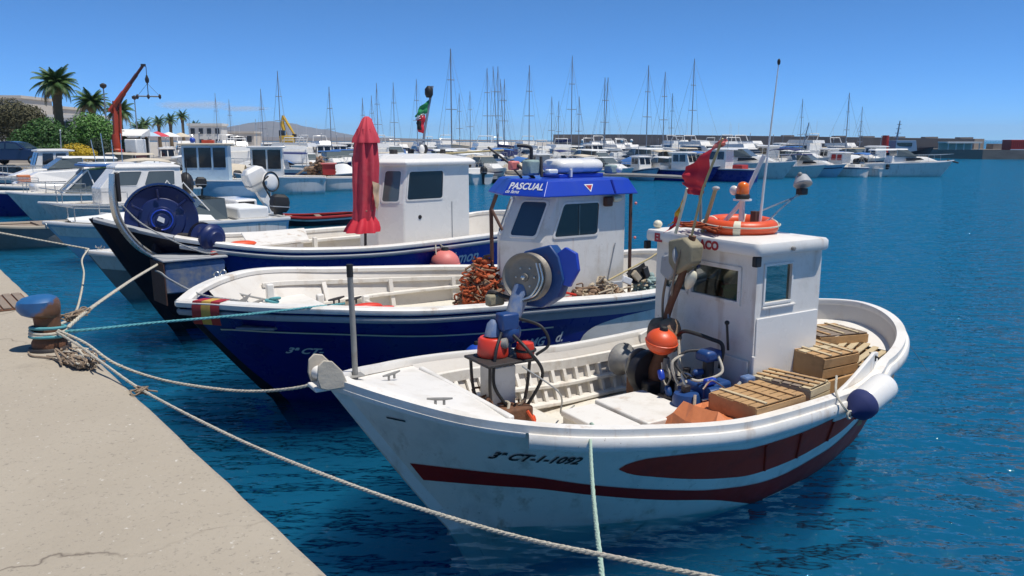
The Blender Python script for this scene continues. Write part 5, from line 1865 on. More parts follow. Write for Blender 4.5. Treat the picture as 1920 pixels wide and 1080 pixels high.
# ---- front row on the near pontoon, listed left to right: (column, distance, kind, bow towards us, turn, scale, materials)
front = [
    (668, 50.5, 'cover', 1, 0, .95, dict(hull='hull_grey', boat_cover='canvas_white')),
    (716, 51.5, 'wheel', 1, .1, .85, dict(hull='hull_white')),
    (768, 52.5, 'open', 1, 0, 1.0, dict(canopy='canvas_beige')),
    (818, 53.6, 'cruiser', 1, .1, .85, dict(canopy='canvas_white')),
    (862, 54.6, 'cover', 1, 0, 1.0, dict(boat_cover='canvas_beige')),
    (905, 55.5, 'open', 0, .1, 1.0, dict(canopy='canvas_white')),
    (948, 56.5, 'cruiser', 1, 0, .85, dict(canopy='canvas_beige')),
    (1000, 57.3, 'cover', 1, -.1, .9, dict(boat_cover='canvas_beige')),
    (1046, 58.0, 'wheel', 0, .1, .8, dict(hull='hull_white', wheelhouse='box_grey')),
    (1092, 58.6, 'cover', 1, .1, .95, dict(boat_cover='olive_canvas')),
    (1140, 58.6, 'open', 1, .2, .9, dict(canopy='canvas_beige')),
    (1190, 58.6, 'cruiser', 1, .1, .8, dict(canopy='canvas_white', hull_stripe='light_blue')),
    (1236, 59.6, 'wheel', 1, -.1, .72, dict(hull='light_blue')),
    (1284, 60.6, 'cruiser', 0, .1, .8, dict(canopy='canvas_white')),
    (1352, 58.5, 'wheel', 1, .35, .85, dict(hull='navy')),
    (1424, 58.5, 'wheel', 0, .45, .95, dict(hull='navy', engine_box='red_paint')),
    (1496, 62.8, 'cruiser', 1, .5, 1.1, dict(canopy='canvas_white', hull_stripe='hull_white')),
    (1552, 64.4, 'open', 1, .3, 1.1, dict(canopy='canvas_navy')),
    (1590, 65.4, 'cruiser', 1, .3, .85, dict(canopy='canvas_navy', hull='light_blue')),
    (1630, 66.2, 'wheel', 0, .2, .8, dict(window='red_paint')),
    (1664, 67.2, 'open', 0, .1, .9, dict(canopy='canvas_blue')),
]
A0, B0 = Vector((-13.5, 49.5, 0)), Vector((34.5, 73.5, 0))
pd = (B0 - A0).normalized()
pn = Vector((pd.y, -pd.x, 0))           # towards the camera side


def moor(px, d, kind, bow, turn, s, mats, label, group):
    x, y = at(px, d)
    L = LEN[kind] * s
    n = Matrix.Rotation(turn, 3, 'Z') @ pn
    if bow:
        loc = Vector((x, y, 0))
        aft = -n
    else:
        loc = Vector((x, y, 0)) - n * L
        aft = n
    return place(kind, loc, math.atan2(aft.y, aft.x), label, 'boat' if kind != 'sail' else 'sailboat', group, s, mats)


for i, (px, d, kind, bow, turn, s, mats) in enumerate(front):
    moor(px, d, kind, bow, turn, s, mats, f"{describe(kind, mats)}, {ORD[i]} from left in the nearest marina row", 'boats in the nearest marina row')
# the large cruiser closing the row, lying along the pontoon end with its bow to the right
x, y = at(1792, 67.5)
bigc = place('cruiser', (x, y, 0), R(172), 'large white cruiser closing the right end of the marina, bow pointing right', 'boat', 'boats in the nearest marina row', 1.05, dict(canopy='canvas_white', hull_stripe='hull_white'))
MB().tube([(-.35, 0, 1.05), (.5, 0, 1.28)], .06, 8).build('bowsprit', 'black_rubber', bigc)

for nm, a, b, w in (('near', A0, B0, 2.2),):
    po = empty('pontoon', (0, 0, 0))
    tag(po, 'pale floating pontoon running behind the nearest marina boats', 'pontoon')
    c = (a + b) / 2 - pn * 2.0
    L = (b - a).length
    q = Matrix.Rotation(math.atan2(pd.y, pd.x), 3, 'Z')
    MB().box((c.x, c.y, .38), (L, 2.2, .2), q).build('deck', 'pontoon', po, False)
    for k in range(12):
        p = a.lerp(b, (k + .5) / 12) - pn * 2.0
        MB().box((p.x, p.y, .1), (2.4, 1.9, .4), q).build('float', 'hull_grey', po, False)

# ---- rows behind, motor boats
hullc = ['hull_white'] * 7 + ['navy', 'light_blue', 'hull_white', 'hull_grey']
canv = ['canvas_navy', 'canvas_blue', 'canvas_white', 'canvas_beige', 'canvas_white', 'canvas_beige']


def filler(row, pxl, dl, pxr, dr, n, kinds, rowname):
    for i in range(n):
        t = (i + .5 + rgm.uniform(-.3, .3)) / n
        px, d = pxl + (pxr - pxl) * t, dl + (dr - dl) * t
        kind = rgm.choice(kinds)
        mats = dict(hull=rgm.choice(hullc))
        if kind in ('cruiser', 'open'):
            mats['canopy'] = rgm.choice(canv)
        if kind == 'cover':
            mats['boat_cover'] = rgm.choice(canv)
        moor(px, d, kind, rgm.random() < .6, rgm.uniform(-.15, .15), rgm.uniform(.85, 1.1), mats,
             f"{describe(kind, mats)}, {ORD[i]} from left in the {rowname} marina row", f'boats in the {rowname} marina row')


filler(2, 440, 63, 1720, 80, 36, ['cruiser', 'open', 'wheel', 'cover', 'cruiser', 'fly'], 'second')
filler(3, 270, 74, 1690, 97, 36, ['cruiser', 'wheel', 'fly', 'cover', 'fly', 'cruiser'], 'third')
filler(4, 250, 92, 1500, 122, 32, ['cruiser', 'fly', 'wheel', 'fly'], 'fourth')

# ---- sailing yachts: (column, row of the mast top, distance, thickness, lean)
masts = [(409, 176, 104, .7, 0), (434, 187, 108, .6, 0), (494, 168, 84, .8, 0), (527, 135, 78, 1.0, 0), (621, 164, 76, 1.1, 0), (682, 184, 90, .8, 0), (699, 180, 96, .7, 0), (709, 157, 92, .9, 0),
         (740, 156, 104, .6, 0), (783, 150, 106, .7, 0), (847, 95, 80, 1.7, 0), (862, 176, 100, .8, 0), (882, 172, 106, .7, 0), (914, 130, 100, .9, 0), (934, 127, 94, 1.0, -.05), (946, 150, 104, .9, -.05),
         (992, 125, 90, 1.2, .0), (1034, 182, 98, .9, 0), (1047, 190, 106, .7, 0), (1071, 107, 110, .35, 0), (1085, 182, 92, 1.0, 0), (1132, 147, 88, 1.1, .035), (1212, 125, 84, 1.2, 0), (1243, 137, 86, 1.1, 0), (1258, 176, 104, .6, 0), (1296, 113, 108, .35, 0), (1500, 230, 78, 1.3, .16), (1586, 175, 88, 1.1, 0), (1612, 226, 96, .9, 0)]
for i, (px, ty, d, th, lean) in enumerate(masts):
    H = 3 + (262 - ty) / 1551 * d
    x, y = at(px, d)
    s = max(.62, min(1.25, H / 11))
    aft = -pn if rgm.random() < .5 else pn
    aft = Matrix.Rotation(rgm.uniform(-.1, .1), 3, 'Z') @ aft
    loc = Vector((x, y, 0)) - aft * 3.5 * s
    cov = rgm.choice(['canvas_navy', 'canvas_blue', 'canvas_white', 'canvas_beige'])
    r = place('sail', loc, math.atan2(aft.y, aft.x), f"white sailing yacht under the {ORD[i]} bare mast counted from the left", 'sailboat', 'sailing yachts in the marina', s, dict(sail_cover=cov, sprayhood=cov))
    # every mast has its own height, so it is built for its yacht (local units are divided by the yacht's scale)
    Z = H / s
    tr = Matrix.Rotation(-math.atan2(aft.y, aft.x), 3, 'Z')
    tip = Vector((3.5, 0, 0)) + tr @ Vector((lean * Z, 0, 0))
    k = max(.045, .05 * th * d / 90) / s
    m_ = MB().tube([(3.5, 0, 1.2), (tip.x, tip.y, Z)], [k, k * .75], 8).build('mast', 'mast_alu', r)
    if th > .5:
        for f_ in (.45, .72):
            c_ = Vector((3.5, 0, 1.2)).lerp(Vector((tip.x, tip.y, Z)), f_)
            MB().tube([c_ + Vector((0, -.75 * (1.2 - f_), 0)), c_ + Vector((0, .75 * (1.2 - f_), 0))], .03 / s, 6).build('spreader', 'mast_alu', m_)
        sr = .008 / s
        MB().tube([(.1, 0, 1.2), (tip.x, tip.y, Z * .97)], sr * 1.3, 5).build('forestay', 'mast_alu', m_)
        MB().tube([(8.4, 0, 1.0), (tip.x, tip.y, Z * .985)], sr, 5).build('backstay', 'mast_alu', m_)
        for sg in (-1, 1):
            MB().tube([(3.6, sg * 1.2, 1.05), (tip.x, tip.y, Z * .96)], sr, 5).build('shroud', 'mast_alu', m_)

# second and third pontoons
for (pl, dl, pr_, dr, w_, nth) in ((430, 69, 1730, 86, 2.0, 'second'), (260, 86, 1690, 109, 2.0, 'third')):
    a, b = Vector((*at(pl, dl), 0)), Vector((*at(pr_, dr), 0))
    dd = (b - a)
    q = Matrix.Rotation(math.atan2(dd.y, dd.x), 3, 'Z')
    c = (a + b) / 2
    po = empty('pontoon', (0, 0, 0))
    tag(po, f'floating pontoon between the {nth} and next marina row of boats', 'pontoon')
    MB().box((c.x, c.y, .40), (dd.length, 2, .2), q).build('deck', 'pontoon', po, False)
    for k in range(8):
        p = a.lerp(b, (k + .5) / 8)
        MB().box((p.x, p.y, .1), (3, 1.7, .38), q).build('float', 'hull_grey', po, False)

# ================================================================== boats on the left, along the same quay
AQ = R(41)


def qboat(name, label, bow, L, B, zb, zm, zs, hm, dm='white_gel', rz=AQ, band=None, pw=2.4, deckz=-.04, rail_m=None, square=True, cat='boat'):
    h = gh(L, B, zb, zm, zs, .13, pw, square=square)
    r = basic(name, h, hm, dm, 40, 8, deckz, .1, rail_m)
    r.location = (bow[0], bow[1], 0)
    r.rotation_euler = (0, 0, rz)
    tag(r, label, cat, 'small boats along the quay on the left')
    if band:
        h.band(.01, .98, lambda n: h.zf(n) - .34, lambda n: h.zf(n) - .10, .006, 40, 2).build('hull_band', band, r)
    return r, h


def bow_rail(r, h, n=3, hh=.42, f=.38):
    us = [f * k / n for k in range(n, 0, -1)]
    P = [h.pt(u, h.sheer(u)[2] * .98, -1) + Vector((.04, .07, hh)) for u in us] + [Vector((.06, 0, h.sheer(0)[2] + hh + .04))] + [h.pt(u, h.sheer(u)[2] * .98, 1) + Vector((.04, -.07, hh)) for u in us[::-1]]
    MB().tube(P, .016, 6).build('bow_rail', 'steel', r)
    for u in us:
        for sg in (-1, 1):
            p = h.pt(u, h.sheer(u)[2] * .98, sg) + Vector((.04, -.07 * sg, 0))
            MB().tube([p, p + Vector((0, 0, hh))], .013, 6).build('stanchion', 'steel', r)


# white boat with the slate blue band under a beige cover
r, h = qboat('motorboat', 'white and pale blue motorboat with white foredeck cover, bow toward the bollard', (-11.45, 19.5), 6.0, 2.3, 1.02, .88, .82, 'light_blue', band='hull_white')
rows = []
rgc = random.Random(4)
for i in range(17):
    t = i / 16
    x = .55 + 5.2 * t
    b = max(.05, h.half(min(x, 5.8), .85) * 1.0)
    pk = .06 + .24 * math.sin(min(1, t * 1.5) * math.pi / 2)
    rows.append([(x, b * k, h.zf(min(x / h.L, 1)) + .05 + pk * (1 - abs(k) ** 1.5) + rgc.uniform(-.03, .03) * (1 - abs(k))) for k in (-1, -.85, -.65, -.4, -.2, 0, .2, .4, .65, .85, 1)])
MB().grid(rows[:11]).build('boat_cover', 'canvas_white', r, angle=70)
bow_rail(r, h, 3)
MB().strip([[(3.2, -.75, .92), (3.2, .75, .92), (4.2, .95, .90), (4.2, -.95, .90)], [(3.7, -.62, 1.42), (3.7, .62, 1.42), (4.2, .82, 1.45), (4.2, -.82, 1.45)]]).build('windscreen', 'grey_glass', r, False)
MB().box((5.0, 0, 1.0), (.9, 1.6, .34)).build('seat', 'canvas_white', r, bevel=.06)
outboard(r, 6.02, 0, .8, 'black_rubber', .1)
MB().torus((.05, -.03, .93), .06, .014, (1, 0, 0)).build('bow_ring', 'steel', r)
for dy in (-.35, .35):
    MB().tube([(2.6, dy * 2, 1.0), (3.2, dy * 1.8, 1.9), (3.9, dy * 2.2, 1.0)], .02, 8).build('frame_hoop', 'white_gel', r)
# pale dinghy close to the dark bow
r, h = qboat('dinghy', 'white bowed grey dinghy tucked between the black bow and the quay', (-7.85, 14.62), 4.8, 2.0, .97, .80, .75, 'hull_grey')
h.band(.005, .985, lambda n: h.zf(n) - .33, lambda n: h.zf(n) + .0, .006, 40, 3).build('topside', 'white_paint', r)
hull_text(h, 'ER', .13, .72, .70, -1, r, 'text_black', 0, .008)
for yy in (-.10, .10):
    MB().torus((.24, yy, 1.06), .05, .012, (0, 1, 0), 16, 6, 0, math.pi).build('fairlead', 'steel', r)
MB().box((2.6, 0, .86), (.32, 1.5, .05)).build('thwart', 'white_paint', r)
MB().box((1.4, 0, .92), (.3, 1.1, .05)).build('thwart', 'white_paint', r)
# low old skiff at the left edge
r, h = qboat('skiff', 'low old beige and grey skiff at the left edge, behind the rope', (-14.9, 21.9), 3.4, 1.7, .72, .60, .58, 'hull_grey', 'plank_grey', rail_m='canvas_beige')
MB().box((1.7, 0, .62), (.25, 1.3, .05)).build('thwart', 'plank_grey', r)
# boat with the white outboard
r, h = qboat('motorboat', 'white motorboat with a large white outboard tilted up at its stern', (-11.6, 22.55), 4.6, 2.0, .95, .85, .85, 'hull_white', deckz=-.06)
MB().box((3.9, 0, 1.02), (.7, 1.7, .38)).build('engine_well', 'white_gel', r, bevel=.06)
MB().box((3.9, -.86, 1.02), (.5, .03, .26)).build('locker_opening', 'black_rubber', r, bevel=.04)
ob = outboard(r, 4.60, -.25, 1.28, 'white_gel', -.42, 1.4)
MB().box((2.4, 0, 1.05), (1.2, 1.2, .35)).build('cuddy', 'white_gel', r, bevel=.1)
mb = MB()
mb.tube([(4.75, -.75, .85), (4.75, -.75, 1.85)], .03, 10)
hp = mb.build('reel_post', 'steel', r)
MB().lathe([(.0, -.09), (.12, -.09), (.28, -.06), (.30, -.04), (.24, .0), (.30, .04), (.28, .06), (.12, .09), (.0, .09)], (4.75, -.75, 1.72), (.3, -.9, .1), 26).build('hose_reel', 'white_gel', hp)
MB().tube(spline([(4.6, -.95, 1.9), (4.42, -.95, 1.72), (4.52, -.95, 1.45), (4.7, -.95, 1.1), (4.75, -.9, .8)], 6), .025, 8).build('hose', 'black_rubber', hp)
MB().torus((4.75, -.83, 1.72), .30, .02, (.3, -.9, .1), 26, 8).build('hose', 'black_rubber', hp)
# white cabin boat with round edged cabin behind the steel guide
r, h = qboat('cabin_boat', 'white cabin boat with a rounded white cabin behind the big blue drum', (-15.0, 25.4), 5.8, 2.3, 1.05, .9, .85, 'hull_white', deckz=-.06)
P = [(1.7, -.55), (1.7, .55), (4.2, .9), (4.2, -.9)]
T = [(2.2, -.5), (2.2, .5), (4.2, .8), (4.2, -.8)]
w = MB().strip([[(x, y, .85) for x, y in P], [(x, y, 1.45) for x, y in P], [(x, y, 2.05) for x, y in T]]).build('cabin', 'white_gel', r, False, .03)
MB().strip([[(x, y * 1.06, 2.05) for x, y in T], [(x, y * 1.06, 2.13) for x, y in T], [(x * .8 + .6, y * .6, 2.22) for x, y in T]], cap=True).build('roof', 'white_gel', w, False, .03)
bow_rail(r, h)
quad_window(w, (1.7, -.55, 1.45), (4.2, -.9, 1.45), (4.2, -.8, 2.05), (2.2, -.5, 2.05), .10, .42, .1, .85, 'grey_glass')
quad_window(w, (1.7, -.55, 1.45), (4.2, -.9, 1.45), (4.2, -.8, 2.05), (2.2, -.5, 2.05), .52, .90, .1, .85, 'grey_glass')
MB().tube([(4.3, -.9, .9), (4.4, -.85, 2.3)], .02, 8).build('rod', 'tar_black', r)
MB().ell((4.5, -.4, 1.5), (.25, .3, .4), 10, 8).build('net_bag', 'tar_black', r)
# boat with raked windscreen and blue top
r, h = qboat('cabin_boat', 'white boat with a raked windscreen and a blue topped canopy', (-18.7, 29.7), 6.0, 2.3, 1.1, .95, .9, 'hull_white', deckz=-.05)
w = MB().strip([[(1.8, -.5, 1.0), (1.8, .5, 1.0), (4.0, .95, .95), (4.0, -.95, .95)], [(2.7, -.5, 1.85), (2.7, .5, 1.85), (3.9, .8, 1.95), (3.9, -.8, 1.95)]], cap=True).build('windscreen', 'grey_glass', r, False, .02)
for sg in (-1, 1):
    MB().tube([(1.8, sg * .52, 1.02), (2.7, sg * .52, 1.87)], .035, 8).build('screen_post', 'white_gel', w)
    MB().tube([(2.9, sg * .9, .95), (2.7, sg * .52, 1.87)], .025, 8).build('screen_post', 'white_gel', w)
bow_rail(r, h)
MB().box((3.5, 0, 2.02), (1.9, 1.7, .09)).build('canopy', 'canvas_blue', r, bevel=.03)
MB().box((3.5, 0, 2.10), (1.7, 1.5, .06)).build('canopy_lining', 'white_gel', r, bevel=.02)
for k in range(4):
    MB().tube([(3.0 + .4 * k, -.6 + .3 * k, 2.1), (2.9 + .45 * k, -.55 + .32 * k, 3.0 + .25 * (k % 2))], .018, 6).build('fishing_rod', 'steel', r)
# navy and white boats further along
r, h = qboat('motorboat', 'navy hulled motorboat with a white deck at the left edge', (-21.2, 31.5), 5.6, 2.2, 1.05, .85, .8, 'navy', deckz=-.03)
MB().box((2.9, 0, 1.05), (1.6, 1.3, .4)).build('cuddy', 'white_gel', r, bevel=.12)
MB().tube([(.1, 0, 1.5), (1.2, -.6, 1.45), (2.2, -.9, 1.4)], .014, 6).build('bow_rail', 'steel', r)
MB().tube([(.1, 0, 1.5), (1.2, .6, 1.45), (2.2, .9, 1.4)], .014, 6).build('bow_rail', 'steel', r)
r, h = qboat('motorboat', 'white and grey sports boat with an orange hatch at the far left', (-23.7, 35.2), 6.0, 2.4, 1.1, .9, .9, 'hull_white', band='hull_grey', deckz=-.03)
MB().strip([[(1.6, -.5, 1.05), (1.6, .5, 1.05), (4.6, .95, .95), (4.6, -.95, .95)], [(2.6, -.4, 1.55), (2.6, .4, 1.55), (4.5, .8, 1.65), (4.5, -.8, 1.65)]], cap=True).build('cabin', 'white_gel', r, False, .06)
MB().box((2.0, -.4, 1.30), (.5, .4, .3)).build('hatch', 'orange_tarp', r, bevel=.03)
bow_rail(r, h)
# red edged rowing boat afloat in the open water
h = gh(3.5, 1.35, .42, .30, .34, .08, 2.0, square=False)
r = empty('rowing_boat', (-9.0, 28.3, 0), R(21))
tag(r, 'low dark rowing boat with a red gunwale floating behind the parasol', 'rowing boat', 'small boats along the quay on the left')
h.skin(36, 6).build('hull', 'navy_dark', r)
h.rail([(.03, -.06), (.04, 0), (.03, .02), (-.05, .02), (-.05, -.03)], .002, .9995, 40).build('gunwale', 'red_paint', r)
h.band(.01, .99, lambda n: h.zf(n) - .15, lambda n: h.zf(n) - .09, .006, 30, 1).build('hull_stripe', 'deck_cream', r)
h.deck(.3, 3.3, .12, .04).build('sole', 'plank_grey', r)
for x in (1.1, 2.1):
    MB().box((x, 0, .28), (.2, 1.0, .03)).build('thwart', 'plank_grey', r)


# pale blue cabin boat, white cabin boat and net boat at the head of the open water
def cabinboat(label, loc, rz, hm, wm, L=5.2, top=2.75, win=3, hgt=1.0, wx=(1.4, 3.6)):
    h = gh(L, 2.3, 1.15, .95, .9, .12, 2.6)
    r = basic('cabin_boat', h, hm, 'white_gel', 30, 6, -.06)
    r.location = (*loc, 0)
    r.rotation_euler = (0, 0, rz)
    tag(r, label, 'boat', 'cabin boats at the head of the open water')
    x0, x1 = wx
    w = wall_holes((x0, -.95, .85), (1, 0, 0), (0, 0, 1), x1 - x0, top - .85, [], .04).build('cabin', wm, r, False)
    MB().box(((x0 + x1) / 2, .02, (.85 + top) / 2), (x1 - x0, 1.88, top - .86)).build('cabin_shell', wm, w, bevel=.03)
    MB().box(((x0 + x1) / 2, 0, top + .05), (x1 - x0 + .35, 2.15, .10)).build('roof', 'canvas_beige' if wm == 'light_blue' else 'white_gel', w, bevel=.03)
    ww = (x1 - x0 - .12) / win
    for k in range(win):
        a = x0 + .06 + k * ww
        for sg in (-1, 1):
            MB().box((a + ww / 2, sg * .962, top - .62), (ww - .10, .03, hgt)).build('window', 'dark_glass', w, bevel=.01)
    for y in (-.45, .45):
        MB().box((x0 - .01, y, top - .62), (.03, .7, hgt * .9)).build('window', 'dark_glass', w, bevel=.01)
    MB().tube([(x0 + .3, .3, top), (x0 + .3, .3, top + 1.6)], .014, 6).build('aerial', 'steel', w)
    return r


r = cabinboat('pale blue and white cabin boat with three tall dark windows', (-18.3, 41.6), R(14), 'light_blue', 'light_blue', 5.2, 2.72)
MB().ell((1.9, -.5, 2.98), (.14, .14, .14), 10, 8).build('lamp_globe', 'blue_float', r)
MB().box((2.6, 0, 2.9), (.6, .5, .18)).build('roof_crate', 'crane_red', r, bevel=.02)
r = cabinboat('white cabin boat with two square dark windows beside the red box', (-15.6, 45.3), R(14), 'hull_white', 'white_gel', 5.0, 2.55, 2, 1.05, (1.0, 2.7))
# small white work boat carrying nets and a red box
h = gh(4.6, 2.0, .9, .75, .75, .12, 2.6)
r = basic('work_boat', h, 'hull_white', 'white_gel', 30, 6, -.06)
r.location = (-13.6, 48.2, 0)
r.rotation_euler = (0, 0, R(14))
tag(r, 'small white work boat heaped with dark nets and carrying a red box', 'boat', 'cabin boats at the head of the open water')
MB().box((2.6, -.55, 1.25), (.75, .5, .62)).build('red_box', 'red_paint', r, bevel=.02)
MB().box((2.6, -.55, 1.60), (.95, .62, .08)).build('red_box_lid', 'pink_float', r, bevel=.02)
rg2 = random.Random(9)
mb = MB()
for k in range(90):
    t = rg2.random()
    mb.ell((1.3 + 1.5 * t + rg2.uniform(-.2, .2), .1 + rg2.uniform(-.45, .45), .85 + rg2.random() * 1.25 * (1 - abs(t - .5) * 1.3)), (rg2.uniform(.08, .2), rg2.uniform(.08, .2), rg2.uniform(.06, .14)), 7, 5)
mb.build('net_heap', 'net_brown', r)
MB().tube([(.5, -.2, .8), (2.2, -.3, 1.9)], .05, 6).build('spar', 'plank_grey', r)

# more boats packed along the quay and below the promenade
extra = [('cruiser', (-26.3, 39.6), AQ, 'white motor cruiser with white canopy beyond the navy motorboat at far left', dict(canopy='canvas_white')),
         ('wheel', (-28.8, 43.6), AQ, 'white wheelhouse boat farthest along the quay on the left', dict(hull='hull_white')),
         ('open', (-20.2, 37.2), R(30), 'open white motorboat with cream canopy before the promenade', dict(canopy='canvas_beige')),
         ('cruiser', (-30.4, 55.0), R(-12), 'white cruiser with beige canopy moored bow to the promenade', dict(canopy='canvas_beige')),
         ('cover', (-29.3, 59.0), R(-12), 'motorboat under a white cover below the red crane', dict(boat_cover='canvas_white')),
         ('wheel', (-28.2, 63.5), R(-10), 'white wheelhouse boat moored below the cafe awning', dict(hull='hull_white')),
         ('cruiser', (-26.8, 69.0), R(-10), 'white cruiser with white canopy moored below the cafe parasols', dict(canopy='canvas_white')),
         ('fly', (-25.6, 75.5), R(-8), 'white motor yacht moored beyond the cafe parasols', {}),
         ('open', (-21.8, 47.0), R(20), 'small open boat with white canopy behind the pale blue cabin boat', dict(canopy='canvas_white')),
         ('cover', (-22.6, 51.5), R(10), 'boat under a beige cover between the crane and the pale blue cabin boat', dict(boat_cover='canvas_beige')),
         ('cruiser', (-20.8, 56.5), R(5), 'white cruiser with navy canopy behind the two square windowed cabin boat', dict(canopy='canvas_navy')),
         ('cover', (-4.9, 53.5), R(112), 'white motorboat under a pale cover just right of the net boat', dict(boat_cover='canvas_white')),
         ('cruiser', (-7.4, 52.3), R(112), 'white cruiser with beige canopy half hidden by the closed parasol', dict(canopy='canvas_beige'))]
for kind, pos, rz, lab, mats in extra:
    place(kind, (pos[0], pos[1], 0), rz, lab, 'boat', 'boats before the promenade', 1.0, mats)


# ================================================================== the land on the left
GZ = 1.4


def leafmass(clumps, n, size, rg, flat=.35):
    """many leaf-sized faces spread through ellipsoid clumps (centre, radii)"""
    vs, fs = [], []
    tot = sum(c[1][0] * c[1][1] * c[1][2] for c in clumps)
    for c, r in clumps:
        k = max(20, int(n * r[0] * r[1] * r[2] / tot))
        for _ in range(k):
            d = Vector((rg.gauss(0, 1), rg.gauss(0, 1), rg.gauss(0, 1))).normalized()
            q = rg.random() ** .38
            p = Vector((c[0] + d.x * r[0] * q, c[1] + d.y * r[1] * q, c[2] + d.z * r[2] * q))
            nr = (d + Vector((rg.gauss(0, .6), rg.gauss(0, .6), rg.gauss(0, .6) + .4))).normalized()
            a = nr.orthogonal().normalized()
            a = Matrix.Rotation(rg.uniform(0, 6.28), 3, nr) @ a
            b = nr.cross(a)
            s_ = size * rg.uniform(.6, 1.4)
            o = len(vs)
            vs += [p - a * s_, p - b * s_ * .45 + nr * s_ * .1, p + a * s_, p + b * s_ * .45 + nr * s_ * .1]
            fs.append((o, o + 1, o + 2, o + 3))
    return MB().add(vs, fs)


def tree(name, label, cat, loc, clumps, n, size, leaf, trunk_h, trunk_r, seed, group=None):
    rg = random.Random(seed)
    r = empty(name, (loc[0], loc[1], GZ))
    tag(r, label, cat, group)
    leafmass(clumps, int(n * 1.5), size * .85, rg).build('crown' if cat == 'tree' else 'foliage', leaf, r, False, fix=False)
    mb = MB()
    mb.tube([(0, 0, -.1), (.05, .02, trunk_h * .5), (-.03, .03, trunk_h)], [trunk_r * 1.3, trunk_r, trunk_r * .8], 8)
    for c, rr in clumps[:6]:
        mb.tube([(0, 0, trunk_h * .7), (c[0] * .5, c[1] * .5, (trunk_h + c[2]) / 2), c], [trunk_r * .6, trunk_r * .4, trunk_r * .15], 6)
    mb.build('trunk' if cat == 'tree' else 'stem', 'bark', r)
    return r


FROND = {}


def frond_mesh(key, L, droop, m):
    mb = MB()
    k = 13
    P = []
    for i in range(k + 1):
        t = i / k
        P.append(Vector((L * t * (1 - .18 * droop * t), 0, L * (.55 * t - (.35 + .55 * droop) * t * t))))
    mb.tube(P, [.03 * (1 - .8 * i / k) for i in range(k + 1)], 4)
    for i in range(2, k + 1):
        t = i / k
        ll = L * .24 * math.sin(math.pi * min(1, .15 + t * .9)) + .08
        tan = (P[min(i + 1, k)] - P[i - 1]).normalized()
        for sg in (-1, 1):
            for o_ in (0, .5):
                b = P[i].lerp(P[i - 1], o_)
                tip = b + tan * ll * .6 + Vector((0, sg * ll * .85, -.10 - ll * .25))
                mb.add([b - tan * .05, b + tan * .05, tip], [(0, 1, 2)])
    o = mb.build('frond', m, None, False, fix=False)
    me = o.data
    bpy.data.objects.remove(o)
    return me


def palm(label, loc, top, R0, seed, nf=44, tr=.33):
    rg = random.Random(seed)
    r = empty('palm_tree', (loc[0], loc[1], GZ))
    tag(r, label, 'palm tree', 'palms on the promenade')
    H = top - GZ - R0 * .42
    prof = []
    for i in range(26):
        t = i / 25
        prof.append((tr * (1.25 - .35 * min(1, t * 3) + .12 * (t > .85) + (.05 if i % 2 else 0)), t * H))
    MB().lathe(prof, n=12).build('trunk', 'palm_trunk', r)
    c = MB().ell((0, 0, H), (tr * 1.5, tr * 1.5, .6), 10, 8).build('crown', 'palm_dry', r)
    for i in range(nf):
        t = i / nf
        dr = .1 + 1.05 * t
        key = (round(R0, 2), int(dr * 5), t > .88)
        if key not in FROND:
            FROND[key] = frond_mesh(key, R0, .2 + int(dr * 5) / 5, 'palm_dry' if t > .88 else 'palm_leaf')
        o = bpy.data.objects.new('frond', FROND[key])
        col.objects.link(o)
        o.parent = c
        o.location = (0, 0, H + .25)
        o.rotation_euler = (rg.uniform(-.15, .15), -(1.05 - 1.5 * t) * .9, i * 2.399 + rg.uniform(-.2, .2))
        s_ = rg.uniform(.85, 1.1)
        o.scale = (s_, s_, s_)
    return r


palm('tall date palm with a round green crown beside the red crane', at(115, 62), 7.5, 1.85, 1, 52, .34)
palm('shorter palm with a shaggy crown standing just left of the crane', at(178, 73), 6.6, 1.8, 2, 40, .28)
palm('low palm half hidden behind the red crane boom', at(228, 80), 6.0, 1.7, 3, 36, .28)
for i, (px, d, tp_) in enumerate(((275, 170, 6.6), (300, 180, 7.2), (322, 175, 7.6), (345, 190, 8.8), (262, 150, 5.6), (368, 200, 6.6))):
    palm(f'small distant palm on the far promenade, {ORD[i]} from left' if False else ['small distant palm just right of the cafe awning', 'small distant palm in the middle of the far row', 'distant palm beside the taller far palm', 'tallest of the distant palms before the hill', 'stumpy distant palm nearest the crane', 'distant palm farthest right, at the foot of the hill'][i], at(px, d), tp_, 2.2, 10 + i, 22, .35)

tree('leafy_tree', 'bright green rounded tree behind the yellow bush', 'tree', at(168, 63), [((0, 0, 2.2), (1.9, 1.4, 1.5)), ((-1.2, .3, 1.6), (1.3, 1.2, 1.0)), ((1.2, .2, 2.0), (1.2, 1.0, 1.1)), ((.2, 0, 3.0), (1.1, 1.0, .7))], 5200, .12, 'leaf_bright', 1.6, .14, 3)
tree('leafy_tree', 'dark green tree beneath the tall palm', 'tree', at(85, 60), [((0, 0, 1.9), (1.7, 1.2, 1.3)), ((-1.4, 0, 1.5), (1.3, 1, 1.0)), ((1.0, .4, 1.4), (1.2, 1, 1.0)), ((.3, 0, 2.7), (.9, .8, .6))], 4600, .12, 'leaf_green', 1.3, .13, 4)
tree('leafy_tree', 'dark shadowy tree between the palms and the crane', 'tree', at(208, 66), [((0, 0, 1.7), (1.2, 1.0, 1.5)), ((.7, 0, 1.2), (.9, .8, 1.0))], 2600, .12, 'leaf_dark', 1.2, .12, 5)
tree('leafy_tree', 'brownish tree at the left edge behind the van and hedge', 'tree', at(22, 82), [((0, 0, 4.0), (2.3, 1.8, 1.8)), ((1.8, 0, 3.5), (1.8, 1.5, 1.5)), ((-1.8, 0, 3.4), (1.8, 1.5, 1.6)), ((.5, 0, 2.2), (2.2, 1.5, 1.3))], 5600, .16, 'leaf_brown', 2.2, .2, 6)
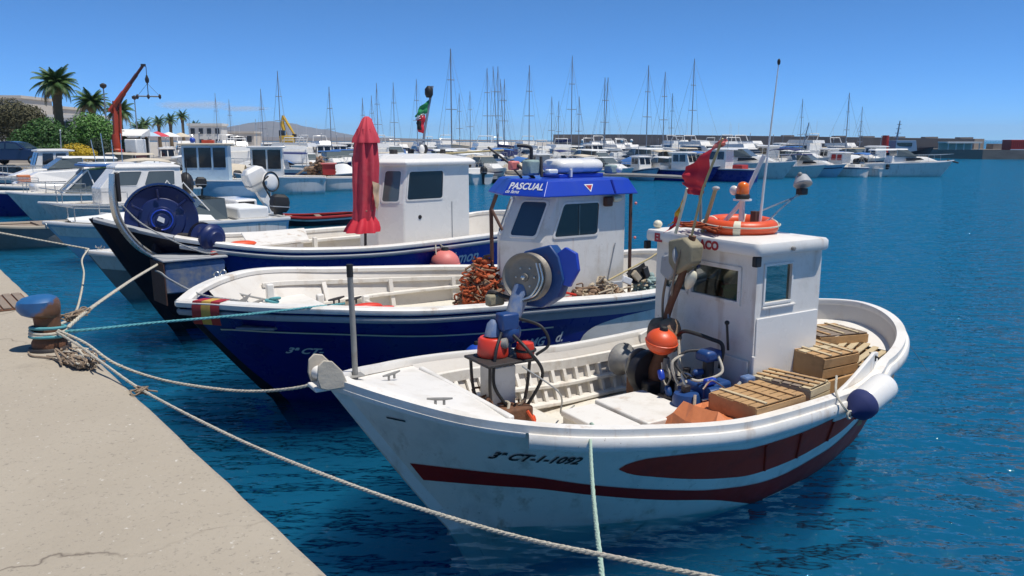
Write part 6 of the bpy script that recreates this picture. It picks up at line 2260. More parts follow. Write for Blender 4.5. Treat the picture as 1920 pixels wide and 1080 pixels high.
tree('leafy_tree', 'brown green tree right of the leftmost tree, left of the tall palm', 'tree', at(62, 80), [((0, 0, 3.6), (1.6, 1.4, 1.4)), ((.9, 0, 2.6), (1.5, 1.2, 1.3)), ((-.8, 0, 2.6), (1.4, 1.2, 1.3))], 3800, .15, 'leaf_brown', 2.0, .18, 7)
tree('flower_bush', 'yellow flowering bush at the foot of the tall palm', 'bush', at(140, 56), [((0, 0, .75), (1.15, .8, .65)), ((.7, 0, .6), (.8, .7, .5))], 2600, .07, 'flower_yellow', .4, .06, 8)
tree('hedge_bush', 'low green bush left of the yellow flowering bush', 'bush', at(98, 56), [((0, 0, .7), (1.3, .8, .7)), ((-.9, 0, .5), (.9, .7, .5))], 2400, .08, 'leaf_green', .4, .06, 9)
tree('hedge_bush', 'green bush right of the yellow flowering bush', 'bush', at(186, 58), [((0, 0, .9), (1.0, .8, .9)), ((.5, 0, .6), (.8, .7, .6))], 2200, .08, 'leaf_dark', .4, .06, 10)

# riprap under the promenade edge
rr = random.Random(12)
rk = MB()
for i in range(260):
    t = rr.random()
    a, b = (Vector((-40.5, 50.2, 0)), Vector((-33.5, 50.5, 0))) if rr.random() < .5 else (Vector((-33.5, 50.5, 0)), Vector((-28.5, 66, 0)))
    p = a.lerp(b, t)
    q = Matrix.Rotation(rr.uniform(0, 3), 3, 'Z') @ Matrix.Rotation(rr.uniform(0, 3), 3, 'X')
    o_ = rr.uniform(.0, 1.8)
    s_ = rr.uniform(.25, .55)
    rk.ell((p.x + o_ * .9 * .7, p.y - o_ * .9, 1.2 - o_ * .75), (s_, s_ * .8, s_ * .6), 6, 4, q)
tag(rk.build('riprap', 'rock', None, angle=20), 'grey boulders heaped below the promenade edge', 'rocks', kind='stuff')

# low wall along the promenade
pw1 = empty('promenade_wall', (-33.3, 51.2, GZ))
tag(pw1, 'low pale stone wall along the promenade behind the parked car', 'wall')
MB().box((-6, 4.2, .35), (16, .35, .7)).build('wall', 'plaster', pw1, False)
MB().box((-6, 4.2, .73), (16.2, .45, .07)).build('coping', 'plaster_white', pw1, False)


# parked car
def make_car():
    x, y = at(32, 52.3)
    r = empty('parked_car', (x, y, GZ), R(6))
    tag(r, 'dark blue hatchback parked on the promenade at the left edge', 'car')
    prof = [(-2.0, .32), (-2.05, .62), (-1.98, .84), (-1.75, .95), (-1.5, 1.28), (-1.2, 1.46), (-.3, 1.52), (.25, 1.44), (.85, 1.02), (1.6, .88), (1.98, .72), (2.05, .5), (2.0, .3)]
    mb = MB()
    W = .82
    mb.strip([[(x_, -W, z) for x_, z in prof], [(x_, W, z) for x_, z in prof]], cap=True)
    # tumblehome: pull the glasshouse in
    mb.v = [(a, b * (1 - .22 * max(0, c - .9) / .6), c) for a, b, c in mb.v]
    mb.build('body', 'car_paint', r, bevel=.05)
    for sg in (-1, 1):
        for pts in ([(-1.35, 1.02), (-.45, 1.04), (-.45, 1.40), (-1.15, 1.37)], [(-.35, 1.04), (.62, 1.04), (.20, 1.36), (-.35, 1.41)]):
            MB().prism([(a, sg * (.83 * (1 - .22 * max(0, c - .9) / .6)), c) for a, c in pts], (0, sg * .012, 0)).build('window', 'blue_glass', r, False)
        for x_ in (-1.28, 1.22):
            w = MB().lathe([(.0, -.09), (.22, -.09), (.31, -.06), (.32, 0), (.31, .06), (.22, .09), (.0, .09)], (x_, sg * .76, .32), (0, 1, 0), 20).build('wheel', 'black_rubber', r)
            MB().lathe([(.0, .02), (.16, .02), (.2, .0)], (x_, sg * .845, .32), (0, sg, 0), 16).build('rim', 'chrome', w)
        MB().box((1.93, sg * .60, .66), (.14, .28, .12)).build('headlight', 'lamp_cream', r, bevel=.03)
        MB().ell((.55, sg * .90, 1.03), (.10, .09, .07), 8, 6).build('mirror', 'car_paint', r)
        MB().box((-2.0, sg * .62, .78), (.10, .22, .16)).build('tail_light', 'red_paint', r, bevel=.02)
    MB().prism([(.33, -.62, 1.41), (.33, .62, 1.41), (.86, .72, 1.04), (.86, -.72, 1.04)], (.02, 0, .02)).build('windscreen', 'blue_glass', r, False)
    MB().box((2.02, 0, .40), (.10, 1.5, .16)).build('bumper', 'black_rubber', r, bevel=.03)


make_car()


# crane
def make_crane():
    bx, by = at(218, 60)
    r = empty('truck_crane', (bx, by, GZ))
    tag(r, 'red hydraulic crane with a raised telescopic boom on the promenade', 'crane')
    z = lambda py, d=60: 3 + (262 - py) / 1551 * d - GZ
    X = lambda px, d=60: (px - 218) / 1500 * d
    MB().box((0, 0, .45), (3.6, 1.7, .5)).build('chassis', 'crane_dark', r, bevel=.05)
    MB().box((1.4, 0, 1.1), (.9, 1.6, 1.1)).build('cab', 'white_gel', r, bevel=.08)
    for x in (-1.3, 1.3):
        for sg in (-1, 1):
            MB().lathe([(.0, -.12), (.33, -.12), (.38, 0), (.33, .12), (.0, .12)], (x, sg * .8, .38), (0, 1, 0), 16).build('wheel', 'black_rubber', r)
    MB().lathe([(.45, .7), (.45, .85), (.34, .95), (.30, 1.6), (.26, 2.0)], n=14).build('slew_column', 'crane_red', r)
    MB().tube([(0, 0, 1.0), (X(221), 0, z(215)), (X(222), 0, z(190))], [.26, .22, .20], 4).build('column', 'crane_red', r)
    MB().tube([(.35, 0, 1.6), (X(232), 0, z(185))], .09, 8).build('lift_ram', 'crane_red', r)
    p0 = Vector((X(212), 0, z(210)))
    p1 = Vector((X(278), 0, z(126)))
    bm = MB().tube([p0, p0.lerp(p1, .42)], [.23, .21], 4).build('boom', 'crane_red', r, False)
    MB().tube([p0.lerp(p1, .40), p0.lerp(p1, .62)], .17, 4).build('boom_section', 'crane_red', bm, False)
    MB().tube([p0.lerp(p1, .60), p0.lerp(p1, .82)], .14, 4).build('boom_section', 'crane_dark', bm, False)
    MB().tube([p0.lerp(p1, .80), p1], .11, 4).build('boom_section', 'crane_dark', bm, False)
    MB().box(p1 + Vector((.05, 0, .05)), (.3, .18, .18)).build('boom_head', 'dark_iron', bm)
    MB().tube([p0 + Vector((.3, 0, -.25)), p0.lerp(p1, .38) + Vector((.05, 0, -.1))], .09, 8).build('boom_ram', 'crane_dark', bm)
    hx = X(284)
    hk = MB().tube([(hx, 0, z(127)), (hx, 0, z(160))], .025, 6).build('hoist_rope', 'dark_iron', r)
    MB().lathe([(.05, 0), (.13, .12), (.15, .3), (.08, .5), (.05, .6)], (hx, 0, z(158)), n=10).build('hook_block', 'tar_black', hk)
    MB().tube([(hx, 0, z(155)), (hx, 0, z(181))], .03, 6).build('hook_chain', 'dark_iron', hk)
    sb = MB().tube([(X(264), 0, z(181)), (X(305), 0, z(182))], .05, 6).build('spreader_bar', 'grey_metal', hk)
    for px in (264, 284, 305):
        MB().lathe([(.03, -.18), (.10, -.08), (.10, .08), (.03, .18)], (X(px), 0, z(182)), n=8).build('spreader_hook', 'dark_iron', sb)
    for px in (264, 305):
        MB().tube([(hx, 0, z(158)), (X(px), 0, z(181))], .012, 5).build('sling', 'dark_iron', sb)


make_crane()


# buildings on the slope
def house(name, label, loc, dims, rz, wm, floors, cols, roof='flat', base=GZ):
    w, d, hgt = dims
    r = empty(name, (loc[0], loc[1], base), rz)
    tag(r, label, 'building', 'buildings beyond the promenade')
    MB().box((0, 0, hgt / 2), (w, d, hgt)).build('wall', wm, r, False)
    if roof == 'flat':
        MB().box((0, 0, hgt + .25), (w + .5, d + .5, .5)).build('roof', wm, r, False)
    else:
        MB().strip([[(-w / 2 - .4, -d / 2 - .4, hgt + .003), (w / 2 + .4, -d / 2 - .4, hgt + .003), (w / 2 + .4, d / 2 + .4, hgt + .003), (-w / 2 - .4, d / 2 + .4, hgt + .003)], [(-w / 2 + 1, -.1, hgt + 2.2), (w / 2 - 1, -.1, hgt + 2.2), (w / 2 - 1, .1, hgt + 2.2), (-w / 2 + 1, .1, hgt + 2.2)]], cap=True).build('roof', 'roof_tile', r, False)
    first = None
    for f in range(floors):
        for c in range(cols):
            x = -w / 2 + w * (c + .5) / cols
            zc_ = hgt * (f + .52) / floors
            if first is None:
                first = MB().box((0, 0, 0), (min(1.6, w / cols * .5), .12, min(1.6, hgt / floors * .5))).build('window', 'window_dark', r, False)
                o = first
            else:
                o = first.copy()
                col.objects.link(o)
            o.location = (x, -d / 2 - .02, zc_)
    return r


house('apartment_block', 'cream apartment block above the trees at the left edge', at(-30, 150), (20, 12, 8.8), .1, 'plaster', 3, 6)
house('apartment_block', 'pale house left of the tall palm crown', at(72, 165), (14, 10, 7.6), .05, 'plaster', 3, 4)
house('apartment_block', 'small pale house seen between the tall palm and the second palm', at(142, 140), (9, 8, 5.2), .1, 'plaster_white', 2, 3)
house('white_villa', 'small white villa at the far left above the parked car', at(12, 95), (7, 6, 3.2), .1, 'plaster_white', 1, 3)
house('harbour_office', 'low beige harbour building in front of the distant hill', at(430, 230), (16, 8, 3.4), .05, 'plaster', 1, 6)
house('control_tower', 'small white tiered harbour office with antennas before the hill', at(392, 170), (6.5, 5, 4.4), .1, 'plaster_white', 2, 4)

# cafe awnings and parasols on the promenade
cf = empty('cafe_awning', (*at(246, 66), GZ), R(5))
tag(cf, 'white cafe awning on posts right of the crane', 'awning')
MB().strip([[(-1.2, -1, 1.9), (1.2, -1, 1.9), (1.2, 1, 1.9), (-1.2, 1, 1.9)], [(-1.2, -.9, 2.0), (1.2, -.9, 2.0), (1.2, 1, 2.45), (-1.2, 1, 2.45)]], cap=True).build('canopy', 'umbrella_white', cf, False)
for x in (-1.1, 1.1):
    for y in (-.9, .9):
        MB().cyl((x, y, 0), (x, y, 1.95), .05, n=8).build('post', 'white_gel', cf)
MB().box((0, .8, .9), (2.1, .1, 1.7)).build('back_wall', 'window_dark', cf, False)


def parasol(label, loc, m, hgt=2.3, rad=1.1):
    r = empty('cafe_parasol', (*loc, GZ))
    tag(r, label, 'parasol', 'cafe parasols on the promenade')
    MB().cyl((0, 0, 0), (0, 0, hgt), .035, n=8).build('pole', 'white_gel', r)
    MB().lathe([(rad, hgt - .42), (rad * .97, hgt - .36), (rad * .5, hgt - .12), (.03, hgt + .05)], n=8).build('canopy', m, r, False, fix=False)


parasol('pale blue open parasol right of the cafe awning', at(278, 70), 'light_blue')
parasol('dark red open parasol right of the pale one', at(296, 74), 'parasol_red')
parasol('white open parasol among the tables', at(318, 80), 'umbrella_white')
parasol('cream open parasol beneath the distant palms', at(340, 86), 'canvas_beige')


def lamp_post(label, px, d, top, arm=0):
    x, y = at(px, d)
    r = empty('lamp_post', (x, y, GZ))
    tag(r, label, 'lamp post', 'lamp posts')
    H = 3 + (262 - top) / 1551 * d - GZ
    MB().tube([(0, 0, 0), (0, 0, H)], [.09, .05], 8).build('pole', 'mast_alu', r)
    MB().lathe([(.05, -.35), (.26, -.2), (.28, 0), (.1, .12), (.0, .14)], (0, 0, H), n=12).build('lantern', 'dark_iron', r)


lamp_post('tall lamp post between the second palm and the crane boom', 203, 72, 160)
lamp_post('thin lamp post right of the crane below its hook', 259, 90, 182)


# yellow digger arm
dg = empty('excavator', (*at(536, 150), GZ), 0)
tag(dg, 'yellow excavator with its bent arm raised behind the net boat', 'excavator')
MB().box((0, 0, .6), (3.2, 2.2, .8)).build('tracks', 'tar_black', dg, bevel=.2)
MB().box((.3, 0, 1.7), (2.4, 2.0, 1.3)).build('house', 'yellow_paint', dg, bevel=.15)
MB().box((-.4, -.5, 2.6), (1.1, .9, 1.4)).build('cab', 'dark_glass', dg, bevel=.08)
MB().tube([(0, .4, 2.0), (-.6, .4, 4.4), (-.35, .4, 6.0)], [.34, .38, .26], 4).build('boom', 'yellow_paint', dg, False)
MB().tube([(-.4, .4, 5.9), (.7, .4, 4.0), (1.5, .4, 2.6)], [.26, .24, .16], 4).build('stick', 'yellow_paint', dg, False)
MB().prism([(1.2, .1, 2.7), (1.9, .1, 2.6), (1.8, .1, 1.8), (1.2, .1, 1.7)], (0, .7, 0)).build('bucket', 'dark_iron', dg, bevel=.05)

# things by the breakwater
tg = empty('harbour_tug', (*at(1752, 114), 0), R(185))
tag(tg, 'dark harbour tug with a tall lattice mast moored by the breakwater', 'tug boat')
ht = gh(11, 3.8, 2.0, 1.3, 1.2, .1, 3.0, square=False)
ht.skin(26, 5).build('hull', 'navy_dark', tg)
ht.deck(.3, 10.6, 1.1, .05).build('deck', 'hull_grey', tg)
MB().strip([[(3, -1.1, 1.1), (3, 1.1, 1.1), (6.4, 1.2, 1.1), (6.4, -1.2, 1.1)], [(3.3, -1, 2.9), (3.3, 1, 2.9), (6.2, 1.05, 2.9), (6.2, -1.05, 2.9)]], cap=True).build('wheelhouse', 'wl_blue', tg, False, .05)
MB().box((5.0, 0, 2.35), (2.2, 2.2, .5)).build('window', 'dark_glass', tg)
MB().cyl((7.2, 0, 1.1), (7.2, 0, 3.6), .45).build('funnel', 'red_paint', tg)
m_ = MB().tube([(5.6, 0, 2.9), (5.3, 0, 5.6)], [.16, .08], 6).build('mast', 'mast_alu', tg)
for k in range(4):
    MB().box((5.55 - .07 * k, 0, 3.3 + .6 * k), (.6 - .1 * k, .6, .07)).build('mast_platform', 'mast_alu', m_)
fb = empty('red_container', (*at(1905, 121), 1.5), 0)
tag(fb, 'red shipping container on the low mole at the right edge', 'container')
MB().box((.9, 0, .75), (4.6, 2.2, 1.5)).build('shell', 'red_paint', fb, bevel=.03)
for k in range(15):
    MB().box((-1.25 + k * .3, -1.12, .75), (.12, .05, 1.4)).build('rib', 'red_paint', fb, False)
MB().box((.9, -1.13, .07), (4.62, .06, .12)).build('sill', 'canvas_white', fb, False)
sh = empty('pale_shed', (*at(1800, 124), 1.5), .1)
tag(sh, 'long pale open shed on the breakwater apron near its end', 'shed')
MB().box((0, 0, 1.1), (5.6, 2.4, .25)).build('roof', 'plaster_white', sh, False)
for k in range(5):
    MB().cyl((-2.5 + 1.25 * k, -1, 0), (-2.5 + 1.25 * k, -1, 1.0), .08, n=8).build('post', 'plaster_white', sh)
MB().box((0, 1.05, .5), (5.4, .2, 1.0)).build('back_wall', 'plaster', sh, False)
rk = MB()
for i in range(90):
    p = Vector((78, 127.5, 0)).lerp(Vector((150, 124, 0)), rr.random())
    q = Matrix.Rotation(rr.uniform(0, 3), 3, 'Z')
    s_ = rr.uniform(.3, .7)
    rk.ell((p.x, p.y - rr.uniform(0, 1.5), rr.uniform(.0, 1.5)), (s_, s_ * .8, s_ * .6), 6, 4, q)
tag(rk.build('mole_rocks', 'rock', None, angle=20), 'pale boulders along the foot of the low mole at the right', 'rocks', kind='stuff')
for i, (px, d) in enumerate(((1092, 200), (1166, 190), (1184, 188))):
    x, y = at(px, d)
    r = empty('globe_lamp', (x, y, 1.4))
    tag(r, ['white globe lamp left of the breakwater, on its own', 'left one of the two white globe lamps before the breakwater', 'right one of the two white globe lamps before the breakwater'][i], 'lamp')
    MB().cyl((0, 0, -1.2), (0, 0, 1.1), .08, n=8).build('post', 'mast_alu', r)
    MB().ell((0, 0, 1.4), .36, 12, 8).build('globe', 'white_gel', r)

# low distant cloud bank above the hill
cm = bpy.data.materials.new('cloud')
cm.use_nodes = True
nt = cm.node_tree
nt.nodes.remove(nt.nodes['Principled BSDF'])
pv = nt.nodes.new('ShaderNodeVolumePrincipled')
pv.inputs['Color'].default_value = (.95, .95, .96, 1)
pv.inputs['Anisotropy'].default_value = .2
tc = nt.nodes.new('ShaderNodeTexCoord')
ln = nt.nodes.new('ShaderNodeVectorMath')
ln.operation = 'LENGTH'
nt.links.new(tc.outputs['Object'], ln.inputs[0])
nz = noise(nt, 2.6, 5, .6)
a1 = nt.nodes.new('ShaderNodeMath')
a1.operation = 'MULTIPLY_ADD'
a1.inputs[1].default_value = -1.0
a1.inputs[2].default_value = .55
nt.links.new(ln.outputs['Value'], a1.inputs[0])
a2 = nt.nodes.new('ShaderNodeMath')
a2.operation = 'ADD'
nt.links.new(a1.outputs[0], a2.inputs[0])
nt.links.new(nz, a2.inputs[1])
mr = nt.nodes.new('ShaderNodeMapRange')
mr.inputs['From Min'].default_value = .28
mr.inputs['From Max'].default_value = .75
mr.inputs['To Min'].default_value = 0
mr.inputs['To Max'].default_value = .006
nt.links.new(a2.outputs[0], mr.inputs[0])
nt.links.new(mr.outputs[0], pv.inputs['Density'])
nt.links.new(pv.outputs[0], nt.nodes['Material Output'].inputs['Volume'])
M['cloud'] = cm
for i, (px, py, w, hh) in enumerate(((352, 200, 330, 46), (405, 199, 300, 50), (470, 206, 360, 34))):
    D = 9000
    o = MB().ell((0, 0, 0), (1, 1, 1), 20, 12).build('cloud', 'cloud')
    o.location = ((px - 960) / 1500 * D, D, 3 + (262 - py) / 1500 * D)
    o.scale = (w * 1.15, 220, hh * 1.35)
    tag(o, ['left puff of the low white cloud bank above the hill', 'middle and brightest puff of the low white cloud bank', 'right thin puff of the low white cloud bank'][i], 'cloud', 'clouds above the hill')


# ================================================================== loose things on the boats
def on(b, name, p, label, cat, group=None, rz=0., rx=0., ry=0.):
    """a thing standing aboard a boat, placed in that boat's own coordinates"""
    a = b.rotation_euler.z
    c, s_ = math.cos(a), math.sin(a)
    o = empty(name, (b.location.x + c * p[0] - s_ * p[1], b.location.y + s_ * p[0] + c * p[1], p[2]), a + rz, rx, ry)
    return tag(o, label, cat, group)


def crate(b, p, dims, label, rz=0., rx=0., ry=0., m='crate_wood', seed=0):
    L, W, H = dims
    rg = random.Random(seed)
    r = on(b, 'fish_crate', p, label, 'crate', 'wooden fish crates', rz, rx, ry)
    t = .011

    def board(name, c, d, mm):
        MB().box(c, d, Matrix.Rotation(rg.uniform(-.012, .012), 3, 'Z')).build(name, mm, r, False, .002)
    for sx in (-1, 1):
        board('end_board', (sx * (L / 2 - t / 2), 0, H / 2), (t, W, H), m)
    for sy in (-1, 1):
        for k in range(2):
            board('side_slat', (0, sy * (W / 2 + t / 2), H * (.25 + .5 * k)), (L, t, H * .44), m)
    for sx in (-1, 1):
        for sy in (-1, 1):
            board('corner_post', (sx * (L / 2 - t - .014), sy * (W / 2 - .014), H / 2 - .003), (.026, .026, H - .008), m)
    n = 6
    for k in range(n):
        board('lid_slat', (0, -W / 2 + W * (k + .5) / n, H + t / 2), (L + rg.uniform(-.012, .012), W / n * .84, t), rg.choice(['crate_wood', 'crate_pale', 'plank_grey', m]))
    for x in (-L * .30, 0, L * .30):
        board('batten', (x, 0, H + t * 1.5 + .002), (.035, W * .98, t), rg.choice(['crate_wood', 'crate_pale']))
    for k in range(4):
        board('floor_slat', (0, -W / 2 + W * (k + .5) / 4, t / 2), (L - .03, W / 4 * .8, t), m)
    return r


crate(b1, (3.19, -.99, .845), (.60, .46, .135), 'wooden fish crate lying on the orange tarpaulin, nearest the gunwale', .05, 0, 0, 'crate_wood', 1)
crate(b1, (3.70, -.90, .86), (.34, .52, .14), 'small pale wooden crate beside the wheelhouse, between two larger crates', .20, .0, .0, 'crate_pale', 2)
crate(b1, (4.36, -.60, .93), (.56, .56, .19), 'tilted wooden crate standing highest, aft of the wheelhouse corner', .08, .06, .05, 'crate_wood', 3)
crate(b1, (5.15, -.16, .90), (.62, .46, .19), 'wooden crate at the stern, last of the row', -.16, 0, .03, 'crate_wood', 4)
# loose boards leaning aft of the crates
lb = on(b1, 'pallet', (5.42, -.52, .86), 'broken pale pallet boards leaning against the stern bulwark', 'pallet', None, .15)
for k in range(5):
    MB().box((-.42 + .02 * k, -.10 + .09 * k - .1, .10 + .012 * k), (.74, .06, .014), Matrix.Rotation(.16 + .03 * k, 3, 'Z')).build('board', 'crate_pale', lb, False, .002)
for x in (-.6, -.15):
    MB().box((x, .02, .07), (.05, .5, .05)).build('bearer', 'crate_wood', lb, False, .003)
un = on(b1, 'wooden_trough', (4.15, -.62, .40), 'dark weathered wooden trough under the tilted crate', 'trough', None, .06)
MB().box((.1, -.02, .44), (.9, .62, .02)).build('floor', 'plank_grey', un, False)
for sg in (-1, 1):
    MB().box((.1, sg * .30 - .02, .26), (.9, .025, .52)).build('side_board', 'crate_wood', un, False, .004)
MB().box((-.35, -.02, .30), (.03, .62, .44), Matrix.Rotation(.5, 3, 'Y')).build('end_board', 'crate_wood', un, False, .004)
MB().box((.55, -.02, .26), (.03, .62, .52)).build('end_board', 'plank_grey', un, False, .004)

# orange tarpaulin
tpn = MB()
rgt = random.Random(31)
rows = []
NX, NY = 40, 26
for i in range(NX + 1):
    x = 2.50 + 1.42 * i / NX
    row = []
    for j in range(NY + 1):
        y = -1.18 + .68 * j / NY
        t = min(1, (x - 2.50) / .16)
        s_ = min(1, (y + 1.18 + .05) / .09) * min(1, (-.50 - y + .02) / .14)
        zb_ = .60 + .17 * min(1, max(0, (-.95 - y) / .12))
        z = zb_ + (.835 - zb_ + .075 * math.exp(-((x - 2.68) / .10) ** 2)) * t ** .7 * max(.0, min(1, s_)) ** .6
        z += .010 * math.sin(x * 13 + y * 9) * t + .006 * math.sin(x * 27 - y * 21 + 1) * t + .007 * abs(math.sin(x * 6 - y * 25)) * t
        if 2.86 < x < 3.52 and -1.17 < y < -.72:
            z = min(z, .826)
        if 3.46 < x < 3.9:
            z = min(z, .85)
        row.append((x + .02 * math.sin(y * 17), y, z))
    rows.append(row)
tp_o = on(b1, 'tarpaulin', (0, 0, 0), 'faded orange tarpaulin spread along the near side under the crates', 'tarpaulin')
tpn.grid([[(q[0] + rgt.uniform(-.008, .008), q[1] + rgt.uniform(-.008, .008), q[2] + rgt.uniform(-.012, .010)) for q in rw[::3]] for rw in rows[::3]]).build('sheet', 'orange_tarp', tp_o, False)
MB().box((3.25, -.82, .62), (1.2, .46, .36)).build('bundle', 'orange_tarp', tp_o, bevel=.04)

# fender hanging at the near quarter
fe = on(b1, 'boat_fender', (4.06, -1.40, .90), 'white cylindrical fender with navy ends hanging at the near quarter', 'fender', None, .05, 0, -.32)
MB().lathe([(.0, -.20), (.05, -.195), (.11, -.15), (.122, -.11), (.122, .20), (.11, .25), (.08, .28), (.0, .28)], axis=(1, 0, 0), n=26).build('body', 'white_gel', fe)
MB().lathe([(.02, -.255), (.035, -.24), (.06, -.215), (.113, -.155), (.1255, -.11), (.1255, -.06), (.123, -.055)], axis=(1, 0, 0), n=26).build('end_cap', 'canvas_navy', fe, fix=False)
MB().tube(spline([(-.26, 0, .0), (-.30, .03, .10), (-.24, .12, .16), (-.1, .2, .22)], 6), .01, 6).build('lanyard', 'rope_cream', fe)
MB().torus((-.27, 0, 0), .03, .01, (0, 1, 0)).build('eye', 'rope_cream', fe)

# floats
def buoy(b, p, rad, m, label, stretch=1., group='floats', axis_m='black_rubber', rx=0., ry=0.):
    r = on(b, 'buoy', p, label, 'buoy', group, 0, rx, ry)
    MB().ell((0, 0, 0), (rad, rad, rad * stretch), 20, 12).build('float', m, r)
    MB().torus((0, 0, 0), rad * .99, rad * .05, (0, 0, 1), 22, 6).build('seam', m, r)
    MB().lathe([(rad * .28, 0), (rad * .22, rad * .22), (rad * .1, rad * .26)], (0, 0, rad * stretch * .94), n=10).build('eye', axis_m, r)
    return r


buoy(b1, (3.08, .03, 1.21), .145, 'orange_float', 'large orange float hung on the winch before the wheelhouse', .82, rx=.2)
cn_ = on(b1, 'buoy', (1.50, .34, 1.24), 'orange red tub shaped float standing on the forward hauler table', 'buoy', 'floats')
MB().lathe([(.0, 0), (.13, 0), (.135, .02), (.125, .14), (.11, .155), (.0, .16)], n=22).build('float', 'red_float', cn_)
MB().lathe([(.06, .16), (.075, .17), (.05, .27), (.02, .30), (.0, .30)], n=14).build('cone', 'faded_blue', cn_)
cn_ = on(b1, 'buoy', (1.70, .16, 1.24), 'small orange red float beside the forward hauler column', 'buoy', 'floats')
MB().lathe([(.0, 0), (.07, 0), (.08, .05), (.07, .12), (.0, .13)], n=18).build('float', 'red_float', cn_)
MB().torus((0, 0, .06), .082, .012, (0, 0, 1)).build('band', 'black_rubber', cn_)
buoy(b2, (2.66, -1.83, .66), .16, 'blue_float', 'round blue float hanging against the navy hull behind the orange float', 1.1)
pb3 = buoy(b3, (5.15, -1.72, .85), .26, 'pink_float', 'faded pink float hanging from the blue hull by two cords', .95)
MB().tube(spline([(-.1, .14, .15), (-.16, .05, -.02), (-.18, -.02, -.2), (-.16, .0, -.34)], 6), .012, 6).build('cord', 'rope_cream', pb3).location.z = .25
MB().tube(spline([(-.1, .14, .15), (.05, .08, .02), (.14, .02, -.06)], 6), .012, 6).build('cord', 'rope_cream', pb3).location.z = .25

# lifebuoy on the wheelhouse roof
lr = on(b1, 'lifebuoy', (3.92, -.06, 2.225), 'orange lifebuoy with pale bands lying on the white wheelhouse roof', 'lifebuoy', None, .3, .03, -.03)
MB().torus((0, 0, 0), .27, .068, (0, 0, 1), 40, 14).build('ring', 'orange_float', lr)
for k in range(4):
    a = R(20 + 90 * k)
    MB().torus((0, 0, 0), .27, .0712, (0, 0, 1), 5, 14, a - .10, a + .10).build('band', 'lamp_cream', lr)
MB().torus((0, 0, .02), .35, .008, (0, 0, 1), 40, 6).build('grab_line', 'rope_cream', lr)
gl = on(b1, 'glove', (3.72, .02, 2.19), 'crumpled orange work glove on the roof by the lifebuoy', 'glove')
for k in range(5):
    MB().ell((.02 * k, .04 * k - .08, .03 + .01 * (k % 2)), (.05, .028, .025), 8, 6, Matrix.Rotation(.5 * k, 3, 'Z')).build('finger', 'red_float', gl)
MB().ell((.10, .0, .035), (.07, .06, .03), 10, 6).build('palm', 'orange_float', gl)


def cloth(pts, nu=14, nv=10, wave=.02, seed=0, thick=0):
    """a rippling sheet through the four corners A B C D (A-B along the staff)"""
    A, B_, C_, D_ = map(Vector, pts)
    n = (B_ - A).cross(D_ - A).normalized()
    rows = []
    for i in range(nu + 1):
        s_ = i / nu
        row = []
        for j in range(nv + 1):
            t = j / nv
            p = A.lerp(B_, t).lerp(D_.lerp(C_, t), s_)
            row.append(p + n * wave * s_ * math.sin(s_ * 9 + t * 4 + seed) + n * wave * .5 * math.sin(t * 11 + seed * 2 + s_ * 3))
        rows.append(row)
    return MB().grid(rows)


# red marker flag on its cane
rf_ = on(b1, 'marker_flag', (3.25, -.12, 2.17), 'ragged red marker flag on a leaning cane in front of the wheelhouse roof', 'flag', 'marker flags')
MB().tube([(0, 0, 0), (0, -.11, .42), (0, -.31, .84)], .011, 8).build('staff', 'bamboo', rf_)
cloth([(0, -.21, .78), (0, -.12, .42), (.02, .19, .44), (.03, .10, .60)], 16, 10, .03, 1).build('flag', 'flag_red', rf_, angle=80)
cloth([(.01, -.13, .46), (.01, -.10, .36), (.03, .10, .36), (.03, .17, .46)], 10, 6, .025, 3).build('flag_tail', 'flag_red', rf_, angle=80)
cloth([(0, -.20, .74), (0, -.22, .80), (.0, -.34, .84), (.0, -.36, .79)], 10, 5, .02, 2).build('tatter', 'pink_float', rf_, angle=80)
sf_ = on(b1, 'marker_flag', (3.40, .24, 2.15), 'furled red and yellow flag on a short stick at the roof corner', 'flag', 'marker flags')
MB().tube([(0, 0, 0), (0, -.13, .42)], .014, 8).build('staff', 'lamp_cream', sf_)
cloth([(0, -.11, .36), (0, -.04, .12), (.02, .14, -.02), (.02, .05, .10)], 12, 5, .03, 5).build('flag', 'flag_red', sf_, angle=80)
cloth([(-.012, -.10, .32), (-.012, -.06, .18), (.005, .07, .06), (.005, .03, .12)], 10, 4, .03, 5).build('yellow_band', 'flag_yellow', sf_, angle=80)
rd_ = on(b1, 'marker_cane', (3.62, .12, 2.16), 'short bamboo cane stub leaning on the wheelhouse roof', 'cane', 'marker flags')
MB().tube([(0, 0, 0), (0, -.14, .40)], .018, 8).build('cane', 'bamboo', rd_)
MB().ell((0, -.145, .41), (.03, .04, .02), 8, 6).build('cap', 'box_grey', rd_)
# tangle of orange cord on the roof edge
rgk = random.Random(8)
tk = on(b1, 'cord_tangle', (3.56, .12, 2.18), 'tangle of orange cord lying on the front edge of the wheelhouse roof', 'cord')
mb = MB()
for k in range(9):
    P = [(rgk.uniform(-.06, .12), rgk.uniform(-.3, .3), rgk.uniform(.01, .07)) for _ in range(5)]
    mb.tube(spline(P, 5), .007, 5)
mb.build('strands', 'net_orange', tk)

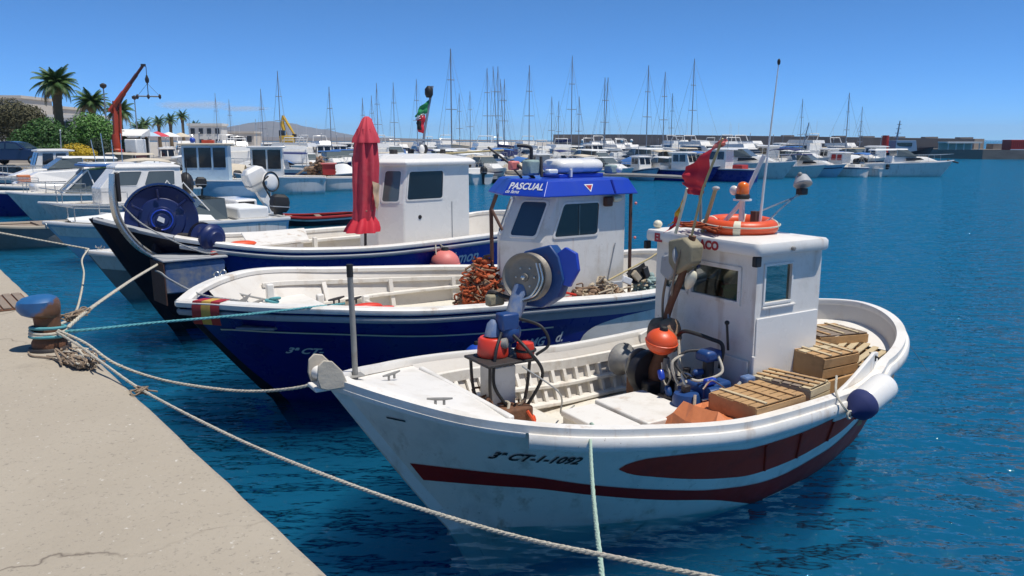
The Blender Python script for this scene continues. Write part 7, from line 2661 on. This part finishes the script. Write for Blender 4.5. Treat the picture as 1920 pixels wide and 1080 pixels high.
# flags on the mast of the blue boat
bf = on(b3, 'courtesy_flag', (6.05, -.03, 3.2), 'green white and red flags fluttering from the slim mast of the blue boat', 'flag', 'marker flags')
cloth([(.05, 0, .56), (-.02, 0, .30), (-.28, 0, .22), (-.22, .0, .40)], 10, 6, .03, 1).build('green_flag', 'flag_green', bf, angle=80)
cloth([(.0, .01, .40), (-.03, .01, .28), (-.26, .01, .16), (-.25, .01, .26)], 8, 4, .03, 2).build('white_flag', 'text_white', bf, angle=80)
cloth([(-.04, .01, .28), (-.10, .01, -.08), (-.24, .01, -.04), (-.20, .01, .26)], 8, 8, .03, 4).build('red_flag', 'flag_red', bf, angle=80)
cloth([(-.16, -.02, .16), (-.17, -.02, -.02), (-.27, -.02, .0), (-.26, -.02, .16)], 6, 6, .02, 4).build('black_flag', 'flag_black', bf, angle=80)

# closed red parasol on the blue boat
pr_ = on(b3, 'closed_parasol', (4.05, -.90, .83), 'tall closed red parasol with a tan patch standing on the blue boat', 'parasol')
MB().tube([(-.02, 0, -.03), (0, 0, .6), (.08, 0, 2.5)], .024, 10).build('pole', 'dark_iron', pr_)


def folded(zs, rs, xs, nfold, seed, name, m, amp=.16):
    rg = random.Random(seed)
    ph = rg.uniform(0, 6)
    loops = []
    for z, r_, x_ in zip(zs, rs, xs):
        loops.append([(x_ + r_ * (1 + amp * math.sin(nfold * a + ph + z * 1.2) + .06 * math.sin(3 * a + z * 3)) * math.cos(a), r_ * (1 + amp * math.sin(nfold * a + ph + z * 1.2)) * math.sin(a), z) for a in [2 * math.pi * j / 56 for j in range(56)]])
    return MB().strip(loops).build(name, m, pr_, angle=80, fix=False)


folded([.74, .86, 1.0, 1.2, 1.45, 1.75, 2.1, 2.35], [.14, .17, .17, .18, .20, .205, .18, .14], [-.06, -.03, -.01, .01, .03, .05, .07, .08], 8, 2, 'canopy', 'parasol_red')
folded([.60, .66, .76, .90, .96], [.27, .26, .22, .13, .10], [-.08, -.06, -.03, -.01, 0], 7, 5, 'canopy_skirt', 'flag_red', .2)
folded([2.12, 2.2, 2.38, 2.52, 2.56], [.225, .21, .13, .075, .03], [.08, .08, .09, .10, .10], 8, 4, 'top_flap', 'parasol_red', .1)
cloth([(.02, -.25, 1.48), (.03, -.255, 1.20), (.12, -.215, .95), (.20, -.20, 1.42)], 10, 10, .012, 2).build('tan_patch', 'parasol_tan', pr_, angle=80)
MB().torus((0, 0, .97), .14, .016, (0, 0, 1)).build('tie', 'rope_dirty', pr_)
oc = on(b3, 'orange_cloth', (2.35, .35, 1.30), 'crumpled orange cloth by the white hatch board', 'cloth')
MB().ell((0, 0, -.06), (.28, .12, .06), 12, 6).build('cloth', 'orange_float', oc)
rc = on(b2, 'red_cloth', (1.68, -1.12, 1.19), 'bright red cloth lying on the near rail of the navy boat', 'cloth')
MB().ell((0, 0, .03), (.20, .07, .05), 14, 8).build('cloth', 'red_float', rc)
MB().ell((.2, -.02, .01), (.13, .03, .02), 10, 6).build('corner', 'red_float', rc)


# heaps of net
def heap(b, name, p, label, dims, n, mats, seed, cat='net'):
    rg = random.Random(seed)
    r = on(b, name, p, label, cat)
    for mi, mm in enumerate(mats):
        mb = MB()
        for k in range(n // len(mats)):
            a, q = rg.uniform(0, 6.28), rg.random() ** .6
            x, y = dims[0] * q * math.cos(a), dims[1] * q * math.sin(a)
            z = dims[2] * (1 - q ** 1.8) * rg.uniform(.25, 1.05)
            if rg.random() < .5:
                mb.ell((x, y, z), (rg.uniform(.03, .07), rg.uniform(.02, .05), rg.uniform(.02, .05)), 7, 5, Matrix.Rotation(rg.uniform(0, 3), 3, 'Z') @ Matrix.Rotation(rg.uniform(-.8, .8), 3, 'X'))
            else:
                P = [(x + rg.uniform(-.12, .12), y + rg.uniform(-.12, .12), max(.01, z + rg.uniform(-.07, .05))) for _ in range(4)]
                mb.tube(spline(P, 4), rg.uniform(.008, .018), 5)
        mb.build(['netting', 'floats', 'cordage', 'rope'][mi % 4], mm, r, angle=50)
    mb = MB()
    mb.ell((0, 0, 0), (dims[0] * .8, dims[1] * .8, dims[2] * .75), 14, 8)
    mb.build('core', mats[0], r)
    return r


heap(b2, 'net_heap', (3.78, -.02, .62), 'heap of orange fishing net piled before the blue roofed wheelhouse', (.32, .40, .82), 1100, ['net_orange', 'net_orange', 'net_brown'], 1)
heap(b2, 'net_heap', (4.95, -1.02, .68), 'brown and pinkish heap of net and scrap beside the wheelhouse', (.72, .24, .52), 420, ['net_brown', 'net_pale', 'net_brown', 'net_pale'], 2)
heap(b2, 'net_heap', (5.95, -.85, .68), 'pale green folded net at the stern of the navy boat', (.50, .24, .46), 300, ['net_teal', 'net_teal', 'net_pale'], 3)
heap(b2, 'net_heap', (4.32, -1.12, .78), 'small red net floats at the forward end of the brown net heap', (.16, .14, .30), 80, ['red_float', 'pink_float'], 4)
st_ = on(b2, 'marker_flag', (5.20, -.92, 1.16), 'black flag on a slanting cane lying across the net heap', 'flag', 'marker flags')
MB().tube([(0, 0, 0), (.75, .02, .24), (1.6, .05, .62)], .013, 8).build('staff', 'bamboo', st_)
cloth([(.28, -.01, .07), (.62, -.01, .19), (.66, -.05, -.02), (.40, -.05, -.10)], 8, 8, .03, 2).build('flag', 'flag_black', st_, angle=80)
for k in range(4):
    MB().box((.10 + .17 * k, -.05, -.06 + .04 * k), (.16, .05, .09), Matrix.Rotation(.4 * k, 3, 'Y')).build('float_block', ['box_grey', 'text_white', 'net_pale', 'tar_black'][k], st_, bevel=.01)
bs_ = on(b1, 'basin', (3.74, -.22, 1.56), 'green plastic basin inside the wheelhouse, seen through the front window', 'basin')
MB().lathe([(.0, 0), (.09, 0), (.13, .12), (.14, .125), (.12, .11), (.08, .015), (.0, .015)], n=20).build('bowl', 'green_plastic', bs_)


# ================================================================== ropes
def rope(name, pts, r, m, label, cat='rope', group='mooring ropes', strands=3, n=10, pitch=9.):
    P = spline(pts, n)
    mb = MB()
    if strands == 1:
        mb.tube(P, r, 8)
    else:
        # resample evenly and lay strands round the line
        L = [0]
        for a, b in zip(P, P[1:]):
            L.append(L[-1] + (b - a).length)
        step = r * 2.2
        k = max(8, int(L[-1] / step))
        C = []
        j = 0
        for i in range(k + 1):
            s_ = L[-1] * i / k
            while j < len(L) - 2 and L[j + 1] < s_:
                j += 1
            C.append(P[j].lerp(P[j + 1], (s_ - L[j]) / max(L[j + 1] - L[j], 1e-9)))
        for q in range(strands):
            pts2 = []
            for i, c in enumerate(C):
                t = (C[min(i + 1, k)] - C[max(i - 1, 0)]).normalized()
                up = Vector((0, 0, 1)) if abs(t.z) < .95 else Vector((1, 0, 0))
                sd = t.cross(up).normalized()
                uq = sd.cross(t)
                a = 2 * math.pi * q / strands + i * step / (r * pitch) * 2 * math.pi
                pts2.append(c + (sd * math.cos(a) + uq * math.sin(a)) * r * .5)
            mb.tube(pts2, r * .56, 6)
    o = mb.build(name, m, None)
    return tag(o, label, cat, group)


def WB(b, x, y, z):
    a = b.rotation_euler.z
    return (b.location.x + math.cos(a) * x - math.sin(a) * y, b.location.y + math.sin(a) * x + math.cos(a) * y, z)


BX, BY = -3.93, 6.60
rope('mooring_rope', [(-3.80, 6.50, 1.42), (-3.42, 6.13, 1.40), (-3.04, 5.79, 1.335), (-2.59, 5.40, 1.262), (-1.88, 4.78, 1.225), (-1.34, 4.31, 1.225), (-.69, 3.75, 1.26), (-.24, 3.36, 1.31), (.09, 3.07, 1.365), (.39, 2.82, 1.43), (.67, 2.57, 1.50), (1.4, 1.95, 1.68)], .011, 'rope_cream', 'thick cream rope running from the bollard across the foreground to the right')
rope('mooring_rope', [(-3.80, 6.52, 1.43), (-3.50, 6.37, 1.36), (-3.21, 6.25, 1.22), (-2.77, 6.06, 1.145), (-2.27, 5.84, 1.14), (-1.89, 5.68, 1.17), (-1.53, 5.52, 1.25), (-1.30, 5.42, 1.345)], .0125, 'rope_cream', 'sagging cream rope from the bollard to the bow of the white boat')
rope('mooring_rope', [(-3.80, 6.66, 1.42), (-3.86, 7.05, 1.46), (-4.10, 7.9, 1.43), (-4.6, 9.6, 1.34), WB(b3, .8, -.35, 1.17)], .018, 'rope_cream', 'cream rope rising from the bollard to the black bow')
rope('mooring_rope', [(-3.81, 6.60, 1.40), (-3.58, 6.67, 1.405), (-3.16, 7.0, 1.39), (-2.59, 7.43, 1.36), (-2.03, 7.86, 1.345), WB(b2, 1.36, -1.36, 1.34)], .0135, 'rope_teal', 'taut teal rope from the bollard to the rail of the navy boat')
rope('mooring_rope', [WB(b1, 1.47, -1.08, 1.06), (.56, 5.45, .98), (.44, 4.1, 1.14), (.36, 2.95, 1.29), (.31, 2.2, 1.36), (.28, 1.72, 1.27)], .0125, 'rope_green', 'thin pale green line from the near gunwale down to the foreground')
rope('mooring_rope', [(-7.82, 14.66, 1.02), (-7.55, 13.9, .93), (-7.0, 12.9, .84), (-6.0, 10.9, .84), (-5.0, 8.9, 1.02), (-3.98, 6.75, 1.40)], .016, 'rope_cream', 'slack cream rope from the white dinghy bow down towards the bollard')
rope('mooring_rope', [(-7.82, 14.64, 1.02), (-8.34, 14.2, 1.22), (-8.85, 13.76, 1.42)], .018, 'rope_cream', 'pale rope from the white dinghy bow to the left edge of the picture')
rope('hauling_line', [WB(b3, .28, -.40, 2.06), WB(b3, .48, -.52, 1.80), WB(b3, .72, -.98, 1.58), WB(b3, 1.14, -1.10, 1.36), WB(b3, 1.40, -1.02, 1.33)], .013, 'rope_grey', 'grey line hanging across the face of the big blue drum')
rope('hauling_line', [WB(b3, .66, -.35, 1.05), (-4.9, 11.0, 1.18), (-4.2, 9.7, 1.30), WB(b2, .25, .16, 1.30), WB(b2, .62, -.02, 1.22)], .014, 'rope_grey', 'grey line from the black bow to the foredeck of the navy boat')
rope('stern_line', [WB(b1, 5.9, -.35, 1.10), (4.4, 8.75, .82), (4.95, 9.5, .42), (5.56, 10.3, -.05)], .0035, 'rope_grey', 'thin dark line running from the stern of the white boat into the water', strands=1)
# turns round the bollard
lp = empty('rope_turns', (BX, BY, 1.25))
tag(lp, 'turns of cream and teal rope wound round the bollard post', 'rope', 'mooring ropes')
for k, (zz, mm, rr0) in enumerate(((.115, 'rope_teal', .140), (.142, 'rope_cream', .136), (.168, 'rope_cream', .132), (.19, 'rope_teal', .130))):
    MB().torus((0, 0, zz), rr0, .0135, (.10 * math.sin(k), .12 * math.cos(k * 2), 1), 36, 8).build('turn', mm, lp)
# frayed tangle lying at the foot of the bollard and over the edge
rgk = random.Random(17)
tg2 = empty('rope_tangle', (-3.45, 6.17, 1.25))
tag(tg2, 'frayed brown tangle of old rope at the foot of the bollard', 'rope', 'mooring ropes')
for mm, k_, rr0 in (('rope_dirty', 20, .010), ('rope_cream', 12, .008), ('rope_dirty', 16, .006)):
    mb = MB()
    for k in range(k_):
        c = Vector((rgk.gauss(0, .05), rgk.gauss(0, .03), 0))
        d = Vector((.60, -.62, 0))
        P = []
        for i in range(6):
            P.append(c + d * (rgk.uniform(-.26, .34)) + Vector((rgk.gauss(0, .032), rgk.gauss(0, .032), rgk.uniform(.012, .09))))
        mb.tube(spline(P, 5), rr0, 6)
    mb.build('strands', mm, tg2)
tg3 = empty('rope_knot', (-2.62, 5.43, 1.262))
tag(tg3, 'small frayed knot on the thick foreground rope at the quay edge', 'rope', 'mooring ropes')
mb = MB()
for k in range(14):
    P = [(rgk.gauss(0, .032), rgk.gauss(0, .032), rgk.uniform(-.03, .02)) for _ in range(5)]
    mb.tube(spline(P, 4), .006, 5)
mb.build('strands', 'rope_dirty', tg3)
sp_ = empty('rope_splice', (-3.87, 7.08, 1.46))
tag(sp_, 'frayed brown splice on the rope just behind the bollard', 'rope', 'mooring ropes')
mb = MB()
for k in range(16):
    P = [(rgk.gauss(-.02, .03), rgk.uniform(-.28, .12), rgk.gauss(0, .02)) for _ in range(4)]
    mb.tube(spline(P, 4), .007, 5)
mb.build('strands', 'rope_dirty', sp_)
# a short rope end trailing on the concrete
rope('rope_end', [(-4.02, 6.44, 1.262), (-3.92, 6.33, 1.262), (-3.74, 6.27, 1.262), (-3.55, 6.12, 1.262), (-3.40, 6.02, 1.262)], .008, 'rope_dirty', 'dark thin rope end trailing on the concrete below the bollard', strands=1)


# ------------------------------------------------------------------ the hazy air
hm_ = bpy.data.materials.new('haze')
hm_.use_nodes = True
nt = hm_.node_tree
nt.nodes.remove(nt.nodes['Principled BSDF'])
pv = nt.nodes.new('ShaderNodeVolumePrincipled')
pv.inputs['Color'].default_value = (.62, .80, .96, 1)
pv.inputs['Density'].default_value = 9e-5
pv.inputs['Anisotropy'].default_value = .1
nt.links.new(pv.outputs[0], nt.nodes['Material Output'].inputs['Volume'])
M['haze'] = hm_
tag(MB().box((0, 6000, 113.5), (19000, 17000, 233)).build('haze', 'haze', None, False), kind='stuff')
